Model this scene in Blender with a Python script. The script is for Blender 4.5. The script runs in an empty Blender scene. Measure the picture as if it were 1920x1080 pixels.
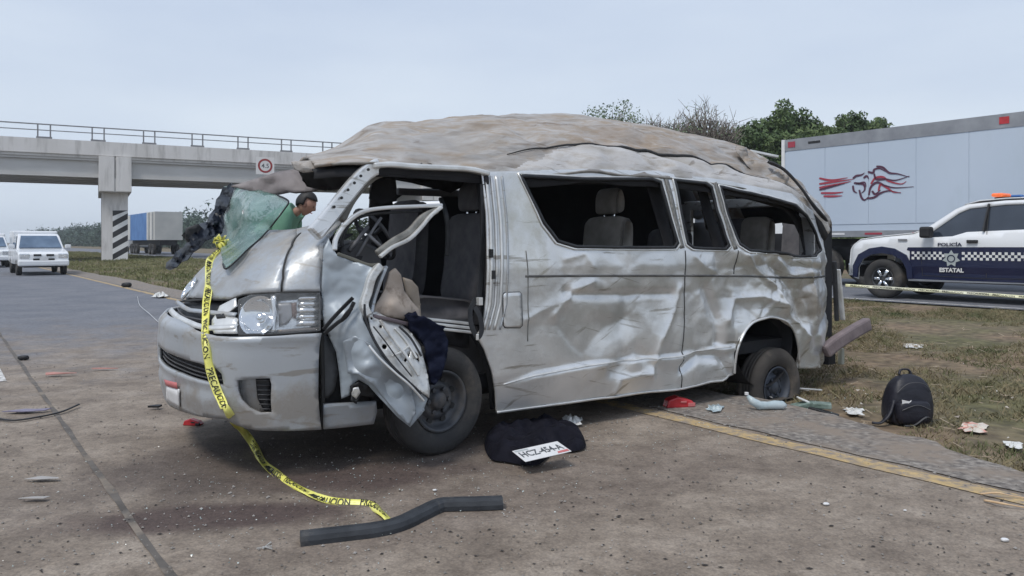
import bpy, math, random
from mathutils import Vector, noise, Matrix
from mathutils.geometry import delaunay_2d_cdt
import numpy as np

# ------------------------------------------------------------------ camera, sky, sun, exposure
scene = bpy.context.scene
F, HY, CH = 1430.0, 455.0, 1.32           # focal length in px of a 1920 px frame, horizon row, camera height
cam_d = bpy.data.cameras.new("camera"); cam = bpy.data.objects.new("camera", cam_d)
scene.collection.objects.link(cam); scene.camera = cam
cam.location = (0, 0, CH); cam.rotation_euler = (math.radians(90), 0, 0)
cam_d.sensor_width = 36; cam_d.lens = 36 * F / 1920; cam_d.shift_y = -(540 - HY) / 1920
cam_d.clip_start = 0.05; cam_d.clip_end = 6000

world = bpy.data.worlds.new("World"); scene.world = world; world.use_nodes = True
wn, wl = world.node_tree.nodes, world.node_tree.links
wn.clear()
SUN_EL, SUN_AZ = math.radians(58), math.radians(215)
sky = wn.new("ShaderNodeTexSky"); sky.sky_type = 'NISHITA'; sky.sun_disc = False
sky.sun_elevation = SUN_EL; sky.sun_rotation = SUN_AZ; sky.dust_density = 4; sky.air_density = 1.3
b1 = wn.new("ShaderNodeBackground"); b1.inputs[1].default_value = 0.06
wl.new(sky.outputs[0], b1.inputs[0])
# the overcast veil: pale grey blue, a little lighter to the horizon, with faint cloud shapes
tc = wn.new("ShaderNodeTexCoord"); sep = wn.new("ShaderNodeSeparateXYZ"); wl.new(tc.outputs['Generated'], sep.inputs[0])
mp = wn.new("ShaderNodeMapping"); mp.inputs['Scale'].default_value = (1.2, 1.2, 4.5); wl.new(tc.outputs['Generated'], mp.inputs[0])
nz = wn.new("ShaderNodeTexNoise"); nz.inputs['Scale'].default_value = 1.6; nz.inputs['Detail'].default_value = 5; wl.new(mp.outputs[0], nz.inputs[0])
r1 = wn.new("ShaderNodeValToRGB"); wl.new(sep.outputs[2], r1.inputs[0])
r1.color_ramp.elements[0].position = 0.0; r1.color_ramp.elements[0].color = (0.575, 0.645, 0.725, 1)
r1.color_ramp.elements[1].position = 0.45; r1.color_ramp.elements[1].color = (0.455, 0.53, 0.66, 1)
r2 = wn.new("ShaderNodeValToRGB"); wl.new(nz.outputs[0], r2.inputs[0])
r2.color_ramp.elements[0].position = 0.35; r2.color_ramp.elements[0].color = (0.90, 0.915, 0.95, 1)
r2.color_ramp.elements[1].position = 0.68; r2.color_ramp.elements[1].color = (1.06, 1.05, 1.03, 1)
mm = wn.new("ShaderNodeMix"); mm.data_type = 'RGBA'; mm.blend_type = 'MULTIPLY'; mm.inputs[0].default_value = 1
wl.new(r1.outputs[0], mm.inputs[6]); wl.new(r2.outputs[0], mm.inputs[7])
b2 = wn.new("ShaderNodeBackground"); b2.inputs[1].default_value = 1.0; wl.new(mm.outputs[2], b2.inputs[0])
mx = wn.new("ShaderNodeMixShader"); mx.inputs[0].default_value = 0.92
wl.new(b1.outputs[0], mx.inputs[1]); wl.new(b2.outputs[0], mx.inputs[2])
wo = wn.new("ShaderNodeOutputWorld"); wl.new(mx.outputs[0], wo.inputs[0])

sun_d = bpy.data.lights.new("sun", 'SUN'); sun_d.energy = 1.5; sun_d.angle = math.radians(14); sun_d.color = (1, .96, .9)
sun = bpy.data.objects.new("sun", sun_d); scene.collection.objects.link(sun)
sdir = Vector((math.sin(SUN_AZ) * math.cos(SUN_EL), math.cos(SUN_AZ) * math.cos(SUN_EL), math.sin(SUN_EL)))
sun.rotation_euler = sdir.to_track_quat('Z', 'Y').to_euler()
scene.view_settings.view_transform = 'Standard'; scene.view_settings.look = 'None'
scene.view_settings.exposure = 0.42; scene.view_settings.gamma = 1.0; scene.view_settings.use_curve_mapping = False

rnd = random.Random(7)
COL = scene.collection

# ------------------------------------------------------------------ materials
def mat(name, stops, rough=0.7, metal=0.0, scale=3.0, detail=6, bump=0.0, bscale=None, stretch=None, spec=None, coat=0.0,
        alpha=None, trans=0.0, emit=None, dirt=None, dscale=1.5, dpos=(0.5, 0.68), scratch=None, bdist=0.01, distort=0.0):
    """procedural material: colour ramp over noise, optional second dirt layer, noise bump"""
    m = bpy.data.materials.new(name); m.use_nodes = True
    n, l = m.node_tree.nodes, m.node_tree.links
    p = n['Principled BSDF']
    p.inputs['Roughness'].default_value = rough; p.inputs['Metallic'].default_value = metal
    if spec is not None: p.inputs['Specular IOR Level'].default_value = spec
    p.inputs['Coat Weight'].default_value = coat
    t = n.new("ShaderNodeTexCoord"); src = t.outputs['Object']
    mpn = n.new("ShaderNodeMapping"); mpn.inputs['Scale'].default_value = stretch or (1, 1, 1); l.new(src, mpn.inputs[0])
    if len(stops) == 1:
        p.inputs['Base Color'].default_value = (*stops[0], 1); colout = None
    else:
        nn = n.new("ShaderNodeTexNoise"); nn.inputs['Scale'].default_value = scale; nn.inputs['Detail'].default_value = detail
        nn.inputs['Distortion'].default_value = distort
        l.new(mpn.outputs[0], nn.inputs[0])
        rp = n.new("ShaderNodeValToRGB"); l.new(nn.outputs[0], rp.inputs[0])
        els = rp.color_ramp.elements
        ps = [0.32 + 0.36 * i / (len(stops) - 1) for i in range(len(stops))]
        els[0].position = ps[0]; els[0].color = (*stops[0], 1)
        els[1].position = ps[-1]; els[1].color = (*stops[-1], 1)
        for i in range(1, len(stops) - 1):
            e = els.new(ps[i]); e.color = (*stops[i], 1)
        colout = rp.outputs[0]
    if dirt:
        dn = n.new("ShaderNodeTexNoise"); dn.inputs['Scale'].default_value = dscale; dn.inputs['Detail'].default_value = 9
        dn.inputs['Roughness'].default_value = 0.68
        l.new(mpn.outputs[0], dn.inputs[0])
        dr = n.new("ShaderNodeValToRGB"); dr.color_ramp.elements[0].position = dpos[0]; dr.color_ramp.elements[1].position = dpos[1]
        l.new(dn.outputs[0], dr.inputs[0])
        mi = n.new("ShaderNodeMix"); mi.data_type = 'RGBA'; l.new(dr.outputs[0], mi.inputs[0])
        if colout: l.new(colout, mi.inputs[6])
        else: mi.inputs[6].default_value = (*stops[0], 1)
        mi.inputs[7].default_value = (*dirt, 1); colout = mi.outputs[2]
        mr = n.new("ShaderNodeMapRange"); l.new(dr.outputs[0], mr.inputs[0]); mr.inputs[3].default_value = rough; mr.inputs[4].default_value = min(1, rough + .35)
        l.new(mr.outputs[0], p.inputs['Roughness'])
        if metal > 0:
            mr2 = n.new("ShaderNodeMapRange"); l.new(dr.outputs[0], mr2.inputs[0]); mr2.inputs[3].default_value = metal; mr2.inputs[4].default_value = metal * .2
            l.new(mr2.outputs[0], p.inputs['Metallic'])
    if scratch:
        for (sc_, ang, pos, amt) in ((scratch[1], 0.0, .60, .8), (scratch[1] * .7, .5, .63, .7), (scratch[1] * 1.6, -.25, .62, .6)):
            m1 = n.new("ShaderNodeMapping"); m1.inputs['Rotation'].default_value = (0, ang, 0); l.new(src, m1.inputs[0])
            m2 = n.new("ShaderNodeMapping"); m2.inputs['Scale'].default_value = (.9, 3, sc_); l.new(m1.outputs[0], m2.inputs[0])
            sn = n.new("ShaderNodeTexNoise"); sn.inputs['Scale'].default_value = 1.6; sn.inputs['Detail'].default_value = 7; sn.inputs['Roughness'].default_value = .62; l.new(m2.outputs[0], sn.inputs[0])
            sr = n.new("ShaderNodeMapRange"); sr.inputs[1].default_value = pos; sr.inputs[2].default_value = pos + .05; sr.inputs[4].default_value = amt; l.new(sn.outputs[0], sr.inputs[0])
            mi = n.new("ShaderNodeMix"); mi.data_type = 'RGBA'; l.new(sr.outputs[0], mi.inputs[0])
            if colout: l.new(colout, mi.inputs[6])
            else: mi.inputs[6].default_value = (*stops[0], 1)
            mi.inputs[7].default_value = (*scratch[0], 1); colout = mi.outputs[2]
    if colout: l.new(colout, p.inputs['Base Color'])
    if bump > 0:
        bn = n.new("ShaderNodeTexNoise"); bn.inputs['Scale'].default_value = bscale or scale * 4; bn.inputs['Detail'].default_value = 8
        l.new(mpn.outputs[0], bn.inputs[0])
        bb = n.new("ShaderNodeBump"); bb.inputs['Strength'].default_value = bump; bb.inputs['Distance'].default_value = bdist
        l.new(bn.outputs[0], bb.inputs['Height']); l.new(bb.outputs[0], p.inputs['Normal'])
    if alpha is not None:
        p.inputs['Alpha'].default_value = alpha
    if trans: p.inputs['Transmission Weight'].default_value = trans
    if emit:
        p.inputs['Emission Color'].default_value = (*emit[0], 1); p.inputs['Emission Strength'].default_value = emit[1]
    return m

M = {}
M['silver'] = mat('silver paint', [(.38, .41, .44), (.47, .50, .53)], rough=.42, metal=.42, scale=2.2, bump=.15, bscale=26, dirt=(.33, .305, .265), dscale=3.5, dpos=(.48, .72), scratch=((.30, .28, .25), 16))
M['silver_side'] = mat('scuffed silver paint', [(.60, .61, .61), (.80, .80, .79)], rough=.31, metal=.60, scale=3, bump=.25, bscale=12, dirt=(.40, .375, .32), dscale=2.4, dpos=(.54, .78), bdist=.012, scratch=((.30, .275, .235), 11))
M['bumper'] = mat('bumper paint', [(.37, .395, .42), (.44, .46, .48)], rough=.38, metal=.3, scale=1.5, bump=.05, bscale=60, dirt=(.31, .285, .25), dscale=2.5, dpos=(.5, .75), scratch=((.26, .24, .21), 9))
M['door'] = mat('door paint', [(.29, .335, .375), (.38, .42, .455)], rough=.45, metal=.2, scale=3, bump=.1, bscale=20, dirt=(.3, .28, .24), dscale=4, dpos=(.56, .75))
M['roof'] = mat('dirty roof skin', [(.21, .18, .15), (.32, .295, .27), (.40, .385, .37), (.33, .27, .21), (.47, .46, .45)], rough=.6, metal=.1, scale=2.6, detail=9,
                scratch=((.17, .13, .10), 14), stretch=(.9, 2.0, 3.0), bump=.55, bscale=7, dirt=(.27, .21, .155), dscale=2.2, dpos=(.47, .72), bdist=.03, distort=.5)
M['inner_metal'] = mat('bare inner metal', [(.52, .52, .50), (.70, .70, .68)], rough=.4, metal=.5, scale=9, bump=.4, bscale=22, dirt=(.25, .22, .18), dscale=8, dpos=(.56, .72))
M['edge'] = mat('bright metal edge', [(.62, .62, .60), (.78, .78, .76)], rough=.35, metal=.5, scale=12)
M['black'] = mat('black rubber', [(.010, .011, .013), (.022, .023, .026)], rough=.6, scale=12, bump=.3, bscale=30)
M['seam'] = mat('seam shadow gap', [(.03, .03, .03)], rough=.8)
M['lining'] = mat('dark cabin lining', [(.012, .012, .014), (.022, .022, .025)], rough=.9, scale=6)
M['tyre'] = mat('dusty tyre rubber', [(.028, .028, .03), (.055, .053, .05)], rough=.85, scale=5, bump=.3, bscale=40, dirt=(.16, .135, .11), dscale=4, dpos=(.52, .85))
M['tyre_dirty'] = mat('muddy tyre rubber', [(.045, .04, .036), (.085, .075, .065)], rough=.9, scale=4, bump=.4, bscale=20, dirt=(.18, .15, .12), dscale=3, dpos=(.5, .75))
M['rim'] = mat('grey steel rim', [(.045, .05, .058), (.10, .105, .115)], rough=.55, metal=.4, scale=8, dirt=(.18, .15, .12), dscale=6, dpos=(.5, .8))
M['rim_blue'] = mat('dusty blue grey rim', [(.055, .065, .085), (.10, .11, .13)], rough=.6, metal=.3, scale=8)
M['seat'] = mat('charcoal seat cloth', [(.09, .088, .095), (.135, .13, .135)], rough=.92, scale=14, bump=.4, bscale=120, bdist=.002)
M['seat_beige'] = mat('grey brown seat cloth', [(.20, .185, .165), (.28, .26, .235)], rough=.95, scale=10, bump=.4, bscale=100, bdist=.002)
M['beige'] = mat('beige door trim', [(.38, .31, .25), (.50, .42, .35)], rough=.7, scale=6, bump=.3, bscale=20, dirt=(.16, .12, .09), dscale=8, dpos=(.55, .75))
M['dash'] = mat('dark grey plastic', [(.05, .05, .053), (.085, .085, .09)], rough=.6, scale=6)
M['chrome'] = mat('chrome', [(.82, .84, .86)], rough=.12, metal=1)
M['reflector'] = mat('lamp reflector', [(.65, .66, .67), (.9, .9, .9)], rough=.2, metal=.85, scale=18, bump=.3, bscale=30)
M['lens'] = mat('clear lamp lens', [(.5, .53, .55)], rough=.05, alpha=.10, spec=.8)
M['grille_dark'] = mat('dark grille plastic', [(.012, .012, .014)], rough=.55)
M['glass_green'] = mat('shattered green laminated glass', [(.07, .16, .135), (.12, .25, .21), (.27, .40, .36)], rough=.16, scale=5, detail=9, alpha=.56, spec=.7, bump=.5, bscale=55, dirt=(.36, .43, .40), dscale=6, dpos=(.50, .68), bdist=.006)
M['frit'] = mat('black glass border', [(.002, .003, .006), (.006, .010, .020)], rough=.35, scale=14, spec=.2)
M['rear_bumper'] = mat('scraped brown grey bumper', [(.14, .11, .115), (.24, .195, .195)], rough=.7, scale=6, bump=.3)
M['red_lens'] = mat('red lamp plastic', [(.40, .02, .025), (.55, .04, .05)], rough=.25, scale=8)
M['white_paint'] = mat('white vehicle paint', [(.74, .76, .78), (.80, .81, .82)], rough=.25, coat=.4, scale=2, dirt=(.6, .6, .58), dscale=2, dpos=(.55, .8))
M['navy'] = mat('navy vehicle paint', [(.010, .014, .045), (.014, .020, .06)], rough=.25, coat=.4, scale=2)
M['car_glass'] = mat('dark tinted glass', [(.022, .03, .045), (.04, .052, .072)], rough=.07, spec=.8, scale=1.5)
M['screen_glass'] = mat('blue tinted windscreen', [(.06, .10, .16), (.12, .18, .26)], rough=.08, spec=.8, scale=2)
M['trailer'] = mat('white trailer panel', [(.45, .525, .62), (.52, .59, .68)], rough=.42, scale=.35, stretch=(1, 1, .4), bump=.03, bscale=1.5, dirt=(.46, .53, .60), dscale=1.4, dpos=(.52, .8))
M['trailer_rail'] = mat('grey aluminium rail', [(.26, .27, .29), (.36, .37, .39)], rough=.5, metal=.4, scale=3)
M['chassis'] = mat('black chassis', [(.012, .012, .014), (.03, .03, .032)], rough=.7, scale=3)
M['concrete'] = mat('weathered concrete', [(.62, .60, .575), (.72, .70, .68)], rough=.85, scale=.6, detail=9, stretch=(1.4, 1.4, .22), bump=.3, bscale=6, dirt=(.40, .385, .365), dscale=1.4, dpos=(.50, .75))
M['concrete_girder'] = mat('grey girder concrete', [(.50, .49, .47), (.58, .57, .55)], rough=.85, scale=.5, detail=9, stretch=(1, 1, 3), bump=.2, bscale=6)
M['steel_grey'] = mat('grey painted steel', [(.20, .20, .21), (.28, .28, .29)], rough=.6, metal=.3, scale=2)
M['stripe_black'] = mat('black stripe paint', [(.02, .02, .022), (.035, .035, .037)], rough=.6, scale=4)
M['stripe_white'] = mat('white stripe paint', [(.68, .68, .67), (.78, .78, .77)], rough=.6, scale=4)
M['sign_white'] = mat('white sign face', [(.72, .70, .68)], rough=.5)
M['sign_red'] = mat('red sign ring', [(.30, .03, .03)], rough=.5)
M['yellow_tape'] = mat('yellow caution tape', [(.78, .74, .12), (.88, .85, .28)], rough=.35, scale=9, bump=.5, bscale=22, bdist=.008)
M['tape_ink'] = mat('black tape lettering', [(.03, .03, .02)], rough=.5)
M['trim_grey'] = mat('dark grey rubber moulding', [(.018, .021, .026), (.04, .045, .052)], rough=.62, scale=9, bump=.2, bscale=60, dirt=(.13, .12, .11), dscale=8, dpos=(.55, .85))
M['cloth_black'] = mat('black cloth', [(.004, .004, .008), (.010, .010, .017)], rough=.8, spec=.15, scale=14, bump=.6, bscale=30)
M['denim'] = mat('dark navy denim', [(.004, .006, .018), (.009, .012, .028)], rough=.8, spec=.15, scale=14, bump=.5, bscale=40)
M['pack'] = mat('black nylon', [(.006, .006, .012), (.013, .013, .022)], rough=.5, scale=10, bump=.4, bscale=26)
M['plate'] = mat('white licence plate', [(.66, .66, .66), (.76, .76, .76)], rough=.4, scale=12)
M['ink_grey'] = mat('grey plate lettering', [(.07, .08, .09)], rough=.5)
M['ink_red'] = mat('faded red print', [(.55, .16, .16)], rough=.5)
M['paper'] = mat('crumpled white paper', [(.60, .60, .58), (.74, .74, .72)], rough=.8, scale=12, bump=.4)
M['plastic_clear'] = mat('milky clear plastic', [(.40, .50, .54), (.62, .70, .72)], rough=.2, scale=12, alpha=.8, bump=.4, bscale=30)
M['plastic_green'] = mat('dull green plastic', [(.05, .09, .07), (.30, .38, .34)], rough=.4, scale=10, bump=.5)
M['pink'] = mat('faded pink card', [(.42, .20, .17), (.52, .28, .24)], rough=.8, scale=10)
M['purple'] = mat('dull purple plastic', [(.16, .14, .20), (.24, .22, .30)], rough=.5, scale=10)
M['wood'] = mat('splintered pale wood', [(.50, .33, .18), (.64, .46, .28)], rough=.8, scale=12)
M['skin'] = mat('skin', [(.40, .22, .16)], rough=.55)
M['shirt'] = mat('green shirt', [(.10, .23, .15), (.14, .29, .20)], rough=.85, scale=8, bump=.4, bscale=20)
M['trousers'] = mat('dark trousers', [(.02, .022, .03)], rough=.9)
M['hair'] = mat('dark hair', [(.010, .009, .009)], rough=.6)
M['bark'] = mat('bark', [(.13, .11, .095), (.24, .21, .18)], rough=.9, scale=6, bump=.6)
M['leaf_dark'] = mat('dark foliage', [(.04, .07, .028), (.09, .14, .05), (.15, .20, .075)], rough=.8, scale=.9, detail=4)
M['leaf_light'] = mat('pale foliage', [(.10, .15, .075), (.18, .235, .13)], rough=.8, scale=.9, detail=4)
M['leaf_far'] = mat('distant foliage', [(.045, .075, .060), (.08, .12, .09)], rough=.9, scale=.25, detail=4)
M['line_yellow'] = mat('worn yellow road paint', [(.42, .30, .14), (.54, .39, .19)], rough=.85, scale=9, detail=9, bump=.4, bscale=90, dirt=(.25, .21, .175), dscale=13, dpos=(.42, .60))
M['line_white'] = mat('worn white road paint', [(.50, .49, .47), (.66, .65, .63)], rough=.85, scale=9, dirt=(.22, .2, .18), dscale=14, dpos=(.5, .65))
M['blue_tarp'] = mat('blue trailer tarp', [(.06, .17, .42), (.10, .24, .52)], rough=.6, scale=1)
M['cont_white'] = mat('cream trailer side', [(.55, .56, .54), (.66, .66, .63)], rough=.6, scale=1)
M['beacon_red'] = mat('amber red beacon', [(.62, .10, .03), (.75, .22, .08)], rough=.2, scale=14, emit=((1, .18, .04), .35))
M['beacon_blue'] = mat('blue beacon', [(.05, .15, .4)], rough=.2)
M['emblem_grey'] = mat('grey emblem print', [(.42, .46, .46)], rough=.4)
M['logo_dark'] = mat('dark maroon print', [(.09, .03, .06)], rough=.5)
M['logo_red'] = mat('red print', [(.36, .045, .07)], rough=.5)
M['pebble'] = mat('road grit', [(.10, .09, .08), (.22, .2, .18), (.36, .34, .32)], rough=.9, scale=1.7, detail=2)

def grass_mat(name, cols, sc):
    m = mat(name, cols, rough=.9, scale=sc, detail=5); return m
M['blades'] = grass_mat('dry green grass', [(.075, .095, .035), (.14, .145, .07), (.25, .20, .12), (.13, .135, .06), (.34, .27, .18)], 1.3)
M['blades_far'] = grass_mat('median grass', [(.12, .135, .055), (.17, .175, .075), (.26, .24, .12)], .35)

# ------------------------------------------------------------------ object helpers
def link(o, parent=None):
    COL.objects.link(o)
    if parent is not None: o.parent = parent
    return o
def tag(o, label=None, cat=None, group=None, kind=None):
    if label: o['label'] = label
    if cat: o['category'] = cat
    if group: o['group'] = group
    if kind: o['kind'] = kind
    return o
def empty(name, loc=(0, 0, 0), rz=0, label=None, cat=None, group=None):
    o = bpy.data.objects.new(name, None); o.location = loc; o.rotation_euler = (0, 0, rz); o.empty_display_size = .1
    link(o); return tag(o, label, cat, group)
def copy_tree(o, parent=None):
    c = o.copy(); COL.objects.link(c)
    if parent is not None: c.parent = parent
    for ch in o.children: copy_tree(ch, c)
    return c
def mesh_obj(name, verts, faces, material, parent=None, smooth=True, solid=0.0, bevel=0.0, sub=0):
    me = bpy.data.meshes.new(name)
    me.from_pydata([tuple(v) for v in verts], [], [tuple(f) for f in faces]); me.update()
    if smooth: me.polygons.foreach_set('use_smooth', [True] * len(me.polygons))
    if isinstance(material, str): material = M[material]
    me.materials.append(material)
    o = bpy.data.objects.new(name, me); link(o, parent)
    if solid:
        md = o.modifiers.new('solid', 'SOLIDIFY'); md.thickness = abs(solid); md.offset = -1 if solid > 0 else 1
    if bevel:
        md = o.modifiers.new('bevel', 'BEVEL'); md.width = bevel; md.segments = 2; md.limit_method = 'ANGLE'; md.angle_limit = .6
    if sub:
        md = o.modifiers.new('sub', 'SUBSURF'); md.levels = sub; md.render_levels = sub
    return o

class MB:
    def __init__(s): s.v = []; s.f = []
    def add(s, vs, fs):
        b = len(s.v); s.v += [Vector(v) for v in vs]; s.f += [tuple(i + b for i in f) for f in fs]
    def box(s, c, d, rot=None):
        c = Vector(c); h = [x / 2 for x in d]
        vs = [Vector((x * h[0], y * h[1], z * h[2])) for x in (-1, 1) for y in (-1, 1) for z in (-1, 1)]
        if rot is not None: vs = [rot @ v for v in vs]
        s.add([v + c for v in vs], [(0, 1, 3, 2), (4, 6, 7, 5), (0, 4, 5, 1), (2, 3, 7, 6), (0, 2, 6, 4), (1, 5, 7, 3)])
    def bar(s, a, b, w, h, up=(0, 0, 1)):
        a, b = Vector(a), Vector(b); d = (b - a); L = d.length; d.normalize()
        x = Vector(up).cross(d)
        if x.length < 1e-4: x = Vector((1, 0, 0)).cross(d)
        x.normalize(); z = d.cross(x)
        s.add([p + x * i * w / 2 + z * j * h / 2 for p in (a, b) for i, j in ((-1, -1), (1, -1), (1, 1), (-1, 1))],
              [(3, 2, 1, 0), (4, 5, 6, 7), (0, 1, 5, 4), (1, 2, 6, 5), (2, 3, 7, 6), (3, 0, 4, 7)])
    def tube(s, pts, r, n=8, closed=False, flat=1.0):
        pts = [Vector(p) for p in pts]; N = len(pts); rs = r if isinstance(r, (list, tuple)) else [r] * N
        rings = []; ref = None
        for i, p in enumerate(pts):
            a = pts[(i - 1) % N] if (i > 0 or closed) else p
            c = pts[(i + 1) % N] if (i < N - 1 or closed) else p
            d = (c - a).normalized()
            if ref is None:
                ref = Vector((0, 0, 1)) if abs(d.z) < .9 else Vector((1, 0, 0))
            u = d.cross(ref)
            if u.length < 1e-5: u = d.orthogonal()
            u.normalize(); w = u.cross(d).normalized(); ref = w
            rings.append([p + (u * math.cos(2 * math.pi * k / n) + w * math.sin(2 * math.pi * k / n) * flat) * rs[i] for k in range(n)])
        vs = [v for r_ in rings for v in r_]; fs = []
        M_ = N if closed else N - 1
        for i in range(M_):
            for k in range(n):
                a = i * n + k; b = i * n + (k + 1) % n; j = ((i + 1) % N) * n
                fs.append((a, b, j + (k + 1) % n, j + k))
        if not closed: fs += [tuple(range(n))[::-1], tuple((N - 1) * n + k for k in range(n))]
        s.add(vs, fs)
    def lathe(s, prof, n=40, c=(0, 0, 0), axis='y', cap=False):
        vs = []; fs = []; c = Vector(c)
        for r, h in prof:
            for k in range(n):
                a = 2 * math.pi * k / n
                p = (r * math.cos(a), h, r * math.sin(a)) if axis == 'y' else ((r * math.cos(a), r * math.sin(a), h) if axis == 'z' else (h, r * math.cos(a), r * math.sin(a)))
                vs.append(Vector(p) + c)
        for i in range(len(prof) - 1):
            for k in range(n):
                a = i * n + k; b = i * n + (k + 1) % n
                fs.append((a, b, b + n, a + n))
        if cap: fs += [tuple(range(n)), tuple((len(prof) - 1) * n + k for k in range(n))]
        s.add(vs, fs)
    def prism(s, poly, y0, y1, fn=None):
        """polygon in xz extruded along y"""
        n = len(poly)
        vs = [Vector((x, y0, z)) for x, z in poly] + [Vector((x, y1, z)) for x, z in poly]
        if fn: vs = [fn(v) for v in vs]
        s.add(vs, [tuple(range(n)), tuple(range(2 * n - 1, n - 1, -1))] + [(i, i + n, (i + 1) % n + n, (i + 1) % n) for i in range(n)])
    def build(s, name, material, parent=None, smooth=False, bevel=0, sub=0, solid=0):
        return mesh_obj(name, s.v, s.f, material, parent, smooth, solid, bevel, sub)

def catmull(pts, n=6, closed=False):
    pts = [Vector(p) for p in pts]; out = []; N = len(pts)
    for i in range(N if closed else N - 1):
        g = (lambda j: pts[j % N]) if closed else (lambda j: pts[max(0, min(N - 1, j))])
        p0, p1, p2, p3 = g(i - 1), g(i), g(i + 1), g(i + 2)
        for k in range(n):
            t = k / n
            out.append(.5 * ((2 * p1) + (p2 - p0) * t + (2 * p0 - 5 * p1 + 4 * p2 - p3) * t * t + (3 * p1 - p0 - 3 * p2 + p3) * t ** 3))
    if not closed: out.append(pts[-1])
    return out
def pip(x, y, poly):
    c = False; j = len(poly) - 1
    for i in range(len(poly)):
        xi, yi = poly[i][0], poly[i][1]; xj, yj = poly[j][0], poly[j][1]
        if (yi > y) != (yj > y) and x < (xj - xi) * (y - yi) / (yj - yi) + xi: c = not c
        j = i
    return c
def dseg(x, y, poly, closed=True):
    best = 1e9; N = len(poly)
    for i in range(N if closed else N - 1):
        ax, ay = poly[i][0], poly[i][1]; bx, by = poly[(i + 1) % N][0], poly[(i + 1) % N][1]
        dx, dy = bx - ax, by - ay; L = dx * dx + dy * dy
        t = 0 if L == 0 else max(0, min(1, ((x - ax) * dx + (y - ay) * dy) / L))
        d = (x - ax - t * dx) ** 2 + (y - ay - t * dy) ** 2
        if d < best: best = d
    return math.sqrt(best)
def dseg_np(X, Y, poly, closed=True):
    best = np.full(X.shape, 1e9); N = len(poly)
    for i in range(N if closed else N - 1):
        ax, ay = poly[i][0], poly[i][1]; bx, by = poly[(i + 1) % N][0], poly[(i + 1) % N][1]
        dx, dy = bx - ax, by - ay; L = dx * dx + dy * dy + 1e-12
        t = np.clip(((X - ax) * dx + (Y - ay) * dy) / L, 0, 1)
        best = np.minimum(best, (X - ax - t * dx) ** 2 + (Y - ay - t * dy) ** 2)
    return np.sqrt(best)
def pip_np(X, Y, poly):
    c = np.zeros(X.shape, bool); j = len(poly) - 1
    for i in range(len(poly)):
        xi, yi = poly[i][0], poly[i][1]; xj, yj = poly[j][0], poly[j][1]
        if yi != yj:
            c ^= ((yi > Y) != (yj > Y)) & (X < (xj - xi) * (Y - yi) / (yj - yi) + xi)
        j = i
    return c
def densify(poly, step, closed=True):
    out = []; N = len(poly)
    for i in range(N if closed else N - 1):
        a, b = poly[i], poly[(i + 1) % N]; L = math.hypot(b[0] - a[0], b[1] - a[1]); k = max(1, int(L / step))
        for q in range(k): out.append((a[0] + (b[0] - a[0]) * q / k, a[1] + (b[1] - a[1]) * q / k))
    if not closed: out.append((poly[-1][0], poly[-1][1]))
    return out
def fill2d(outline, holes=(), step=.03):
    """fine triangulation of a polygon with holes; returns 2-D points and triangles"""
    loops = [densify(outline, step)] + [densify(h, step) for h in holes]
    pts = []; edges = []
    for lp in loops:
        b = len(pts); pts += lp; edges += [(b + i, b + (i + 1) % len(lp)) for i in range(len(lp))]
    xs = [p[0] for p in outline]; ys = [p[1] for p in outline]
    gx, gy = np.meshgrid(np.arange(min(xs), max(xs), step), np.arange(min(ys), max(ys), step * .87))
    gx = gx + (np.arange(gx.shape[0]) % 2)[:, None] * step / 2
    X, Y = gx.ravel(), gy.ravel(); ok = pip_np(X, Y, outline) & (dseg_np(X, Y, outline) > step * .45)
    for h in holes: ok &= ~pip_np(X, Y, h) & (dseg_np(X, Y, h) > step * .45)
    pts += list(zip(X[ok].tolist(), Y[ok].tolist()))
    vs, _, fs, *_ = delaunay_2d_cdt([Vector(p) for p in pts], edges, [], 0, 1e-6)
    A = np.array([(v.x, v.y) for v in vs]); FS = [f for f in fs if len(f) == 3]
    T = np.array(FS); C = A[T].mean(axis=1); ok = pip_np(C[:, 0], C[:, 1], outline)
    for h in holes: ok &= ~pip_np(C[:, 0], C[:, 1], h)
    out = []
    for t, k in zip(T, ok):
        if not k: continue
        a, b, c = A[t[0]], A[t[1]], A[t[2]]
        if (b[0] - a[0]) * (c[1] - a[1]) - (b[1] - a[1]) * (c[0] - a[0]) < 0: t = t[::-1]
        out.append(tuple(int(i) for i in t))
    return [tuple(p) for p in A], out
def ridg(v, oct=3):
    """crumple noise: sharp folds"""
    s = 0; a = 1.0; t = 0
    for i in range(oct):
        s += a * (1 - 2 * abs(noise.noise(v)))
        t += a; a *= .5; v = v * 2.1 + Vector((3.1, 1.7, 9.2))
    return s / t - .55
_tc = {}
def text_geo(body, size=1.0, bold=0.0):
    """filled flat letters as verts and faces in xy"""
    c = bpy.data.curves.new('lettering', 'FONT'); c.body = body; c.size = size; c.resolution_u = 3; c.offset = bold
    o = bpy.data.objects.new('lettering', c); COL.objects.link(o)
    dg = bpy.context.evaluated_depsgraph_get(); me = bpy.data.meshes.new_from_object(o.evaluated_get(dg))
    v = [x.co.copy() for x in me.vertices]; f = [tuple(p.vertices) for p in me.polygons]
    bpy.data.objects.remove(o); bpy.data.curves.remove(c); bpy.data.meshes.remove(me)
    return v, f
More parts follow.
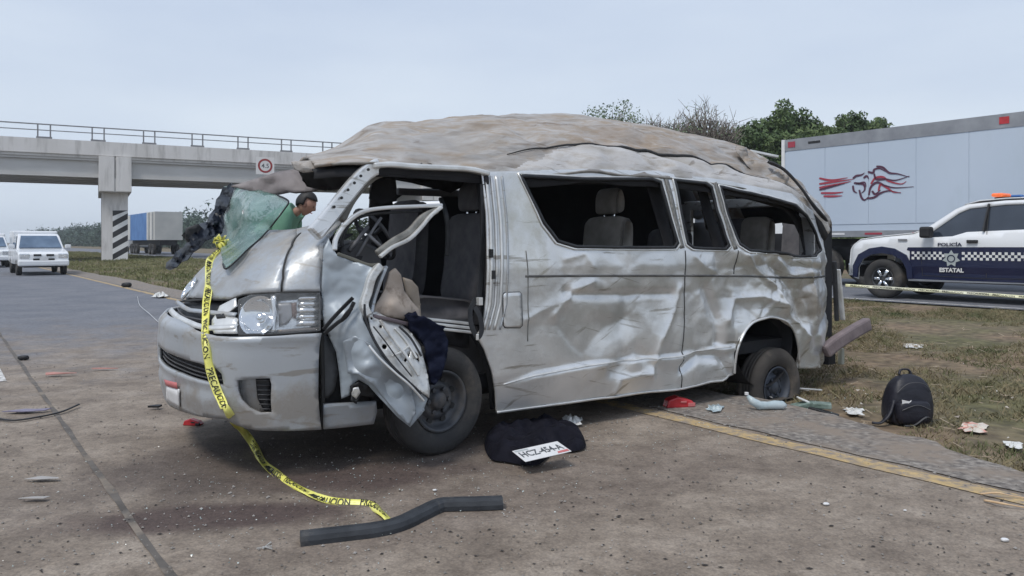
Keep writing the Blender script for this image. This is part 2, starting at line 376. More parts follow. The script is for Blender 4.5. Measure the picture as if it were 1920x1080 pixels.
def text_on(name, body, height, origin, xdir, ydir, material, parent, width=None, bold=0.0, lift=0.004):
    v, f = text_geo(body, 1.0, bold)
    x0 = min(p.x for p in v); x1 = max(p.x for p in v); y0 = min(p.y for p in v); y1 = max(p.y for p in v)
    sy = height / (y1 - y0); sx = (width / (x1 - x0)) if width else sy
    X, Y = Vector(xdir).normalized(), Vector(ydir).normalized(); Nn = X.cross(Y)
    vs = [Vector(origin) + X * ((p.x - (x0 + x1) / 2) * sx) + Y * ((p.y - (y0 + y1) / 2) * sy) + Nn * lift for p in v]
    return mesh_obj(name, vs, f, material, parent, smooth=False, solid=.0015)

# ------------------------------------------------------------------ frames of reference
def ray(px, py): return Vector(((px - 960) / F, 1.0, -(py - HY) / F))
def G(px, py, z=0.0):                      # point of the plane z seen at this pixel
    r = ray(px, py); k = (z - CH) / r.z; return Vector((r.x * k, k, z))
def D(px, py, dist):                       # point at depth dist
    r = ray(px, py); return Vector((r.x * dist, dist, CH + r.z * dist))
def GV(px, py, h=0.0):                     # point of the verge surface seen at this pixel
    z = 0
    for _ in range(12): q = G(px, py, z + h); a_ = q.dot(RN); z = .012 if a_ < edge_a(q.dot(RD)) else zter(a_)
    return q
RA = math.radians(-37.1)
RD = Vector((math.sin(RA), math.cos(RA), 0)); RN = Vector((math.cos(RA), -math.sin(RA), 0))   # along the road, across it
def R(a, b, z=0.0): return RN * a + RD * b + Vector((0, 0, z))

YAW, VX, VY = 0.62, -1.37, 4.06
cY, sY = math.cos(YAW), math.sin(YAW)
def V2W(p): return Vector((VX + p[0] * cY - p[1] * sY, VY + p[0] * sY + p[1] * cY, p[2]))
def W2V(p): x, y = p[0] - VX, p[1] - VY; return Vector((x * cY + y * sY, -x * sY + y * cY, p[2]))
def proj(w): return (960 + F * w[0] / w[1], HY - F * (w[2] - CH) / w[1])
def L(px, py, lat):                        # van-local point on the lengthwise plane at this lateral distance
    r = ray(px, py); k = (lat + (-VX * sY + VY * cY)) / (-r.x * sY + r.y * cY)
    return W2V(Vector((r.x * k, r.y * k, CH + r.z * k)))
def Ls(px, py, s):                         # van-local point on the crosswise plane s
    r = ray(px, py); k = (s + (VX * cY + VY * sY)) / (r.x * cY + r.y * sY)
    return W2V(Vector((r.x * k, r.y * k, CH + r.z * k)))

# ------------------------------------------------------------------ ground, road, verge
def zter(a, b=0):
    """height of the verge across the road"""
    if a < 5.0: return 0.0
    if a < 5.5: return -.09 * (a - 5.0) / .5
    if a < 8: return -.09 + .06 * (a - 5.5) / 2.5
    if a < 14.6: return -.03 + .19 * (a - 8) / 6.6
    return .16
def edge_a(b): return 4.95 + .5 * max(0, min(1, (b - 1.2) / 2)) + .28 * noise.noise(Vector((b * .9, 3.3, 0))) + .10 * noise.noise(Vector((b * 4, 1, 7)))

def lin_mat_ground():
    m = bpy.data.materials.new('verge soil and grass'); m.use_nodes = True; n, l = m.node_tree.nodes, m.node_tree.links; p = n['Principled BSDF']
    t = n.new("ShaderNodeTexCoord")
    n1 = n.new("ShaderNodeTexNoise"); n1.inputs['Scale'].default_value = .55; n1.inputs['Detail'].default_value = 10; l.new(t.outputs['Object'], n1.inputs[0])
    n2 = n.new("ShaderNodeTexNoise"); n2.inputs['Scale'].default_value = 9; n2.inputs['Detail'].default_value = 10; l.new(t.outputs['Object'], n2.inputs[0])
    ra = n.new("ShaderNodeValToRGB"); l.new(n1.outputs[0], ra.inputs[0])
    ra.color_ramp.elements[0].position = .38; ra.color_ramp.elements[0].color = (.12, .115, .06, 1)
    ra.color_ramp.elements[1].position = .62; ra.color_ramp.elements[1].color = (.20, .15, .105, 1)
    e = ra.color_ramp.elements.new(.5); e.color = (.155, .13, .085, 1)
    rb = n.new("ShaderNodeValToRGB"); l.new(n2.outputs[0], rb.inputs[0])
    rb.color_ramp.elements[0].position = .3; rb.color_ramp.elements[0].color = (.55, .52, .5, 1)
    rb.color_ramp.elements[1].position = .7; rb.color_ramp.elements[1].color = (1.35, 1.3, 1.2, 1)
    mi = n.new("ShaderNodeMix"); mi.data_type = 'RGBA'; mi.blend_type = 'MULTIPLY'; mi.inputs[0].default_value = 1
    l.new(ra.outputs[0], mi.inputs[6]); l.new(rb.outputs[0], mi.inputs[7]); l.new(mi.outputs[2], p.inputs['Base Color'])
    bb = n.new("ShaderNodeBump"); bb.inputs['Strength'].default_value = .8; bb.inputs['Distance'].default_value = .04; l.new(n2.outputs[0], bb.inputs['Height']); l.new(bb.outputs[0], p.inputs['Normal'])
    p.inputs['Roughness'].default_value = .95
    return m
M['ground'] = lin_mat_ground()
def spaced(lo, hi, dense_lo, dense_hi, fine):
    out = []; x = dense_lo
    while x < dense_hi: out.append(x); x += fine
    st = fine
    while x < hi: out.append(x); st *= 1.18; x += st
    out.append(hi); x = dense_lo; st = fine
    left = []
    while True:
        st *= 1.18; x -= st
        if x < lo: break
        left.append(x)
    return [lo] + left[::-1] + out
AA = spaced(-1500, 3000, 4.0, 16.0, .16); BB = spaced(-400, 3000, -4, 12, .16)
vs = []; fs = []
for b in BB:
    for a in AA:
        z = zter(a, b) - .012
        if 5.3 < a < 14 and -6 < b < 60: z += .035 * noise.noise(Vector((a * 1.3, b * 1.3, 0))) + .015 * noise.noise(Vector((a * 5, b * 5, 2)))
        vs.append(R(a, b, z))
na = len(AA)
for j in range(len(BB) - 1):
    for i in range(na - 1):
        q = j * na + i; fs.append((q, q + 1, q + na + 1, q + na))
tag(mesh_obj('ground', vs, fs, 'ground'), kind='structure')

def road_mat():
    m = bpy.data.materials.new('dusty asphalt'); m.use_nodes = True; n, l = m.node_tree.nodes, m.node_tree.links; p = n['Principled BSDF']
    t = n.new("ShaderNodeTexCoord"); P = t.outputs['Object']
    def nz(sc, det=8, rough=.6, vec=P):
        x = n.new("ShaderNodeTexNoise"); x.inputs['Scale'].default_value = sc; x.inputs['Detail'].default_value = det; x.inputs['Roughness'].default_value = rough; l.new(vec, x.inputs[0]); return x.outputs[0]
    def ramp(s, stops):
        r = n.new("ShaderNodeValToRGB"); l.new(s, r.inputs[0]); e = r.color_ramp.elements
        e[0].position, e[0].color = stops[0][0], (*stops[0][1], 1); e[1].position, e[1].color = stops[-1][0], (*stops[-1][1], 1)
        for q, c in stops[1:-1]: k = e.new(q); k.color = (*c, 1)
        return r.outputs[0]
    def mix(f, a, b, bt='MIX'):
        x = n.new("ShaderNodeMix"); x.data_type = 'RGBA'; x.blend_type = bt
        if isinstance(f, float): x.inputs[0].default_value = f
        else: l.new(f, x.inputs[0])
        for k, s in ((6, a), (7, b)):
            if isinstance(s, tuple): x.inputs[k].default_value = (*s, 1)
            else: l.new(s, x.inputs[k])
        return x.outputs[2]
    def dist(cx, cy, sx, sy, ang=0):                     # falls from 1 at a spot to 0
        mp_ = n.new("ShaderNodeMapping"); mp_.vector_type = 'TEXTURE'; mp_.inputs['Location'].default_value = (cx, cy, 0); mp_.inputs['Rotation'].default_value = (0, 0, ang)
        mp_.inputs['Scale'].default_value = (sx, sy, 1); l.new(P, mp_.inputs[0])
        ln = n.new("ShaderNodeVectorMath"); ln.operation = 'LENGTH'; l.new(mp_.outputs[0], ln.inputs[0])
        ad = n.new("ShaderNodeMath"); ad.operation = 'ADD'; l.new(ln.outputs['Value'], ad.inputs[0])
        nn = n.new("ShaderNodeMath"); nn.operation = 'MULTIPLY_ADD'; l.new(nz(2.2), nn.inputs[0]); nn.inputs[1].default_value = 1.2; nn.inputs[2].default_value = -.6; l.new(nn.outputs[0], ad.inputs[1])
        mr = n.new("ShaderNodeMapRange"); mr.interpolation_type = 'SMOOTHSTEP'; l.new(ad.outputs[0], mr.inputs[0]); mr.inputs[1].default_value = .5; mr.inputs[2].default_value = 1.35
        mr.inputs[3].default_value = 1; mr.inputs[4].default_value = 0; return mr.outputs[0]
    asphalt = ramp(nz(1.1), [(.35, (.135, .145, .17)), (.65, (.19, .195, .215))])
    dust = ramp(nz(2.6, 10), [(.34, (.18, .145, .115)), (.5, (.255, .21, .168)), (.66, (.33, .278, .228))])
    c = mix(dist(0.0, 3.0, 11.0, 9.5, .1), asphalt, dust)
    stain_shade = dist(-1.15, 4.75, 1.5, .8, .45)  # leaked fluid, also painting the shadow below the van front into the road colour
    sm = n.new("ShaderNodeMath"); sm.operation = 'MULTIPLY'; l.new(stain_shade, sm.inputs[0]); sm.inputs[1].default_value = .75
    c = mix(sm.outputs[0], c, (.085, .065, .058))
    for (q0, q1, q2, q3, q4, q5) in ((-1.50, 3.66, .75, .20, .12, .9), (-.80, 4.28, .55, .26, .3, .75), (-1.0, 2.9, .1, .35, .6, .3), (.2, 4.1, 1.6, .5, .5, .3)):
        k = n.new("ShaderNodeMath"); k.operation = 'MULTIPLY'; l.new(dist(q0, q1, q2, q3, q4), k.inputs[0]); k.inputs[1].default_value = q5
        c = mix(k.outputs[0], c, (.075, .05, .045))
    # aggregate
    vo = n.new("ShaderNodeTexVoronoi"); vo.inputs['Scale'].default_value = 75; l.new(P, vo.inputs[0])
    sp = ramp(vo.outputs['Distance'], [(.0, (1.22, 1.2, 1.18)), (.35, (1, 1, 1)), (.7, (.80, .80, .80))])
    c = mix(.75, c, mix(1.0, c, sp, 'MULTIPLY'))
    fine = ramp(nz(38, 4, .8), [(.34, (.68, .66, .65)), (.45, (.95, .95, .95)), (.62, (1.13, 1.12, 1.10))])
    c = mix(.85, c, mix(1.0, c, fine, 'MULTIPLY'))
    mid = ramp(nz(11, 8, .75), [(.38, (.74, .72, .70)), (.5, (1, 1, 1)), (.64, (1.16, 1.15, 1.13))])
    c = mix(.8, c, mix(1.0, c, mid, 'MULTIPLY'))
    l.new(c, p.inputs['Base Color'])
    bp = n.new("ShaderNodeBump"); bp.inputs['Strength'].default_value = .7; bp.inputs['Distance'].default_value = .006; l.new(nz(60, 6, .75), bp.inputs['Height']); l.new(bp.outputs[0], p.inputs['Normal'])
    p.inputs['Roughness'].default_value = .82
    return m
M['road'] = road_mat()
def strip_ab(name, pairs, z, material, kind='structure', par=None):
    """sheet between left(b) and right(b) edges; pairs = [(b, a0, a1)]"""
    v = []; f = []
    for b, a0, a1 in pairs: v += [R(a0, b, z), R(a1, b, z)]
    for i in range(len(pairs) - 1): f.append((2 * i, 2 * i + 1, 2 * i + 3, 2 * i + 2))
    o = mesh_obj(name, v, f, material, par, smooth=False)
    if kind: o['kind'] = kind
    return o
bs = [x for x in BB if -60 < x < 1500]
fine_b = [-60, -30, -12] + [-8 + .12 * i for i in range(200)] + [17 + 1.5 * i for i in range(40)] + [90, 140, 250, 500, 1500]
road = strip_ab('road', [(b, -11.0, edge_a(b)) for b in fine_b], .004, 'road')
def gravel_mat():
    m = mat('gravelly shoulder', [(.10, .088, .08), (.20, .178, .158), (.33, .30, .265)], rough=.9, scale=24, detail=9, bump=1.0, bscale=42, bdist=.012, dirt=(.25, .205, .165), dscale=2.6, dpos=(.44, .62)); return m
M['gravel'] = gravel_mat()
strip_ab('gravel_shoulder', [(b, 4.55 + .05 * noise.noise(Vector((b * 3, 2, 2))), edge_a(b) + .01) for b in fine_b if b < 60], .010, 'gravel')
strip_ab('far_carriageway', [(-60, 14.8, 23.2), (1500, 14.8, 23.2)], .172, 'road')
# lane seam, edge lines
sm_pairs = []
for i in range(300):
    b = -3 + .1 * i + (0 if i < 299 else 60); w = .034 + .022 * noise.noise(Vector((b * 3, 0, 5)))
    c = .74 + .012 * noise.noise(Vector((b * 1.2, 0, 0))); sm_pairs.append((b, c - w / 2, c + w / 2))
M['seam_tar'] = mat('dirty tar joint', [(.075, .066, .058), (.14, .125, .11)], rough=.85, scale=7, dirt=(.22, .185, .15), dscale=3, dpos=(.5, .62))
strip_ab('road_joint', sm_pairs, .008, 'seam_tar')
yl = []
for i in range(600):
    b = -9 + .12 * i + (0 if i < 560 else (i - 559) * 8); w = .155 + .04 * noise.noise(Vector((b * 2.4, 9, 5))); c = 4.42 + .02 * noise.noise(Vector((b * .8, 2, 0)))
    yl.append((b, c - w / 2, c + w / 2))
strip_ab('yellow_edge_line', yl, .0085, 'line_yellow')
_d = G(10, 716); _a = _d.dot(RN)
for b0 in (_d.dot(RD), 17, 29, 41, 53):
    strip_ab('white_lane_dash', [(b0, _a - .13, _a + .01), (b0 + 4.2, _a - .13, _a + .01)], .0088, 'line_white')
strip_ab('far_white_edge_line', [(-40, 15.0, 15.12), (400, 15.0, 15.12)], .1765, 'line_white')

# verge grass: thousands of blades; thin where the soil is bare
def blades(name, n, a_rng, b_rng, h, w, seed, material, bare=.0, dens=lambda a, b: 1, maxn=None):
    rs = np.random.RandomState(seed); v = []; f = []; k = 0
    while k < n:
        a = rs.uniform(*a_rng); b = b_rng[0] + (b_rng[1] - b_rng[0]) * rs.uniform() ** 1.4
        P = R(a, b)
        if P.y < 2: continue
        d = noise.noise(Vector((a * .55, b * .55, 4))) + .6 * noise.noise(Vector((a * 2, b * 2, 1)))
        k += 1
        if a < edge_a(b) + .02 or (P.x - 2.3) ** 2 + (P.y - 6.0) ** 2 < .55: continue
        if d < bare - .25 * (a < 5.9): continue
        for q in range(3):
            P2 = P + Vector((rs.normal() * .04, rs.normal() * .04, 0)); z0 = zter(a) - .025 + .035 * noise.noise(Vector((a * 1.3, b * 1.3, 0)))
            th = rs.uniform(0, 6.28); hh = h * rs.uniform(.35, 1.25) * (1 + .8 * d); ww = w * rs.uniform(.6, 1.3); le = rs.normal(0, .8) * hh
            u = Vector((math.cos(th), math.sin(th), 0)); g = Vector((-u.y, u.x, 0)); i0 = len(v)
            v += [P2 - u * ww + Vector((0, 0, z0)), P2 + u * ww + Vector((0, 0, z0)), P2 + u * ww * .6 + g * le * .45 + Vector((0, 0, z0 + hh * .6)), P2 + g * le + Vector((0, 0, z0 + hh))]
            f += [(i0, i0 + 1, i0 + 2), (i0, i0 + 2, i0 + 3)]
    return tag(mesh_obj(name, v, f, material, smooth=False), 'short patchy green and straw coloured grass covering the roadside verge', 'grass', kind='stuff')
g1 = blades('verge_grass', 80000, (5.0, 14.8), (-3.5, 9), .05, .0045, 3, 'blades', bare=-.07)
g2 = blades('median_grass', 30000, (5.1, 14.8), (9, 110), .13, .014, 4, 'blades_far', bare=-.5)
g2['label'] = 'green and yellow grass of the median beyond the van, round the bridge pier'
# dry twigs and pale litter of the verge soil
mb = MB(); rs = random.Random(5)
for i in range(900):
    a = rs.uniform(5.2, 12); b = rs.uniform(-4, 7); P = R(a, b, zter(a) + .02); t = rs.uniform(0, 6.28); Lh = rs.uniform(.03, .14)
    d = Vector((math.cos(t), math.sin(t), rs.uniform(-.1, .25))) * Lh
    mb.bar(P - d / 2, P + d / 2, .006, .004)
tag(mb.build('dry_stalks', mat('straw', [(.30, .22, .15), (.50, .42, .32)], rough=.9, scale=3)), 'dry straw coloured stalks scattered over the verge soil', 'straw', kind='stuff')
# grit on the asphalt
mb = MB(); rs = random.Random(11)
octf = [(0, 2, 4), (2, 1, 4), (1, 3, 4), (3, 0, 4), (2, 0, 5), (1, 2, 5), (3, 1, 5), (0, 3, 5)]
for i in range(5200):
    Y = 2.3 + 7 * rs.random() ** 1.5; X = rs.uniform(-.75, .75) * Y
    P = Vector((X, Y, .008)); a = P.dot(RN)
    if a > 5.0: continue
    s = rs.choice((.003, .004, .005, .006, .009)) * rs.uniform(.7, 1.3)
    if a > 4.5: s *= 1.5
    t = rs.uniform(0, 3); c_, s_ = math.cos(t) * s, math.sin(t) * s
    mb.add([P + Vector(q) for q in ((c_, s_, 0), (-c_, -s_, 0), (-s_ * .8, c_ * .8, 0), (s_ * .8, -c_ * .8, 0), (0, 0, s * .7), (0, 0, -s * .2))], octf)
tag(mb.build('road_grit', 'pebble'), 'loose grit and small stones strewn over the dusty road', 'gravel', kind='stuff')
mb = MB(); mdk = mat('dark grit', [(.035, .03, .028)], rough=.9)
for i in range(900):
    Y = 2.3 + 6 * rs.random() ** 1.3; X = rs.uniform(-.7, .75) * Y; P = Vector((X, Y, .008))
    if P.dot(RN) > 4.9: continue
    s = rs.uniform(.003, .009); t = rs.uniform(0, 3); c_, s_ = math.cos(t) * s * rs.uniform(1, 2.2), math.sin(t) * s
    mb.add([P + Vector(q) for q in ((c_, s_, 0), (-c_, -s_, 0), (-s_ * .8, c_ * .5, 0), (s_ * .8, -c_ * .5, 0), (0, 0, s * .5), (0, 0, -s * .2))], octf)
tag(mb.build('dark_crumbs', mdk), 'dark crumbs of broken plastic and soil on the road', 'debris', kind='stuff')

# ------------------------------------------------------------------ overpass
BV = Vector((math.sin(math.radians(61.3)), math.cos(math.radians(61.3)), 0)); BW = Vector((-BV.y, BV.x, 0))   # along the deck, away from us
P0 = Vector((-28.5, 55.0, 0))
def B(k, w, z): return P0 + BV * k + BW * w + Vector((0, 0, z))
bridge = empty('overpass_bridge', P0, 0, 'pale concrete road bridge crossing the highway on girders, with steel pipe railing on its parapet', 'bridge')
def bbox_(mb_, k0, k1, w0, w1, z0, z1, dz=0):
    """box in bridge coordinates; local to bridge root"""
    vs = [B(k, w, z + dz * (k)) - P0 for k in (k0, k1) for w in (w0, w1) for z in (z0, z1)]
    mb_.add(vs, [(0, 1, 3, 2), (4, 6, 7, 5), (0, 4, 5, 1), (2, 3, 7, 6), (0, 2, 6, 4), (1, 5, 7, 3)])
K0, K1 = -62, 62
m_ = MB(); bbox_(m_, K0, K1, .15, 9.0, 7.35, 7.6); m_.build('deck', 'concrete', bridge)
m_ = MB(); bbox_(m_, K0, K1, 0, .28, 7.55, 8.55); bbox_(m_, K0, K1, 8.75, 9.05, 7.5, 8.55); m_.build('parapet', 'concrete', bridge)
kk = [-58, -29, -.45, 25, 50]
for k0, k1 in ((-48, -25.6), (-23.6, -1.15), (.95, 23.6), (25.6, 50)):
    for wi, w in enumerate((.55, 2.6, 4.6, 6.6, 8.2)):
        m_ = MB(); bbox_(m_, k0, k1, w - .1, w + .12, 6.25, 7.35); bbox_(m_, k0, k1, w - .3, w + .3, 5.98, 6.26); bbox_(m_, k0, k1, w - .3, w + .3, 7.18, 7.36)
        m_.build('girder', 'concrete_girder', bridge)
m_ = MB()
bbox_(m_, K0, K1, .10, .17, 9.50, 9.58); bbox_(m_, K0, K1, .10, .16, 9.10, 9.16)
m_.build('railing_pipes', 'steel_grey', bridge)
k = K0 + 1
for i in range(38):
    o = MB(); 
    for dk in (0, .75 if True else 0): bbox_(o, k + dk, k + dk + .09, .09, .18, 8.55, 9.56)
    bbox_(o, k - .05, k + .9, .06, .22, 8.555, 8.68)
    o.build('railing_post', 'steel_grey', bridge); k += 3.3
for kc, nm in ((-.1, 0), (24.6, 1), (-24.6, 1)):
    pier = empty('bridge_pier', B(kc, 0, 0), 0, ('square concrete bridge pier with black and white hazard stripes beside the left carriageway' if nm == 0 else 'concrete pier of the overpass partly hidden behind the wrecked van' if kc > 0 else 'concrete bridge pier outside the left edge of the picture'), 'bridge pier', 'piers under the overpass')
    def pb(mb_, a0, a1, w0, w1, z0, z1): 
        vs = [BV * k_ + BW * w_ + Vector((0, 0, z_)) for k_ in (a0, a1) for w_ in (w0, w1) for z_ in (z0, z1)]
        mb_.add(vs, [(0, 1, 3, 2), (4, 6, 7, 5), (0, 4, 5, 1), (2, 3, 7, 6), (0, 2, 6, 4), (1, 5, 7, 3)])
    m_ = MB(); pb(m_, -.85, .85, .9, 2.7, 0, 5.0); m_.build('column', 'concrete', pier, bevel=.03)
    m_ = MB(); pb(m_, -.85, .85, 5.2, 7.0, 0, 5.0); m_.build('column', 'concrete', pier, bevel=.03)
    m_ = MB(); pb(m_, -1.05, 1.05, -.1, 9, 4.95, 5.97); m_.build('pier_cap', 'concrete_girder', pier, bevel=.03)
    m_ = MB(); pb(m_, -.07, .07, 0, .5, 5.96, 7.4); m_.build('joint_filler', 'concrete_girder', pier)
    for a0, a1 in ((-1.05, -.06), (.06, 1.05)):
        m_ = MB(); pb(m_, a0, a1, -.16, .5, 5.0, 7.5); m_.build('end_block', 'concrete', pier, bevel=.02)
    if nm == 0:
        # hazard stripes painted on the face of the column towards the road
        m_ = MB(); pb(m_, -.15, .84, .886, .9, 0.05, 3.7); m_.build('stripe_panel', 'stripe_white', pier)
        for i in range(5):
            z = .05 + i * .80
            q = [(-.15, z), (.84, z + .62), (.84, z + .62 + .42), (-.15, z + .42)]
            q = [(a_, min(z_, 3.7)) for a_, z_ in q]
            mesh_obj('hazard_stripe', [BV * a_ + BW * .882 + Vector((0, 0, z_)) for a_, z_ in q] , [(0, 1, 2, 3)], 'stripe_black', pier, smooth=False, solid=.003)
# abutment embankments at both ends
m_ = MB()
for s_, k0 in ((1, 50), (-1, -50)):
    base = [(k0, -1, 7.3), (k0, 10, 7.3), (k0 + s_ * 110, -1, 7.5), (k0 + s_ * 110, 10, 7.5), (k0 - s_ * 10, -12, -.2), (k0 - s_ * 10, 21, -.2), (k0 + s_ * 110, -12, -.2), (k0 + s_ * 110, 21, -.2)]
    m_.add([B(*q) for q in base], [(0, 1, 3, 2), (0, 4, 5, 1), (0, 2, 6, 4), (1, 5, 7, 3), (2, 3, 7, 6)])
tag(m_.build('embankment', 'ground'), kind='structure')
# speed sign hanging on the parapet
sc = D(497, 311, 58.5)
sg = empty('height_limit_sign', sc, 0, 'square white sign with a dark red ring fixed on the side of the bridge', 'sign')
vrt = Vector((0, 0, 1)); off = -BW * 0
Rm = Matrix((BV, vrt, -BW)).transposed() if False else None
def onb(u, v, w=0): return BV * u + vrt * v - BW * w
m_ = MB(); m_.add([onb(u, v, w) for w in (0, .05) for u, v in ((-.68, -.66), (.68, -.66), (.68, .66), (-.68, .66))], [(3, 2, 1, 0), (4, 5, 6, 7), (0, 1, 5, 4), (1, 2, 6, 5), (2, 3, 7, 6), (3, 0, 4, 7)]); m_.build('board', 'sign_white', sg)
m_ = MB(); n = 32
for i in range(n):
    a0, a1 = 2 * math.pi * i / n, 2 * math.pi * (i + 1) / n
    m_.add([onb(math.cos(t) * r, math.sin(t) * r, .056) for t, r in ((a0, .40), (a1, .40), (a1, .54), (a0, .54))], [(0, 1, 2, 3)])
m_.build('ring', 'sign_red', sg, solid=.004)
text_on('numerals', '4.5', .34, onb(0, 0, .052), BV, vrt, 'ink_grey', sg, bold=.01)

# ------------------------------------------------------------------ vehicles: helpers
def wheel_parts(parent, c, r, rw, w, tyre='tyre', rim='rim', side=-1, rotz=0, tilt=0, spokes=0, name='wheel', flat=0):
    """a wheel: hub empty under the vehicle with tyre and rim; side -1 = outer face to -y"""
    h = bpy.data.objects.new(name, None); h.empty_display_size = .1; h.location = c; h.rotation_euler = (tilt, 0, rotz); link(h, parent)
    s = side; mb = MB(); hw = w / 2
    prof = [(rw, s * hw * .72), (rw + .012, s * hw * .86), (rw + .03, s * hw * .95), (rw + (r - rw) * .45, s * hw * 1.06), (rw + (r - rw) * .8, s * hw * .98), (r - .012, s * hw * .82), (r, s * hw * .62)]
    for k in range(1, 4):
        q = s * hw * (.62 - .31 * k); prof += [(r, q + s * .012), (r - .008, q + s * .010), (r - .008, q + s * .001), (r, q)]
    prof += [(r, -s * hw * .62), (r - .02, -s * hw * .9), (rw + .03, -s * hw * .98), (rw, -s * hw * .8), (rw - .0, s * hw * .72)]
    mb.lathe(prof, 56)
    t = mb.build('tyre', tyre, h, smooth=True)
    if flat:
        for v in t.data.vertices:
            if v.co.z < -flat: v.co.z = -flat - (v.co.z + flat) * .03; v.co.y *= 1.12
    mb = MB()
    mb.lathe([(rw - .002, s * hw * .84), (rw - .012, s * hw * .90), (rw - .022, s * hw * .80), (rw - .035, s * hw * .45), (rw - .06, s * hw * .12), (rw * .62, s * hw * .22), (rw * .55, s * hw * .42), (rw * .42, s * hw * .46), (rw * .36, s * hw * .34), (rw * .30, s * hw * .36), (rw * .27, s * hw * .62), (rw * .20, s * hw * .72), (.001, s * hw * .74)], 48)
    rr = mb.build('rim', rim, h, smooth=True)
    mb = MB()
    for k in range(6):
        a = k * math.pi / 3; mb.lathe([(.014, s * hw * .40), (.014, s * hw * .62), (.001, s * hw * .64)], 8, (math.cos(a) * rw * .40, 0, math.sin(a) * rw * .40))
    mb.build('lug_nuts', rim, h)
    if spokes:
        mb = MB()
        for k in range(spokes):
            a = 2 * math.pi * k / spokes
            for da in (-.09, .09):
                p0 = Vector((math.cos(a) * rw * .25, s * hw * .78, math.sin(a) * rw * .25)); p1 = Vector((math.cos(a + da) * rw * .93, s * hw * .70, math.sin(a + da) * rw * .93)); mb.tube([p0, p1], [.028, .022], 6)
        mb.build('spokes', 'chrome', h, smooth=True)
    else:
        mb = MB()
        for k in range(8):
            a = 2 * math.pi * (k + .5) / 8; mb.lathe([(.020, s * hw * .19), (.020, s * hw * .30)], 8, (math.cos(a) * rw * .68, 0, math.sin(a) * rw * .68), cap=True)
        mb.build('vent_holes', 'seam', h)
    return h

def smear(m, loc, size, col, amt, sc=3.0):
    """a mud or scrape mark with its own ragged shape at a place on the thing"""
    n, l = m.node_tree.nodes, m.node_tree.links; p = n['Principled BSDF']; src = p.inputs['Base Color'].links[0].from_socket
    t = n.new('ShaderNodeTexCoord'); mp_ = n.new('ShaderNodeMapping'); mp_.vector_type = 'TEXTURE'; mp_.inputs['Location'].default_value = loc; mp_.inputs['Scale'].default_value = size; l.new(t.outputs['Object'], mp_.inputs[0])
    ln = n.new('ShaderNodeVectorMath'); ln.operation = 'LENGTH'; l.new(mp_.outputs[0], ln.inputs[0])
    nn = n.new('ShaderNodeTexNoise'); nn.inputs['Scale'].default_value = sc; nn.inputs['Detail'].default_value = 9; nn.inputs['Roughness'].default_value = .7; l.new(t.outputs['Object'], nn.inputs[0])
    ma = n.new('ShaderNodeMath'); ma.operation = 'MULTIPLY_ADD'; l.new(nn.outputs[0], ma.inputs[0]); ma.inputs[1].default_value = 3.2; l.new(ln.outputs['Value'], ma.inputs[2])
    mr = n.new('ShaderNodeMapRange'); l.new(ma.outputs[0], mr.inputs[0]); mr.inputs[1].default_value = 1.75; mr.inputs[2].default_value = 2.35; mr.inputs[3].default_value = amt; mr.inputs[4].default_value = 0
    mi = n.new('ShaderNodeMix'); mi.data_type = 'RGBA'; l.new(mr.outputs[0], mi.inputs[0]); l.new(src, mi.inputs[6]); mi.inputs[7].default_value = (*col, 1); l.new(mi.outputs[2], p.inputs['Base Color'])
sd_ = M['silver_side']
smear(sd_, (5.05, .1, .85), (.45, 2, .35), (.33, .26, .19), .55, 5)
smear(sd_, (1.85, .1, 1.50), (.38, 2, .55), (.46, .44, .35), .45, 4)
smear(sd_, (4.2, .1, 1.02), (.75, 2, .24), (.36, .335, .27), .4, 4)
smear(sd_, (2.5, .1, .85), (1.1, 2, .35), (.42, .41, .37), .35, 3)
smear(sd_, (4.6, .1, 1.35), (.9, 2, .3), (.36, .33, .28), .3, 6)
smear(M['roof'], (3.1, .6, 2.2), (1.5, .9, .25), (.30, .22, .155), .5, 3)
smear(M['roof'], (1.5, .3, 2.0), (.9, .9, .3), (.30, .285, .27), .6, 3)
smear(M['bumper'], (.3, .1, .40), (1.2, 2, .22), (.24, .20, .155), .6, 4)
smear(M['silver'], (.5, .9, 1.25), (.9, 1.4, .3), (.31, .28, .24), .6, 4)
smear(M['silver'], (.2, .9, 1.05), (.6, 1.4, .15), (.29, .26, .22), .5, 7)

# ================================================================== THE WRECKED VAN
van = empty('wrecked_van', (VX, VY, 0), YAW, 'crushed silver minibus with dented side, missing windows and dirt scraped roof', 'van')

# ---- surfaces
def side_surf(s, z):
    y = 0.0
    if z > 1.15: y += .10 * (z - 1.15) + .07 * (z - 1.15) ** 2
    if z < .45: y += .15 * (.45 - z)
    if s < 1.2: y += .10 * ((1.2 - s) / 1.2) ** 2
    if s > 4.9: y += .10 * ((s - 4.9) / .5) ** 2
    return Vector((s, y, z))
PLAN = catmull([(0.95, 0.0), (0.62, 0.012), (0.38, 0.05), (0.20, 0.13), (0.10, 0.25), (0.045, 0.42), (0.015, 0.66), (0, 0.94), (0.015, 1.22), (0.045, 1.46), (0.10, 1.63), (0.20, 1.75), (0.38, 1.83), (0.62, 1.868), (0.95, 1.88)], 8)
PL = [0.0]
for i in range(1, len(PLAN)): PL.append(PL[-1] + (PLAN[i] - PLAN[i - 1]).length)
TT = PL[-1]; TC = TT / 2
def plan(t):
    t = max(0.0, min(TT - 1e-6, t)); lo, hi = 0, len(PL) - 1
    while hi - lo > 1:
        m = (lo + hi) // 2
        if PL[m] <= t: lo = m
        else: hi = m
    k = (t - PL[lo]) / (PL[hi] - PL[lo]); return PLAN[lo].lerp(PLAN[hi], k)
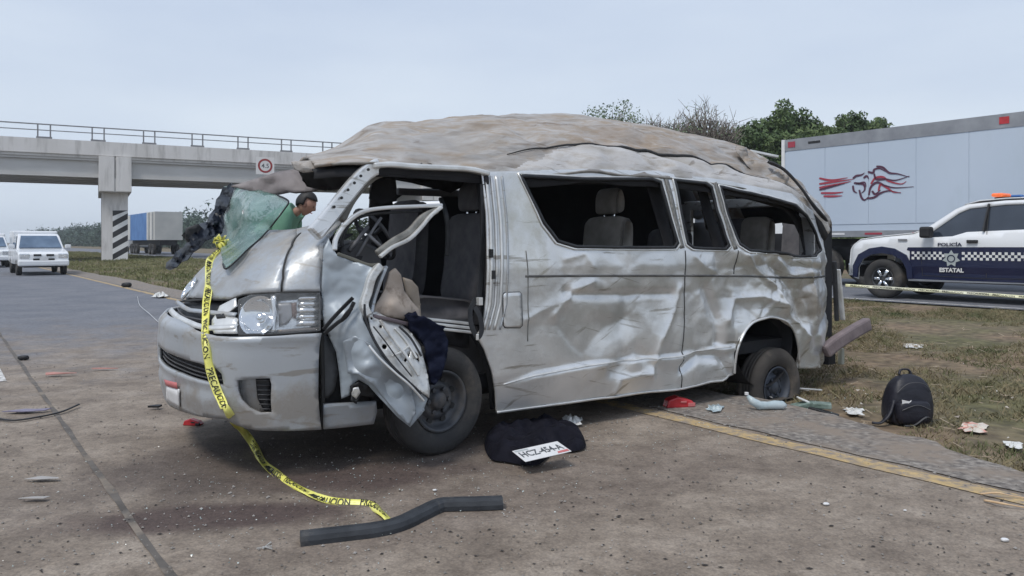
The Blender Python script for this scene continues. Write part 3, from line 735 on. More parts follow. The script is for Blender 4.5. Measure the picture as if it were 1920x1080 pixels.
XF = [(.15, -.14), (.3, -.20), (.45, -.235), (.70, -.24), (.82, -.22), (.90, -.14), (.97, -.10), (1.02, -.07), (1.10, -.01), (1.2, .10), (1.3, .24), (1.38, .39), (1.46, .57), (2.1, 1.05)]
def xf(z):
    if z <= XF[0][0]: return XF[0][1]
    for (a, b), (c, d) in zip(XF, XF[1:]):
        if z <= c: return b + (d - b) * (z - a) / (c - a)
    return XF[-1][1]
def front_surf(t, z):
    p = plan(t); x0 = (xf(z - .03) + xf(z) + xf(z + .03)) / 3
    return Vector((x0 + (1 - x0 / .95) * p[0], p[1] + .03 * max(0, z - 1.0) * (.94 - p[1]) / .94, z))
def inv(surf, px, py, g):
    a, b = g; lam = 1e-3
    def e(a, b):
        q = proj(V2W(surf(a, b))); return q[0] - px, q[1] - py
    r = e(a, b)
    for _ in range(40):
        h = 1e-3; ra = e(a + h, b); rb = e(a, b + h)
        j11, j21 = (ra[0] - r[0]) / h, (ra[1] - r[1]) / h; j12, j22 = (rb[0] - r[0]) / h, (rb[1] - r[1]) / h
        A = j11 * j11 + j21 * j21; Bq = j11 * j12 + j21 * j22; C = j12 * j12 + j22 * j22
        g1 = -(j11 * r[0] + j21 * r[1]); g2 = -(j12 * r[0] + j22 * r[1])
        A2, C2 = A * (1 + lam) + 1e-6, C * (1 + lam) + 1e-6; det = A2 * C2 - Bq * Bq
        da, db = (C2 * g1 - Bq * g2) / det, (A2 * g2 - Bq * g1) / det
        m = max(abs(da), abs(db)); 
        if m > .25: da, db = da * .25 / m, db * .25 / m
        rn = e(a + da, b + db)
        if rn[0] ** 2 + rn[1] ** 2 < r[0] ** 2 + r[1] ** 2: a, b, r, lam = a + da, b + db, rn, lam * .3
        else: lam = lam * 4 + 1e-3
        if r[0] ** 2 + r[1] ** 2 < .01: break
    return a, b
def IS(px, py): q = L(px, py, .03); return inv(side_surf, px, py, (q[0], q[2]))
def IF(px, py):
    best = None
    for t0 in (.4, .8, 1.2, 1.6):
        a = inv(front_surf, px, py, (t0, 1 - (py - 540) / 330)); q = proj(V2W(front_surf(*a))); e = (q[0] - px) ** 2 + (q[1] - py) ** 2
        if best is None or e < best[0] - .5: best = (e, a)
    return best[1]
def normal(surf, a, b):
    h = 1e-3; d = (surf(a + h, b) - surf(a - h, b)).cross(surf(a, b + h) - surf(a, b - h)); d.normalize(); return -d if surf is front_surf else d
def panel(name, surf, outline, holes=(), step=.03, dent=None, solid=.012, material='silver', parent=van, off=0.0, smooth=True):
    P, T = fill2d(outline, holes, step); vs = []
    for a, b in P:
        d = (dent(a, b) if dent else 0) + off; vs.append(surf(a, b) + normal(surf, a, b) * d)
    if surf is front_surf: T = [t[::-1] for t in T]
    return mesh_obj(name, vs, T, material, parent, smooth, solid=solid)
def ribbon_on(name, surf, path, width, material, parent=van, lift=.004, dent=None, step=.03, closed=False, solid=.004):
    path = densify(path, step, closed); N = len(path); vs = []; fs = []
    for i, (a, b) in enumerate(path):
        p0 = path[(i - 1) % N] if (i or closed) else path[i]; p1 = path[(i + 1) % N] if (i < N - 1 or closed) else path[i]
        dx, dy = p1[0] - p0[0], p1[1] - p0[1]; l = math.hypot(dx, dy) or 1; nx, ny = -dy / l, dx / l
        for s in (-.5, .5):
            u, v = a + nx * width * s, b + ny * width * s; d = (dent(u, v) if dent else 0) + lift
            vs.append(surf(u, v) + normal(surf, u, v) * d)
    for i in range(N if closed else N - 1): j = (i + 1) % N; fs.append((2 * i, 2 * i + 1, 2 * j + 1, 2 * j))
    o = mesh_obj(name, vs, fs, material, parent, True, solid=solid); o.modifiers[0].offset = 0; return o
def poly(fn, pts, n=0, closed=True):
    if n: pts = [(p[0], p[1]) for p in catmull([(x, y, 0) for x, y in pts], n, closed)]
    return [fn(x, y) for x, y in pts]
def tps(C, lam=300.0):
    """thin plate spline through the rows (x, y, value) of C"""
    n = len(C); X = C[:, :2]; d2 = ((X[:, None] - X[None]) ** 2).sum(-1); K = np.where(d2 > 0, .5 * d2 * np.log(d2 + 1e-9), 0) + lam * np.eye(n)
    P = np.hstack([np.ones((n, 1)), X]); A = np.zeros((n + 3, n + 3)); A[:n, :n] = K; A[:n, n:] = P; A[n:, :n] = P.T
    w = np.linalg.solve(A, np.concatenate([C[:, 2], np.zeros(3)]))
    def f(x, y): d = (X[:, 0] - x) ** 2 + (X[:, 1] - y) ** 2; return float((w[:n] * np.where(d > 0, .5 * d * np.log(d + 1e-9), 0)).sum() + w[n] + w[n + 1] * x + w[n + 2] * y)
    return f
def patch(name, pts, material, parent=van, ctrl=(), step=9, crumple=0.0, cs=.02, solid=.006, holes=(), smooth=True, seed=0, oct=3):
    """sheet metal: outline given as (px, py, lateral), relief from control points of the same form; a true 3-D sheet"""
    P, T = fill2d([(p[0], p[1]) for p in pts], holes, step)
    C = np.array([(p[0], p[1], p[2]) for p in list(pts) + list(ctrl)], float); vs = []; ft_ = tps(C)
    for x, y in P:
        lat = ft_(x, y)
        if crumple: lat += crumple * ridg(Vector((x * cs, y * cs, seed * 7.3)), oct)
        vs.append(L(x, y, lat))
    return mesh_obj(name, vs, [t[::-1] for t in T], material, parent, smooth, solid=solid)

def strap(name, pts, w, t, mt, parent=van, up=(0, 1, 0)):
    P = catmull([L(*p) for p in pts], 5); v = []; f = []; N = len(P); Uy = Vector(up)
    for i, p in enumerate(P):
        d = (P[min(N - 1, i + 1)] - P[max(0, i - 1)]).normalized(); n_ = d.cross(Uy).normalized(); y = n_.cross(d).normalized()
        v += [p + n_ * w / 2 - y * t / 2, p - n_ * w / 2 - y * t / 2, p - n_ * w / 2 + y * t / 2, p + n_ * w / 2 + y * t / 2]
    for i in range(N - 1):
        for k in range(4): f.append((4 * i + k, 4 * i + (k + 1) % 4, 4 * i + 4 + (k + 1) % 4, 4 * i + 4 + k))
    f += [(3, 2, 1, 0), tuple(4 * (N - 1) + k for k in range(4))]
    return mesh_obj(name, v, f, mt, parent, False, bevel=min(w, t) * .3)
# ---- dents of the side: creases in side coordinates
CR = []
def crease(pts, amp, w, step_=False): CR.append(([IS(*p) for p in pts], amp, w, step_))
crease([(940, 722), (1000, 703), (1060, 692), (1130, 680), (1265, 668), (1330, 655), (1372, 650)], .022, .018, True)
crease([(1062, 548), (1085, 552), (1150, 553), (1260, 550)], -.014, .03)
crease([(1040, 590), (1075, 545), (1110, 528)], .018, .035)
crease([(1180, 560), (1172, 620), (1170, 690)], -.012, .06)
crease([(1222, 700), (1240, 640), (1262, 590), (1275, 540)], .02, .04)
crease([(1150, 690), (1195, 660), (1230, 690)], -.018, .05)
crease([(1150, 735), (1160, 710), (1220, 700)], .02, .03)
crease([(1330, 545), (1350, 600), (1352, 640)], -.03, .05)
crease([(1365, 600), (1380, 560), (1430, 556), (1480, 575)], .03, .03)
crease([(1398, 480), (1425, 510), (1455, 540), (1478, 590), (1515, 630)], .03, .028)
crease([(1455, 500), (1500, 560), (1512, 610)], -.03, .05)
crease([(1510, 470), (1525, 530), (1530, 600)], .026, .035)
crease([(1370, 700), (1350, 668), (1310, 665), (1280, 690)], -.03, .04)
crease([(1060, 485), (1095, 475), (1110, 500)], .010, .03)
crease([(1300, 480), (1318, 500), (1345, 510)], .012, .03)
crease([(985, 600), (1020, 580), (1062, 560)], .010, .03)
crease([(1460, 480), (1490, 500), (1545, 505)], -.022, .03)
def side_dent(s, z):
    d = 0
    for pts, amp, w, st in CR:
        amp = amp * 1.35
        if min(p[0] for p in pts) - 3 * w > s or max(p[0] for p in pts) + 3 * w < s: continue
        q = dseg(s, z, pts, False)
        if st:
            # below the line the skin stands proud, above it is pushed in
            zl = np.interp(s, [p[0] for p in pts], [p[1] for p in pts]); k = max(-1, min(1, (zl - z) / w))
            fade = max(0, min(1, (s - pts[0][0]) / .3)); d += amp * .5 * k * fade * math.exp(-max(0, abs(z - zl) - w) / .18)
        elif q < 3 * w: d += amp * math.exp(-(q / w) ** 2 * .9) if amp < 0 else amp * math.exp(-(q / w))
    env = max(0, min(1, (s - 1.75) / .6)); rear = max(0, min(1, (s - 3.2) / 1.2)); low = 1 if z < 1.2 else max(.25, 1 - (z - 1.2) * 4)
    v = Vector((s * 1.5, z * 1.6, 4.0)); d += (.010 * env + .035 * rear) * ridg(v, 2) * low + (.030 * env + .050 * rear) * low * ((lambda q: min(.5, q[1] - q[0]) - .2)(noise.voronoi(Vector((s * 1.9 + .35 * noise.noise(v * 1.3), z * 2.3 + .3 * noise.noise(v * 1.7 + Vector((5, 5, 5))), 1.5)))[0])) + .018 * rear * low * (lambda q: q[1] - q[0])(noise.voronoi(Vector((s * 5, z * 6, 3)))[0]) + .010 * env * noise.noise(Vector((s * 2.2, z * 3, 8)))
    d += (.0006 + .0012 * env + .003 * rear) * noise.noise(Vector((s * 7, z * 9, 1)))
    d -= .020 * env * max(0, 1 - abs(z - .75) / .4)
    return -d * 0 + d
W1 = poly(IS, [(976, 330), (1100, 336), (1222, 336), (1238, 342), (1250, 385), (1270, 455), (1264, 464), (1180, 464), (1080, 463), (1046, 452), (1020, 418), (998, 375)])
W2 = poly(IS, [(1264, 338), (1322, 344), (1334, 352), (1346, 400), (1364, 460), (1358, 467), (1300, 465), (1288, 456), (1276, 400)])
W3 = poly(IS, [(1350, 350), (1385, 358), (1440, 370), (1490, 385), (1512, 405), (1530, 440), (1537, 468), (1528, 480), (1500, 481), (1450, 473), (1400, 470), (1384, 458), (1366, 405)])
SO = poly(IS, [(903, 322), (912, 400), (914, 480), (912, 560), (906, 612), (893, 630), (908, 655), (922, 695), (929, 735), (931, 774), (1000, 764), (1100, 751), (1200, 738), (1280, 729), (1330, 716), (1352, 714), (1376, 703),
              (1377, 680), (1382, 650), (1394, 622), (1412, 604), (1440, 595), (1466, 600), (1486, 618), (1495, 648), (1497, 692), (1525, 690), (1545, 683), (1552, 655), (1568, 625), (1570, 560), (1564, 490), (1555, 450), (1538, 415), (1512, 385), (1484, 362),
              (1430, 352), (1350, 336), (1260, 326), (1234, 320), (1160, 318), (1100, 316), (980, 320)])
# B pillar surf sinks a little at its front edge
panel('side_panel', side_surf, SO, [W1, W2, W3], .017, side_dent, .014, 'silver_side')
LIN = [(a + (.03 if a < 2 else -.04 if a > 4.9 else 0), b) for a, b in SO]
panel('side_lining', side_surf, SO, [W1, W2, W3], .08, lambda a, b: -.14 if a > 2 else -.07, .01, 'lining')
for W in (W1, W2, W3):
    o = ribbon_on('window_seal', side_surf, W, .022, 'black', lift=.000, dent=side_dent, closed=True, solid=.02)
    cx = sum(p[0] for p in W) / len(W); cz = sum(p[1] for p in W) / len(W)
    Wo = [(a + (a - cx) / abs(a - cx + 1e-6) * .020, b + (b - cz) / abs(b - cz + 1e-6) * .016) for a, b in W]
    ribbon_on('window_frame', side_surf, Wo, .014, 'edge', lift=.005, dent=side_dent, closed=True, solid=.006)
# post between windows: dark scratched plates
for p, q in (((1243, 332), (1278, 466)), ((1336, 342), (1376, 468))):
    ribbon_on('window_post', side_surf, [IS(p[0] + 4, p[1]), IS(q[0], q[1])], .045, mat('scratched post', [(.10, .10, .09), (.30, .29, .27)], rough=.6, scale=30, stretch=(4, 4, 1)), lift=.004, dent=side_dent)
# body line, seams, fuel lid
ribbon_on('body_line', side_surf, [IS(x, y) for x, y in ((985, 518), (1100, 517), (1280, 517), (1400, 518), (1440, 519), (1470, 521), (1560, 518))], .016, mat('dark groove', [(.07, .07, .07), (.13, .13, .125)], rough=.7, scale=9), dent=side_dent, lift=.002)
ribbon_on('panel_seam', side_surf, [IS(x, y) for x, y in ((1283, 470), (1284, 520), (1285, 600), (1280, 660), (1276, 726))], .008, 'seam', dent=side_dent, lift=.0015)
ribbon_on('panel_seam', side_surf, [IS(x, y) for x, y in ((1380, 470), (1380, 514))], .008, 'seam', dent=side_dent, lift=.0015)
ribbon_on('panel_seam', side_surf, [IS(x, y) for x, y in ((986, 470), (990, 520), (990, 640))], .006, mat('faint seam', [(.16, .16, .15)], rough=.7), dent=side_dent, lift=.0012)
ribbon_on('sill_edge', side_surf, [IS(x, y) for x, y in ((931, 773), (1000, 763), (1100, 750), (1200, 737), (1280, 728), (1330, 715), (1352, 713), (1374, 702))], .016, 'edge', dent=side_dent, lift=.006)
ribbon_on('crease_highlight', side_surf, [IS(x, y) for x, y in ((944, 721), (1000, 704), (1060, 693), (1130, 681), (1265, 669), (1330, 657), (1372, 650))], .010, 'edge', dent=side_dent, lift=.003)  # bright ribbon laid on as the highlight along the lower crease
FL = poly(IS, [(946, 549), (974, 548), (977, 552), (978, 610), (974, 614), (947, 614), (944, 610), (943, 553)])
panel('fuel_lid', side_surf, FL, (), .02, side_dent, .006, 'silver_side', off=.006)
ribbon_on('fuel_lid_gap', side_surf, FL, .010, 'seam', closed=True, dent=side_dent, lift=.0035)
# wheel arch lip, crumpled
AR = [(1376, 700), (1377, 680), (1382, 650), (1394, 622), (1412, 604), (1440, 595), (1466, 600), (1486, 618), (1495, 648), (1497, 690)]
lip = [side_surf(*IS(x, y)) + Vector((0, -.012 + .015 * noise.noise(Vector((x * .05, 2, 3))), 0)) for x, y in [(p[0], p[1]) for p in catmull([(x, y, 0) for x, y in AR], 5)]]
m_ = MB(); m_.tube(lip, .011, 6); m_.build('wheel_arch_lip', 'silver_side', van, smooth=True)
well = MB(); wc = L(1440, 690, .0)
well.lathe([(.40, .03), (.40, .55)], 32, (wc[0], 0, .46)); well.lathe([(.40, .55), (.001, .55)], 32, (wc[0], 0, .46)); well.build('wheel_well', 'lining', van, smooth=True)
# bars of the B pillar
for dx, w_, mt in ((4, .022, 'edge'), (14, .016, 'silver_side'), (24, .02, 'edge'), (35, .012, 'silver')):
    ribbon_on('pillar_flange', side_surf, [IS(906 + dx, 330), IS(915 + dx, 420), IS(917 + dx, 500), IS(914 + dx, 570), IS(902 + dx, 618)], w_, mt, lift=.010 - dx * .0002, dent=side_dent, solid=.008)
for x, y in ((918, 475), (922, 515)):
    m_ = MB(); q = side_surf(*IS(x, y)); m_.box((q[0], q[1] - .018, q[2]), (.022, .02, .055)); m_.build('door_striker', 'black', van)


# ---- roof
def pl_lat(pts): return [L(x, y, lt) for x, y, lt in pts]
def resample(pts, n):
    pts = catmull(pts, 8); d = [0]
    for i in range(1, len(pts)): d.append(d[-1] + (pts[i] - pts[i - 1]).length)
    out = []
    for k in range(n):
        t = d[-1] * k / (n - 1); i = 0
        while i < len(d) - 2 and d[i + 1] < t: i += 1
        out.append(pts[i].lerp(pts[i + 1], (t - d[i]) / max(1e-9, d[i + 1] - d[i])))
    return out
NR = 200
rl = resample(pl_lat([(588, 309, .22), (640, 305, .18), (700, 304, .13), (800, 311, .11), (905, 322, .11), (980, 330, .10), (1060, 324, .10), (1110, 320, .10), (1170, 328, .10), (1235, 331, .10), (1350, 345, .10), (1430, 360, .10), (1484, 374, .10), (1520, 398, .11), (1548, 440, .12)]), NR)
rc = resample(pl_lat([(585, 303, .34), (640, 293, .30), (720, 294, .24), (800, 303, .17), (870, 302, .19), (930, 290, .22), (1000, 277, .26), (1100, 268, .30), (1200, 275, .32), (1290, 293, .32), (1370, 316, .30), (1430, 336, .26), (1490, 352, .20), (1530, 385, .16), (1556, 425, .14)]), NR)
rt = resample(pl_lat([(560, 303, .95), (610, 290, .95), (650, 272, .9), (680, 255, .85), (702, 243, .85), (760, 233, .9), (860, 227, .95), (1000, 221, 1.0), (1090, 219, 1.0), (1150, 228, .95), (1250, 243, .9), (1350, 264, .9), (1400, 281, .85), (1440, 300, .7), (1500, 345, .4), (1560, 425, .2)]), NR)
rr_ = []
for i, p in enumerate(rt):
    rr_.append(Vector((p[0] + .42 * max(0, 1 - i / 60), 1.74, max(1.5, p[2] - .02))))
def roof_pt(i, v):
    a, b, c, d = rl[i], rc[i], rt[i], rr_[i]
    if v < .22: k = v / .22; p = a.lerp(b, k); return p + Vector((0, -.03 * math.sin(k * math.pi), .0))
    if v < .66:
        k = (v - .22) / .44; p = b.lerp(c, k); return p + Vector((0, 0, .035 * math.sin(k * math.pi)))
    k = (v - .66) / .34; p = c.lerp(d, k); return p + Vector((0, 0, .10 * math.sin(k * math.pi) * (1 - k * .3) - .02 * k))
NV = 70; vs = []; fs = []
for i in range(NR):
    for j in range(NV):
        v = j / (NV - 1); p = roof_pt(i, v)
        edge = min(1, v / .06) * (.35 + .65 * min(1, abs(v - .66) / .12)) * min(1, .12 + i / 34)
        q = Vector((p[0] * 1.1, p[1] * 2.6 + p[2] * 2.2, 2.2)); vd = noise.voronoi(Vector((p[0] * 1.5 + .3 * noise.noise(q), p[1] * 1.7, p[2] * 2)))[0]; vd2 = noise.voronoi(Vector((p[0] * 4 + .3 * noise.noise(q * 3), p[1] * 5, p[2] * 6)))[0]
        d = .045 * ridg(q * .8, 2) + .075 * (vd[1] - vd[0] - .25) + .018 * (vd2[1] - vd2[0]) + .006 * noise.noise(Vector((p[0] * 3, p[1] * 9, p[2] * 9)))
        # the long fold line under the crease
        fold = -.03 * math.exp(-((v - .225) / .012) ** 2) * max(0, min(1, (p[0] - 1.3) / .3))
        p = p + Vector((0, -.55 * (d * edge + fold), .85 * d * edge + fold * .5)); vs.append(p)
for i in range(NR - 1):
    for j in range(NV - 1):
        q = i * NV + j; fs.append((q, q + NV, q + NV + 1, q + 1))
roof = mesh_obj('roof', vs, fs, 'roof', van, True, solid=.02)
M['roof_side'] = mat('scuffed pale roof side', [(.42, .385, .34), (.54, .52, .50), (.62, .61, .60)], rough=.5, metal=.3, scale=3, detail=9, stretch=(.9, 2, 3), bump=.4, bscale=8, scratch=((.2, .165, .13), 10), dirt=(.30, .25, .195), dscale=3, dpos=(.5, .72), bdist=.02)
roof.data.materials.append(M['roof_side'])
for i, pl_ in enumerate(roof.data.polygons):
    if i % (NV - 1) < min(15, (i // (NV - 1) - 40) * .45 + 3 * noise.noise(Vector((i // (NV - 1) * .2, 0, 0)))): pl_.material_index = 1
# dark fold line along the roof side
m_ = MB(); js = int(.225 * (NV - 1)) + 0
fp = [vs[i * NV + js] + Vector((0, -.020, .004)) for i in range(int(NR * .26), int(NR * .88), 2)]
m_.tube(fp, [.004 + .009 * math.sin(math.pi * i / len(fp)) for i in range(len(fp))], 5); m_.build('roof_fold', 'seam', van, smooth=True)
# dark gutter along the roof edge
m_ = MB(); m_.tube([vs[i * NV] + Vector((0, -.002, -.006)) for i in range(4, NR - 24, 2)], .009, 6); m_.build('roof_gutter', mat('grimy gutter', [(.09, .085, .075), (.30, .28, .25)], rough=.7, scale=6), van, smooth=True)
# ceiling lining
vl = []; fl_ = []
for ii, i in enumerate(range(0, NR, 6)):
    for j in range(0, NV - 8, 6): vl.append(vs[i * NV + j] - Vector((0, 0, .05 + (.03 if j < 6 else 0))))
nj = len(range(0, NV - 8, 6)); ni = len(range(0, NR, 6))
for i in range(ni - 1):
    for j in range(nj - 1): q = i * nj + j; fl_.append((q, q + nj, q + nj + 1, q + 1))
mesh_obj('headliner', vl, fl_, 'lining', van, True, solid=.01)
# torn front edge of the roof: drooping header and lip
patch('torn_roof_header', [(432, 349, 1.75), (470, 338, 1.6), (520, 322, 1.4), (560, 316, 1.25), (600, 312, 1.1), (640, 318, .95), (660, 335, .9), (640, 352, .95), (590, 356, 1.05), (545, 361, 1.2), (515, 367, 1.35), (480, 360, 1.5), (450, 353, 1.7)], mat('grey torn header', [(.17, .15, .15), (.27, .245, .24)], rough=.7, scale=5, bump=.3), ctrl=[(520, 345, 1.3), (590, 335, 1.15)], crumple=.10, cs=.014, step=7, solid=.02)
patch('roof_lip', [(545, 303, .45), (575, 301, .42), (610, 299, .36), (650, 301, .30), (700, 303, .2), (702, 313, .2), (650, 315, .3), (605, 316, .36), (590, 322, .40), (568, 324, .42), (552, 318, .46)], 'roof', ctrl=[(570, 312, .36)], crumple=.06, cs=.03, step=5, solid=.02)
patch('header_underside', [(560, 322, .6), (600, 316, .5), (700, 314, .3), (690, 330, .35), (650, 352, .6), (610, 358, .8), (575, 350, .8)], 'lining', crumple=.06, cs=.03, step=8, solid=.015)
# black seal sprung off the rear corner, white strip on the roof tail
m_ = MB(); m_.tube(catmull([L(1440, 303, .35), L(1470, 318, .25), L(1500, 350, .14), L(1525, 385, .06), L(1550, 414, .03)], 6), [.03, .034, .038, .036, .034, .03, .03, .03, .03, .03, .026, .026, .026, .026, .026, .03, .03, .03, .036, .036, .04, .04, .04, .03, .02][:25], 8, flat=.5); m_.build('rear_seal', 'black', van, smooth=True)
m_ = MB(); a_, b_ = L(1405, 283, .9), L(1458, 294, .75); m_.bar(a_, b_, .05, .025); m_.build('roof_spoiler_strip', 'edge', van, bevel=.005)
patch('torn_roof_tail', [(1380, 283, .5), (1400, 276, .5), (1404, 296, .48), (1440, 306, .4), (1480, 330, .3), (1470, 348, .22), (1420, 332, .3)], 'roof', crumple=.08, cs=.03, step=6)

# ---- far side wall with its broken windows
def farp(pts, lt=1.80): return [(x, y, lt) for x, y in pts]
FH = [[(742, 337), (775, 343), (815, 353), (744, 354)], [(736, 379), (757, 364), (830, 367), (830, 382), (800, 386), (738, 386)], [(841, 353), (879, 347), (877, 359), (845, 358)],
      [(1357, 357), (1402, 369), (1402, 413), (1385, 413), (1382, 396), (1358, 401)], [(1408, 368), (1450, 384), (1452, 412), (1408, 413)], [(1454, 388), (1475, 394), (1469, 412), (1474, 438), (1450, 438)],
      [(1297, 407), (1312, 412), (1330, 402), (1334, 378), (1345, 380), (1350, 415), (1299, 418)]]
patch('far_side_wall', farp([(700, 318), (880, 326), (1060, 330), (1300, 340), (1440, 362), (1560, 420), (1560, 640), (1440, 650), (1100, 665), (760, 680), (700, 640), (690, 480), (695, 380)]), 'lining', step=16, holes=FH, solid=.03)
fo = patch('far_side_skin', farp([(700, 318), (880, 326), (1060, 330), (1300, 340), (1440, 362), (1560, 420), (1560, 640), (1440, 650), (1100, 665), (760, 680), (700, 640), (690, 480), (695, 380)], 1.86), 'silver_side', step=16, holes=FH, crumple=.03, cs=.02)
# rear end: body corner, closing wall, lamp, bumper
rw = MB()
for (y0, y1, z0, z1) in ((.13, .95, .45, 1.15), (.95, 1.70, .45, 1.15), (.12, .3, 1.15, 1.7), (1.65, 1.80, 1.15, 1.75), (.2, 1.75, 1.68, 1.78)):
    rw.box((5.33, (y0 + y1) / 2, (z0 + z1) / 2), (.05, y1 - y0 - .004, z1 - z0 - .002))
rw.build('tailgate', 'silver_side', van, bevel=.01)
tl = MB(); p0 = L(1567, 495, .10); tl.bar(L(1564, 490, .13), L(1569, 602, .13), .035, .04, up=(0, 1, 0)); tl.build('tail_lamp_socket', 'black', van, bevel=.01)
tl = MB(); tl.bar(L(1571, 505, .15), L(1580, 600, .15), .028, .05, up=(0, 1, 0)); tl.build('tail_lamp', 'edge', van, bevel=.008)
strap('rear_bumper', [(1546, 660, .08), (1570, 641, .04), (1600, 622, .02), (1627, 607, .02)], .13, .09, 'rear_bumper', up=(.3, 1, 0))
m_ = MB(); q = L(1577, 668, .12); m_.box((q[0], q[1], q[2]), (.05, .05, .16)); m_.build('bumper_bracket', mat('pale bracket', [(.36, .36, .30)], rough=.7), van, bevel=.01)
m_ = MB(); q = L(1560, 668, .2); m_.box((q[0], q[1] + .1, q[2]), (.12, .2, .16)); m_.build('bumper_cavity', 'lining', van)

# ---- underbody and floor
m_ = MB(); m_.box((3.0, .95, .40), (4.5, 1.62, .10)); m_.box((1.35, .98, .46), (1.0, 1.2, .1)); m_.build('floor_pan', 'lining', van)
m_ = MB(); m_.box((.55, .95, .42), (.7, 1.5, .25)); m_.box((4.11, .95, .25), (.12, 1.5, .12)); m_.box((2.6, .5, .3), (2.6, .09, .12)); m_.box((2.6, 1.4, .3), (2.6, .09, .12)); m_.build('chassis_frame', 'chassis', van)

# ---- front: hood, fender, bumper, grille, lamps
TF = TT - .55
def hood_dent(t, z): return .006 * noise.noise(Vector((t * 3, z * 4, 2))) + .004 * ridg(Vector((t * 2, z * 3, 0)), 3) - .012 * math.exp(-((t - TC) / .5) ** 2) * 0
HOODL = [(430, 560), (455, 551), (490, 548), (526, 547)]
T5, ZT = IF(500, 431)
hood_o = [(TF, 1.0), ] + [(TC + .25, .965)] + [IF(x, y) for x, y in HOODL] + [IF(x, y) for x, y in ((528, 520), (532, 490), (545, 462), (556, 440))] + [IF(x, y) for x, y in ((556, 429), (530, 430), (500, 431))] + [(max(T5 + .12, TC), ZT + .01), (max(T5 + .3, TC + .4), ZT), (TF, ZT - .08)]
panel('hood', front_surf, hood_o, (), .03, hood_dent, .01, 'silver')
fen_o = [IF(x, y) for x, y in ((529, 547), (560, 546), (601, 547), (603, 500), (606, 462), (622, 440), (640, 415), (622, 406), (590, 420), (552, 428), (544, 445), (546, 462), (535, 490), (531, 520))]
panel('front_fender', front_surf, fen_o, (), .025, hood_dent, .01, 'silver', off=-.004)
ribbon_on('hood_gap', front_surf, [IF(x, y) for x, y in ((527, 547), (530, 520), (533.5, 490), (546.5, 462), (562, 437))], .009, 'seam', dent=hood_dent, lift=-.002)
panel('front_core', front_surf, [(.35, .35), (TT - .35, .35), (TT - .35, 1.25), (.35, 1.25)], (), .08, lambda a, b: -.09, .02, 'lining')
# bumper
BU = [IF(x, y) for x, y in ((601, 624), (560, 626), (530, 629), (480, 632), (440, 634), (410, 633), (395, 628))] + [(TC - .15, .845), (TC + .2, .845), (TF, .86), (TT - .12, .8), (TT - .12, .3), (TF, .28), (TC + .2, .30)] + \
     [IF(x, y) for x, y in ((425, 783), (450, 796), (480, 804), (540, 806), (601, 804))]
INT = [IF(x, y) for x, y in ((410, 690), (380, 680), (340, 668))] + [(TC + .35, .66), (TC + .35, .56)] + [IF(x, y) for x, y in ((345, 700), (385, 714), (424, 722), (420, 700))]
FOG = [IF(x, y) for x, y in ((447, 712), (475, 709), (506, 708), (509, 720), (510, 772), (490, 772), (470, 763), (455, 748), (448, 730))]
def bump_d(t, z): return .0015 * noise.noise(Vector((t * 2, z * 2, 2))) + .012 * math.exp(-((z - .80) / .035) ** 2) - .012 * math.exp(-((z - .50) / .03) ** 2) * (1 if t > 1.0 else max(0, (t - .8) / .2))
panel('front_bumper', front_surf, BU, [INT, FOG], .025, bump_d, .02, 'bumper', off=.02)
fl2 = bpy.context
o = panel('intake_back', front_surf, [(min(p[0] for p in INT) - .03, .42), (TC + .4, .42), (TC + .4, .72), (min(p[0] for p in INT) - .03, .72)], (), .06, lambda a, b: -.05, .01, 'grille_dark')
for k in range(3):
    u = (k + .8) / 3.6
    a0 = IF(412, 692); a1 = IF(424, 720); b0, b1 = (TC + .33, .66), (TC + .33, .56)
    p = (a0[0] + (a1[0] - a0[0]) * u + .02, a0[1] + (a1[1] - a0[1]) * u); q = (b0[0], b0[1] + (b1[1] - b0[1]) * u)
    ribbon_on('intake_bar', front_surf, [p, q], .007, 'dash', lift=-.01, solid=.01)
# fog lamp pocket: curved light liner, mesh on the right
panel('fog_pocket', front_surf, [IF(x, y) for x, y in ((440, 704), (515, 702), (517, 780), (440, 778))], (), .03, lambda a, b: -.045, .008, 'bumper')
panel('fog_pocket_mesh', front_surf, [IF(x, y) for x, y in ((478, 709), (508, 708), (510, 773), (494, 772), (482, 750))], (), .02, lambda a, b: -.02, .006, 'grille_dark')
for k in range(7):
    y = 714 + k * 9; ribbon_on('fog_mesh_rib', front_surf, [IF(479 + k * 1.2, y), IF(508, y + .5)], .006, 'dash', lift=-.014, solid=.004)
# licence plate remnant low on the bumper
panel('plate_stub', front_surf, [IF(x, y) for x, y in ((322, 722), (346, 728), (346, 760), (322, 748))], (), .03, None, .004, 'plate', off=.03)
panel('plate_stub_print', front_surf, [IF(x, y) for x, y in ((318, 710), (342, 716), (343, 727), (322, 721))], (), .03, None, .003, 'ink_red', off=.034)
# upper grille: dark slots with chrome wing bars
panel('grille_backing', front_surf, [IF(448, 556), (TC + .42, .965), (TC + .42, .83), IF(448, 634)], (), .04, lambda a, b: -.035, .01, 'grille_dark')
def gbar(name, pts, w, mt, lift): return ribbon_on(name, front_surf, [IF(x, y) if not isinstance(x, str) else y for x, y in pts], w, mt, lift=lift, solid=.008)
gbar('grille_bar', [(445, 592), (420, 590), (390, 587), (360, 584), ('r', (TC + .15, .917)), ('r', (TC + .4, .922))], .022, 'silver', .012)
gbar('grille_bar', [(445, 614), (420, 616), (395, 617), (370, 612), ('r', (TC + .1, .862)), ('r', (TC + .4, .87))], .026, 'edge', .010)
gbar('grille_fin', [(392, 600), (370, 597), (345, 592), ('r', (TC + .3, .895))], .008, 'dash', -.01)
panel('grille_wing', front_surf, [IF(x, y) for x, y in ((400, 602), (415, 575), (445, 560), (447, 575), (425, 592), (447, 598), (447, 626), (404, 626))], (), .02, None, .008, 'edge', off=.012)
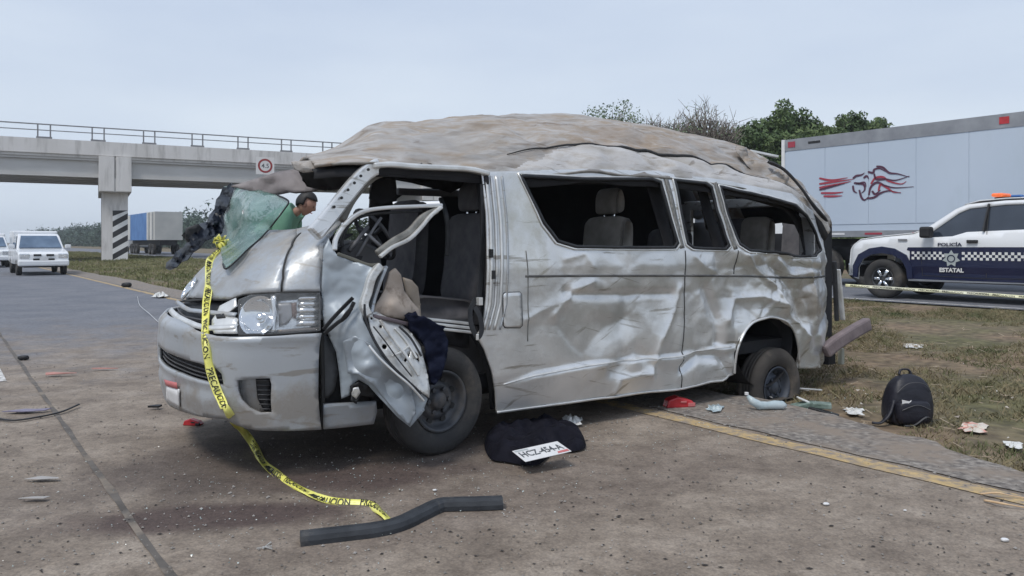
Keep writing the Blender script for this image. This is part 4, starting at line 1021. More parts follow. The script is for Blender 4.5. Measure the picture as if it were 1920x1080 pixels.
panel('grille_wing_slot', front_surf, [IF(x, y) for x, y in ((408, 592), (424, 590), (426, 598), (410, 600))], (), .02, None, .004, 'grille_dark', off=.016)
# emblem: three ellipses in chrome
emb = bpy.data.objects.new('emblem', None); link(emb, van); et, ez = IF(357, 543)
def ell(rx, rz, dz, w=.0075, nm='emblem_ring'):
    pts = []
    for k in range(28):
        a = 2 * math.pi * k / 28; u, v = et + rx * math.cos(a), ez + dz + rz * math.sin(a); pts.append(front_surf(u, v) + normal(front_surf, u, v) * .016)
    m_ = MB(); m_.tube(pts, w, 6, closed=True); return m_.build(nm, 'chrome', emb, smooth=True)
ell(.085, .062, 0); ell(.075, .022, .036, .006); ell(.026, .058, .0, .006)
# headlight
hl = bpy.data.objects.new('headlight', None); link(hl, van)
HLO = [(447, 562), (470, 553), (520, 550), (600, 549), (601, 600), (601, 620), (560, 623), (530, 625), (447, 627)]
panel('housing', front_surf, [IF(*p) for p in HLO], (), .03, lambda a, b: -.075, .01, 'reflector', hl)
def lamp_box(pts, off0, off1, mt, nm):
    """walls of the lamp from the lens edge back to the housing"""
    v = []; n_ = len(pts)
    for o_ in (off0, off1):
        for p in pts: a, b = IF(*p); v.append(front_surf(a, b) + normal(front_surf, a, b) * o_)
    return mesh_obj(nm, v, [(i, (i + 1) % n_, (i + 1) % n_ + n_, i + n_) for i in range(n_)], mt, hl, False, solid=.004)
lamp_box(HLO, .0, -.075, 'dash', 'lamp_rim')
def bowl(cx, cy, r, dep, nm='reflector_bowl'):
    a, b = IF(cx, cy); n_ = normal(front_surf, a, b); c = front_surf(a, b) - n_ * .01; x = Vector((0, 0, 1)).cross(n_).normalized(); y = n_.cross(x)
    v = []; f = []
    prof = [(1, 0), (.97, -.02), (.85, -.35), (.6, -.7), (.3, -.92), (.2, -.95), (.2, -.4), (.12, -.3), (.01, -.28)]
    for rr, h in prof:
        for k in range(28): t = 2 * math.pi * k / 28; v.append(c + (x * math.cos(t) * .92 + y * math.sin(t)) * rr * r + n_ * h * dep)
    for i in range(len(prof) - 1):
        for k in range(28): q = i * 28 + k; w = i * 28 + (k + 1) % 28; f.append((q, w, w + 28, q + 28))
    return mesh_obj(nm, v, f, 'chrome', hl, True)
bowl(482, 591, .115, .065)
panel('lamp_divider', front_surf, [IF(x, y) for x, y in ((507, 553), (517, 552), (515, 590), (517, 624), (507, 624), (511, 590))], (), .02, None, .03, 'reflector', hl, off=-.006)
panel('lamp_cell', front_surf, [IF(x, y) for x, y in ((518, 566), (548, 566), (551, 590), (540, 605), (522, 610))], (), .02, lambda a, b: -.03, .004, mat('grey lamp cell', [(.22, .22, .23), (.34, .34, .35)], rough=.35, metal=.4, scale=9), hl)
panel('indicator_cell', front_surf, [IF(x, y) for x, y in ((546, 568), (556, 566), (556, 598), (548, 594))], (), .02, lambda a, b: -.026, .004, mat('brown lamp cell', [(.16, .11, .10)], rough=.4), hl)
for k in range(5):
    y = 558 + k * 12; ribbon_on('reflector_rib', front_surf, [IF(560, y), IF(599, y)], .030, 'reflector', hl, lift=-.03 - .006 * (k % 2), solid=.012)
panel('lamp_lower_trim', front_surf, [IF(x, y) for x, y in ((520, 618), (600, 614), (601, 620), (560, 623), (530, 625), (520, 625))], (), .02, None, .004, mat('bronze lamp trim', [(.20, .17, .15)], rough=.35, metal=.5), hl, off=-.02)
panel('lens', front_surf, [IF(*p) for p in HLO], (), .04, None, .003, 'lens', hl, off=.004)
ribbon_on('lamp_gap', front_surf, [IF(x, y) for x, y in ((325, 561), (380, 561), (432, 561), (455, 552), (490, 549), (540, 548), (600, 548))], .012, 'seam', lift=-.004)
ribbon_on('lamp_gap', front_surf, [IF(x, y) for x, y in ((447, 629), (500, 628), (540, 626), (601, 621))], .010, 'seam', lift=.0)
# cowl: dark trough between hood and cabin
panel('cowl', front_surf, [(.75, ZT - .1), (TT - .75, ZT - .1), (TT - .75, ZT + .015), (.75, ZT + .015)], (), .06, lambda a, b: -.06, .01, 'black')
# lower step panel behind the bumper, dark vertical gap
panel('step_panel', side_surf, [IS(x, y) for x, y in ((606, 757), (660, 755), (704, 752), (706, 770), (700, 794), (650, 800), (606, 804))], (), .03, None, .02, 'silver', off=.01)
panel('wheel_housing_edge', side_surf, [IS(x, y) for x, y in ((603, 625), (618, 632), (632, 660), (636, 700), (630, 735), (618, 750), (604, 750))], (), .03, lambda a, b: .01 * noise.noise(Vector((a * 9, b * 9, 0))), .02, mat('dark arch liner', [(.05, .055, .06), (.10, .105, .11)], rough=.5, scale=6), off=-.03)
panel('bumper_side_gap', side_surf, [IS(x, y) for x, y in ((601, 622), (608, 626), (608, 805), (601, 805))], (), .03, None, .01, 'seam', off=-.005)
panel('wheel_arch_liner', side_surf, [IS(x, y) for x, y in ((604, 600), (700, 600), (905, 628), (905, 660), (800, 640), (740, 700), (715, 760), (604, 760))], (), .06, lambda a, b: -.16, .01, 'lining')

# ---- A pillar, roof rail, door opening
strap('a_pillar', [(588, 440, .10), (618, 405, .13), (655, 358, .15), (685, 325, .16), (712, 310, .15)], .095, .06, 'silver_side')
strap('a_pillar_inner', [(640, 415, .17), (662, 372, .20), (700, 332, .20), (740, 320, .18)], .045, .05, mat('grimy inner pillar', [(.14, .13, .11), (.24, .225, .2)], rough=.7, scale=6))
m_ = MB()
for x, y in ((626, 388), (640, 371), (652, 356), (664, 343), (676, 330), (690, 318)):
    q = L(x, y, .10); m_.lathe([(.009, 0), (.009, -.008)], 8, q, cap=True)
m_.build('pillar_holes', 'seam', van)
strap('roof_rail', [(700, 311, .12), (730, 309, .10), (780, 313, .09), (830, 315, .09), (880, 318, .09), (915, 326, .09)], .035, .06, 'edge')
strap('door_header', [(705, 322, .16), (745, 321, .15), (830, 326, .15), (905, 330, .15)], .055, .08, 'lining')
strap('hinge_pillar', [(606, 455, .12), (603, 520, .10), (604, 600, .10)], .05, .05, 'silver')
strap('b_pillar_inner', [(908, 330, .10), (912, 420, .09), (910, 500, .09), (902, 560, .09), (892, 610, .09)], .035, .07, 'lining')
# ---- crumpled driver's door
door = bpy.data.objects.new('crushed_front_door', None); link(door, van)
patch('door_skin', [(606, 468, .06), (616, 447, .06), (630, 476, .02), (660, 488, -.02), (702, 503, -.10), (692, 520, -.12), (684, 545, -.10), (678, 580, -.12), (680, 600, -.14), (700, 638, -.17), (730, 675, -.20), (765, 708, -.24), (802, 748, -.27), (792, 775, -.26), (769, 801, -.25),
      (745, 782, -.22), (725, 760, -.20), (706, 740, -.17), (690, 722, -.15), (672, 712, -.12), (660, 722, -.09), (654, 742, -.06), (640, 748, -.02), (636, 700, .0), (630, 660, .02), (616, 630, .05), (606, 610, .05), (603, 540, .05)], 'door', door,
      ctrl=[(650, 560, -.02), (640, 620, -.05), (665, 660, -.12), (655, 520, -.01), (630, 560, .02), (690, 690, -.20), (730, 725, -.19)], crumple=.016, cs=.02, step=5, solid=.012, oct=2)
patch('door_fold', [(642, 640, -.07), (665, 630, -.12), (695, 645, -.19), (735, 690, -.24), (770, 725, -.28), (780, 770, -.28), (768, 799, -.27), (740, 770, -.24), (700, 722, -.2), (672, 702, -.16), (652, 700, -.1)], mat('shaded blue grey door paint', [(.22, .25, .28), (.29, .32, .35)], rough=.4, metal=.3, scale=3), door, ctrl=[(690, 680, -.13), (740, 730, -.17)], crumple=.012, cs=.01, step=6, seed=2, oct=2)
patch('door_inner_panel', [(690, 588, -.13), (705, 584, -.12), (725, 594, -.12), (750, 606, -.13), (770, 622, -.14), (788, 648, -.18), (799, 690, -.22), (806, 728, -.27), (805, 746, -.28), (785, 732, -.27), (752, 706, -.25), (722, 672, -.22), (703, 640, -.19), (694, 612, -.16)], 'inner_metal', door,
      ctrl=[(740, 650, -.22), (770, 690, -.25), (720, 615, -.17)], crumple=.012, cs=.02, step=4, solid=.008,
      holes=[[(721 + 5 * math.cos(a), 650 + 5 * math.sin(a)) for a in [k * .785 for k in range(8)]], [(714 + 3 * math.cos(a), 612 + 3 * math.sin(a)) for a in [k * .785 for k in range(8)]], [(697 + 2.5 * math.cos(a), 597 + 2.5 * math.sin(a)) for a in [k * .785 for k in range(8)]],
             [(775, 657), (784, 665), (788, 680), (778, 672)], [(757, 676), (766, 664), (770, 656), (768, 668), (760, 680)]])
patch('door_cavity', [(690, 585, -.06), (770, 615, -.06), (800, 700, -.12), (800, 745, -.2), (720, 680, -.1), (690, 620, -.06)], 'lining', door, step=12)
strap('door_edge_gap', [(683, 570, -.15), (686, 600, -.17), (703, 640, -.21), (730, 680, -.25), (760, 710, -.285), (790, 738, -.30)], .014, .012, 'black', door)
strap('door_edge_flange', [(692, 648, -.20), (712, 672, -.24), (742, 700, -.275), (768, 722, -.30), (795, 752, -.30)], .012, .014, 'edge', door)
strap('door_rear_edge', [(712, 498, -.10), (697, 520, -.12), (689, 548, -.12), (682, 572, -.13), (690, 592, -.14)], .045, .05, 'inner_metal', door)
strap('door_rear_edge_fold', [(722, 500, -.08), (712, 525, -.10), (700, 560, -.10), (694, 588, -.12)], .02, .05, 'silver', door)
patch('door_trim_panel', [(697, 588, -.10), (706, 570, -.10), (722, 542, -.09), (733, 510, -.08), (742, 503, -.08), (752, 515, -.07), (758, 545, -.06), (770, 562, -.05), (786, 580, -.04), (788, 596, -.05), (770, 601, -.07), (735, 596, -.1)], 'beige', door, ctrl=[(738, 570, -.14), (755, 585, -.12)], crumple=.02, cs=.02, step=5, solid=.015)
patch('door_pocket', [(756, 520, .0), (772, 525, .0), (784, 538, .0), (787, 560, .0), (790, 597, -.01), (782, 600, -.01), (776, 572, .0), (762, 552, .0)], mat('dusty trim strip', [(.28, .23, .18), (.40, .34, .28)], rough=.8, scale=8), door, crumple=.02, step=5, solid=.01)
for pts, w_ in (([(712, 600, -.19), (735, 632, -.215), (762, 668, -.25), (785, 705, -.285)], .016), ([(740, 615, -.16), (762, 640, -.195), (782, 672, -.235)], .014), ([(735, 668, -.25), (752, 660, -.235), (766, 650, -.21)], .012)):
    strap('door_panel_rib', pts, w_, .016, 'inner_metal', door)
strap('door_wiring', [(700, 612, -.20), (722, 640, -.235), (745, 672, -.265), (772, 706, -.295)], .007, .007, 'black', door)
strap('door_wiring', [(748, 612, -.18), (770, 634, -.205), (790, 668, -.25)], .012, .01, 'black', door)
strap('door_trim_edge', [(698, 592, -.12), (730, 599, -.14), (765, 607, -.12), (788, 604, -.08)], .022, .03, mat('mauve grey trim edge', [(.13, .105, .115)], rough=.6), door)
strap('door_window_frame', [(627, 470, .03), (630, 448, .04), (648, 420, .05), (678, 398, .04), (720, 390, .02), (780, 387, .0), (829, 385, -.02)], .024, .035, 'silver_side', door)
strap('door_window_inner', [(640, 462, .07), (644, 440, .07), (660, 415, .07), (700, 401, .05), (790, 396, .03)], .018, .03, 'black', door)
strap('door_window_post', [(828, 388, -.04), (808, 404, -.05), (788, 428, -.07), (766, 449, -.09), (735, 464, -.11), (712, 482, -.12)], .022, .03, 'inner_metal', door)
strap('door_window_post', [(820, 394, -.02), (792, 408, -.03), (768, 434, -.05), (738, 452, -.07), (706, 476, -.08)], .04, .035, mat('grimy metal post', [(.15, .145, .13), (.32, .31, .28)], rough=.5, metal=.3, scale=15), door)
strap('door_window_sill', [(632, 476, .02), (660, 486, -.01), (690, 497, -.06), (712, 496, -.1)], .022, .03, mat('olive grey seal', [(.09, .09, .075)], rough=.7), door)
m_ = MB(); m_.lathe([(.001, -.03), (.016, -.028), (.02, -.01), (.016, .02)], 14, L(797, 641, -.12)); m_.build('door_latch', 'edge', door, smooth=True)
# mirror stub and torn bits by the wheel
patch('torn_bracket', [(656, 724, -.10), (672, 716, -.12), (690, 722, -.12), (704, 738, -.12), (700, 746, -.1), (676, 742, -.1), (668, 758, -.1), (660, 752, -.1)], 'black', door, crumple=.03, cs=.05, step=4)
patch('torn_metal_tab', [(662, 728, -.13), (672, 726, -.14), (676, 736, -.14), (668, 748, -.13), (660, 742, -.12)], 'edge', door, step=4)
for pts in ([(606, 618, -.04), (625, 596, -.06), (645, 575, -.08), (662, 558, -.11)], [(608, 626, -.05), (632, 606, -.08), (650, 592, -.10), (664, 566, -.12)], [(640, 602, -.09), (650, 588, -.11), (660, 577, -.12)]):
    strap('torn_weatherstrip', pts, .022, .012, 'black', door)
# jeans and belt hanging from the door opening are separate things (below)
# ---- interior
def seat(loc, rz, mt, sc=1.0, tall=.62, head=True, name='seat', cushion=True, wd=.50):
    s = bpy.data.objects.new(name, None); s.location = loc; s.rotation_euler = (0, 0, rz); s.scale = (sc, sc, sc); link(s, van)
    def pad(nm, prof, w, m2=mt):
        N = 10; v = []; f = []; P = catmull([(x, 0, z) for x, z in prof], 4, True); n_ = len(P)
        for i in range(N + 1):
            y = -w / 2 + w * i / N; e = abs(2 * i / N - 1); q = (1 - e ** 6 * .25)
            cx = sum(p.x for p in P) / n_; cz = sum(p.z for p in P) / n_
            for p in P: v.append(Vector((cx + (p.x - cx) * q, y * (1 if e < 1 else .97), cz + (p.z - cz) * (q * .5 + .5))))
        for i in range(N):
            for k in range(n_): a = i * n_ + k; b = i * n_ + (k + 1) % n_; f.append((a, b, b + n_, a + n_))
        f += [tuple(range(n_)), tuple(range(N * n_, (N + 1) * n_))[::-1]]
        return mesh_obj(nm, v, f, m2, s, True)
    # backrest leans to the rear (+x)
    pad('backrest', [(.02, .08), (.06, .30), (.10, tall), (.17, tall + .03), (.22, tall - .02), (.20, .3), (.16, .05), (.08, .02)], wd)
    if cushion: pad('cushion', [(-.46, .0), (-.47, .08), (-.40, .12), (-.1, .09), (.06, .06), (.06, -.06), (-.3, -.06)], wd)
    if head:
        pad('headrest', [(.12, tall + .07), (.12, tall + .2), (.17, tall + .27), (.22, tall + .2), (.22, tall + .09), (.17, tall + .06)], .27)
        mb_ = MB(); mb_.tube([(.16, -.06, tall), (.17, -.06, tall + .1)], .006, 6); mb_.tube([(.16, .06, tall), (.17, .06, tall + .1)], .006, 6); mb_.build('headrest_post', 'chrome', s)
    return s
ds = L(857, 500, .48); zb = L(830, 556, .48)[2] - .09; seat((ds[0] - .04, .48, zb), 0, 'seat', tall=L(860, 402, .48)[2] - zb - .03)
zt = L(800, 388, 1.3)[2]; seat((ds[0] - .10, 1.30, zb), 0, 'seat', tall=zt - zb, head=False)
hs = L(1140, 460, .55); seat((hs[0] - .15, .55, hs[2] - .42), 0, 'seat_beige', tall=.62)
hs = L(1235, 450, 1.0); seat((hs[0], 1.0, hs[2] - .55), 0, 'seat', tall=.62, head=False)
hs = L(1415, 410, .6); seat((hs[0] - .1, .6, hs[2] - .66), 0, 'seat_beige', tall=.64, head=False, wd=.34)
hs = L(1380, 411, 1.1); seat((hs[0] - .1, 1.15, hs[2] - .65), 0, 'seat', tall=.62, head=False)
hs = L(1508, 408, 1.2); seat((hs[0] - .1, 1.25, hs[2] - .65), 0, 'seat', tall=.62, head=False)
m_ = MB(); m_.box((ds[0] - .15, .5, .62), (.62, .62, .4)); m_.build('seat_base', 'dash', van, bevel=.02)
for k in range(3):
    strap('door_sill_rib', [(775, 596 + k * 8, .06 - .015 * k), (830, 601 + k * 8, .06 - .015 * k), (884, 607 + k * 8, .06 - .015 * k)], .018, .05, 'edge')
# dashboard, steering wheel
dash = MB(); dash.prism([(.50, .75), (.60, 1.30), (.72, 1.34), (.86, 1.28), (.88, 1.14), (.74, .95), (.70, .75)], .26, 1.62); dd = dash.build('dashboard', 'dash', van, bevel=.02)
stw = MB(); cc = L(702, 440, .48); ring = []
ax = Vector((.72, 0, .5)).normalized(); u = Vector((0, 1, 0)); w = ax.cross(u)
for k in range(28): a = 2 * math.pi * k / 28; ring.append(cc + (u * math.cos(a) + w * math.sin(a)) * .19)
stw.tube(ring, .014, 8, closed=True)
for a in (.3, 2.84, 4.71): stw.tube([cc, cc + (u * math.cos(a) + w * math.sin(a)) * .19], .014, 6)
stw.tube([cc, cc - ax * .35], .03, 8); stw.build('steering_wheel', 'dash', van, smooth=True)
m_ = MB(); m_.tube([L(655, 470, .25), L(690, 425, .3)], .012, 6); m_.tube([L(668, 482, .2), L(700, 430, .25), L(715, 408, .25)], .009, 6); m_.tube([L(690, 440, .2), L(722, 470, .2)], .012, 6); m_.build('loose_struts', 'steel_grey', van, smooth=True)
# seat belt
strap('seat_belt', [(893, 560, -.0), (882, 580, -.03), (884, 610, -.05), (895, 632, -.06), (903, 620, -.05), (900, 595, -.04), (890, 575, -.02)], .035, .006, 'black', up=(0, 1, 0))
strap('seat_belt', [(905, 345, .08), (907, 420, .07), (903, 500, .07), (898, 560, .04)], .04, .008, 'black')
m_ = MB(); q = L(899, 565, -.02); m_.box(q, (.03, .04, .05)); q = L(895, 632, -.07); m_.box(q, (.02, .01, .04)); m_.build('belt_buckle', 'edge', van, bevel=.004)
# dark roof-grab and sun visor
patch('sun_visor', [(700, 338, .5), (742, 332, .5), (744, 376, .55), (715, 384, .5), (692, 372, .5)], 'lining', crumple=.03, cs=.03, step=6)
patch('hanging_headliner', [(745, 334, .6), (900, 336, .6), (900, 352, .6), (868, 350, .6), (845, 362, .62), (815, 352, .62), (770, 342, .6)], 'lining', crumple=.05, cs=.03, step=7)
strap('hanging_cable', [(826, 372, .3), (836, 400, .2), (840, 440, .2), (838, 480, .2)], .03, .02, 'black')
strap('far_door_bar', [(744, 359, 1.7), (880, 364, 1.7)], .06, .05, 'steel_grey')

# ---- wheels
fw = L(812, 752, .10); wheel_parts(van, (fw[0], .09, .335), .335, .195, .20, 'tyre', 'rim', -1, rotz=.10)
rwp = L(1436, 724, .14); wheel_parts(van, (rwp[0] + .02, .12, rwp[2] + .0), .35, .19, .20, 'tyre_dirty', 'rim_blue', -1, tilt=.0, flat=rwp[2] + .075)
wheel_parts(van, (fw[0], 1.78, .335), .335, .195, .20, 'tyre', 'rim', 1); wheel_parts(van, (rwp[0], 1.74, .30), .32, .18, .20, 'tyre_dirty', 'rim', 1, flat=.28)
a_ = MB(); a_.lathe([(.05, .1), (.05, 1.8)], 12, (rwp[0], 0, .24)); a_.build('rear_axle', 'chassis', van)

# ---- shattered windscreen draped over the hood
def ws(px, py, lift):
    """point lifted off the front surface towards the camera"""
    a, b = IF(px, py); return a, b
def wpatch(name, pts, mt, crumple=.02, step=6, solid=.005, cs=.02, ctrl=()):
    """pts: (px, py, s) with s = van-lengthwise position"""
    P, T = fill2d([(p[0], p[1]) for p in pts], (), step); C = np.array(list(pts) + list(ctrl), float); v = []; ft_ = tps(C)
    for x, y in P:
        s = ft_(x, y) + crumple * ridg(Vector((x * cs, y * cs, 5)), 3); v.append(Ls(x, y, s))
    return mesh_obj(name, v, [t[::-1] for t in T], mt, van, True, solid=solid)
def sF(px, py, up=.05): a, b = IF(px, py); q = front_surf(a, b) + normal(front_surf, a, b) * up; return q[0]
wpts = [(418, 350, .42), (440, 346, .45), (480, 354, .48), (520, 366, .52), (541, 377, .52), (532, 394, .46), (516, 415, .40), (505, 429, sF(505, 432, .06)), (487, 448, sF(487, 448, .06)), (464, 468, sF(464, 468, .06)), (446, 486, sF(446, 486, .06)), (424, 504, sF(424, 504, .05)),
        (418, 495, sF(418, 495, .06)), (414, 470, sF(414, 470, .07)), (412, 440, .30), (416, 400, .36), (414, 375, .40)]
wpatch('windscreen', wpts, 'glass_green', crumple=.018, cs=.008, step=4, ctrl=[(470, 400, .34), (490, 425, sF(495, 435, .10)), (440, 455, sF(440, 455, .09)), (455, 470, sF(455, 470, .08))])
we = MB(); we.tube(catmull([V for V in (Ls(x, y, q - .012) for x, y, q in wpts[3:13])], 4), .006, 6); we.build('windscreen_edge', 'black', van, smooth=True)
# black border strip folded over the far corner, hanging forward
bp_ = [(440, 347, .40), (432, 343, .42), (424, 351, .41), (418, 350, .40), (412, 366, .37), (405, 374, .34), (402, 392, .30), (393, 402, .26), (388, 416, .22), (374, 419, .2), (368, 434, .14), (354, 446, .10), (345, 462, .07), (330, 472, .05), (323, 484, .03), (312, 492, .02), (310, 503, .02), (318, 507, .02), (331, 501, .03), (339, 492, .05), (352, 487, .06), (361, 474, .10), (374, 465, .12), (384, 452, .16), (398, 446, .2), (408, 437, .25), (414, 440, .26), (421, 424, .3), (418, 404, .34), (428, 384, .36)]

wb = wpatch('windscreen_border', bp_, 'frit', crumple=.035, cs=.035, step=5, solid=.004)
for q in wb.data.polygons: q.use_smooth = False
wpatch('smoky_glass_layer', [(428, 372, .44), (446, 370, .44), (456, 392, .43), (462, 425, .38), (450, 436, .36), (430, 434, .36), (424, 400, .40)], mat('smoky glass layer', [(.03, .04, .05), (.06, .075, .085)], rough=.35, scale=9), crumple=0, solid=.004)
m_ = MB(); q = Ls(455, 397, .27); m_.lathe([(.001, .006), (.014, .004), (.016, 0)], 14, q, axis='x'); m_.build('glass_glint', 'stripe_white', van, smooth=True)  # white disc standing in for a bright reflection on the glass
patch('mirror_stub', [(350, 428, 1.9), (372, 420, 1.9), (382, 430, 1.9), (380, 452, 1.9), (358, 460, 1.9), (349, 448, 1.9)], 'black', step=6, solid=.05)

# ================================================================== things by the van
# yellow caution tape
def ribbon(name, pts, wdirs, width, mt, parent=None, text=None, tw=None, ink='tape_ink', n=8, fold=.3):
    P = catmull(pts, n); Wd = catmull(wdirs, n); v = []; f = []; S = [0]
    for i in range(1, len(P)): S.append(S[-1] + (P[i] - P[i - 1]).length)
    fr = []
    for i, p in enumerate(P):
        d = (P[min(len(P) - 1, i + 1)] - P[max(0, i - 1)]).normalized(); w = (Wd[i] - d * Wd[i].dot(d)).normalized(); nn = w.cross(d).normalized()
        if nn.y > 0 and nn.z < .3: nn = -nn
        if nn.z < -.1: nn = -nn
        ww = width * (1 - .18 * (1 + noise.noise(Vector((S[i] * 4, 0, 3)))) * .5)
        fr.append((p, w, nn, ww))
        for k in range(5):
            u = k / 4 - .5; v.append(p + w * ww * u + nn * (.010 * math.sin(u * 5 + S[i] * 9) * fold * 2 + .004 * noise.noise(Vector((S[i] * 14, u * 3, 1)))))
    for i in range(len(P) - 1):
        for k in range(4): q = i * 5 + k; f.append((q, q + 1, q + 6, q + 5))
    o = mesh_obj(name, v, f, mt, parent, True, solid=.0012)
    if text:
        def at(s):
            s = max(0, min(S[-1] - 1e-5, s)); i = 0
            while i < len(S) - 2 and S[i + 1] < s: i += 1
            k = (s - S[i]) / (S[i + 1] - S[i]); a, b = fr[i], fr[i + 1]
            return a[0].lerp(b[0], k), a[1].lerp(b[1], k), a[2].lerp(b[2], k), a[3]
        tv, tf = text_geo(text, 1.0, .02); x1 = max(p.x for p in tv); h1 = max(p.y for p in tv); sc = width * .62 / h1; step = x1 * sc + .05
        s0 = .08
        while s0 < S[-1] - x1 * sc:
            vv = []
            for p in tv:
                a, w, nn, ww = at(s0 + p.x * sc); u = (p.y / h1 - .5) * .62
                vv.append(a + w * (u * ww) + nn * (.010 * math.sin(u * 5 + (s0 + p.x * sc) * 9) * fold * 2 + .0045))
            lo = mesh_obj('tape_lettering', vv, tf, ink, o, False); s0 += step
    return o
def HF(px, py, up=.03):
    a, b = IF(px, py); return V2W(front_surf(a, b) + normal(front_surf, a, b) * up)
Xh = Vector((1, 0, 0))
tp = [HF(406, 440, .03), HF(401, 458, .02), HF(397, 490, .015), HF(395, 540, .015), HF(393, 590, .025), HF(395, 640, .035), HF(403, 690, .035), HF(418, 735, .035), HF(438, 775, .035)]
tp += [G(470, 826, .06), G(494, 868, .012), G(520, 890, .012), G(560, 914, .012), G(600, 935, .012), G(640, 942, .012), G(690, 944, .012), G(712, 958, .014), G(736, 984, .020)]
tw = [Xh] * 9 + [Vector((1, .3, .5)), Vector((.75, .65, .25)), Vector((.6, .75, .2)), Vector((.45, .85, .3)), Vector((.35, .9, .3)), Vector((.05, 1, .3)), Vector((.15, 1, .3)), Vector((.75, .6, 0)), Vector((.9, .45, 0))]
tape = ribbon('caution_tape', tp, tw, .050, 'yellow_tape', None, 'PRECAUCION', ink='tape_ink', fold=.5)
tag(tape, 'yellow caution tape with black lettering hanging down the van front and trailing over the road', 'caution tape')
kn = MB(); q = HF(400, 448, .06)
for i in range(7):
    a = i * .9; kn.tube([q, q + Vector((math.cos(a) * .04, -.02, math.sin(a) * .03 + .01)), q + Vector((math.cos(a + .6) * .05, -.01, -.03 + math.sin(a) * .04))], [.020, .022, .010], 6, flat=.25)
kn.build('tape_knot', 'yellow_tape', tape, smooth=True)
# second tape strung along the far edge of the verge
t2 = [D(1585, 535, 13.2), D(1680, 541, 12.8), D(1760, 546, 12.4), D(1850, 552, 12.0), D(1960, 560, 11.5)]
t2o = ribbon('barrier_tape', t2, [Vector((0, .4, 1)), Vector((0, .3, 1)), Vector((0, .5, 1)), Vector((0, .35, 1)), Vector((0, .5, 1))], .055, mat('pale yellow tape', [(.62, .62, .50), (.75, .74, .45)], rough=.4, scale=2), None, 'PRECAUCION', n=8)
tag(t2o, 'long pale caution tape stretched low across the verge in front of the police pickup', 'caution tape')

# rubber moulding in the foreground
mp_ = catmull([G(563, 1010, .025), G(640, 1001, .025), G(705, 993, .025), G(750, 982, .025), G(790, 963, .026), G(822, 948, .028), G(845, 945, .03), G(890, 944, .03), G(942, 942, .03)], 6)
v = []; f = []; N = len(mp_)
for i, p in enumerate(mp_):
    d = (mp_[min(N - 1, i + 1)] - mp_[max(0, i - 1)]).normalized(); n_ = Vector((d.y, -d.x, 0))
    for a, b in ((-.040, -.022), (-.040, .012), (-.030, .026), (.012, .030), (.032, .020), (.040, .0), (.040, -.022)): v.append(p + n_ * a + Vector((0, 0, b)))
for i in range(N - 1):
    for k in range(7): f.append((7 * i + k, 7 * i + 7 + k, 7 * i + 7 + (k + 1) % 7, 7 * i + (k + 1) % 7))
f += [tuple(range(7)), tuple(range(7 * N - 1, 7 * N - 8, -1))]
tag(mesh_obj('rubber_moulding', v, f, 'trim_grey', None, False, bevel=.004), 'bent dark grey rubber moulding lying on the road in front of the van wheel', 'car part')

# cloth mounds
def mound(name, outline, h, mt, label, cat, seed=0, step=.02, rough=.5, sc=9, soft=.07, base=.006, parent=None, zoff=0):
    pl = [(p.x, p.y) for p in outline]; P, T = fill2d(pl, (), step); v = []
    X = np.array([p[0] for p in P]); Y = np.array([p[1] for p in P]); dd_ = dseg_np(X, Y, pl)
    for (x, y), d in zip(P, dd_):
        e = min(1, d / soft); e = math.sqrt(max(0, 1 - (1 - e) ** 2)); z = base + h * e * (1 - rough * .5 + rough * ridg(Vector((x * sc, y * sc, seed)), 3))
        v.append(Vector((x, y, max(base, z) + zoff + outline[0].z)))
    o = mesh_obj(name, v, T, mt, parent, True)
    return tag(o, label, cat) if label else o
def gp(pts, z=0): return [GV(x, y) for x, y in pts]
mound('black_jacket', [q for q in catmull(gp([(908, 838), (916, 818), (950, 810), (985, 806), (1020, 800), (1060, 803), (1090, 818), (1098, 840), (1075, 848), (1040, 850), (1012, 872), (985, 874), (950, 868), (920, 862)]), 4, True)], .13, 'cloth_black', 'heap of crumpled black clothing under the licence plate beside the front wheel', 'clothing', 2, .014, .8, 4.5, .12)
# licence plate leaning on the heap
pc = G(1016, 852, .10); e1 = (G(1064, 826, .135) - G(960, 848, .10)); 
pa, pb_, pd = D(960, 846, 4.42), D(1056, 825, 4.60), D(973, 877, 4.22)
xd = (pb_ - pa).normalized(); yd = (pa - pd); yd = (yd - xd * yd.dot(xd)).normalized(); nn = xd.cross(yd); W_, H_ = .315, .15
pcn = pa + xd * W_ / 2 - yd * H_ / 2
lp = bpy.data.objects.new('licence_plate', None); lp.location = pcn; link(lp); tag(lp, 'white licence plate with grey characters lying on the black clothing', 'licence plate')
m_ = MB(); m_.add([xd * a * W_ / 2 + yd * b * H_ / 2 + nn * c for c in (-.0015, .0015) for a, b in ((-1, -1), (1, -1), (1, 1), (-1, 1))], [(3, 2, 1, 0), (4, 5, 6, 7), (0, 1, 5, 4), (1, 2, 6, 5), (2, 3, 7, 6), (3, 0, 4, 7)]); m_.build('plate_sheet', 'plate', lp, bevel=.001)
text_on('plate_number', 'HCZ-454-A', .066, yd * .004, xd, yd, 'ink_grey', lp, width=.28, bold=.012, lift=.0035)
m_ = MB(); m_.add([xd * a + yd * b + nn * .003 for a, b in ((-.15, .048), (-.06, .050), (-.06, .062), (-.15, .064))], [(0, 1, 2, 3)]); m_.build('plate_print', 'emblem_grey', lp)
m_ = MB(); m_.add([xd * a + yd * b + nn * .003 for a, b in ((.07, -.066), (.15, -.066), (.15, -.040), (.08, -.044))], [(0, 1, 2, 3)]); m_.build('plate_stripe', 'ink_red', lp)
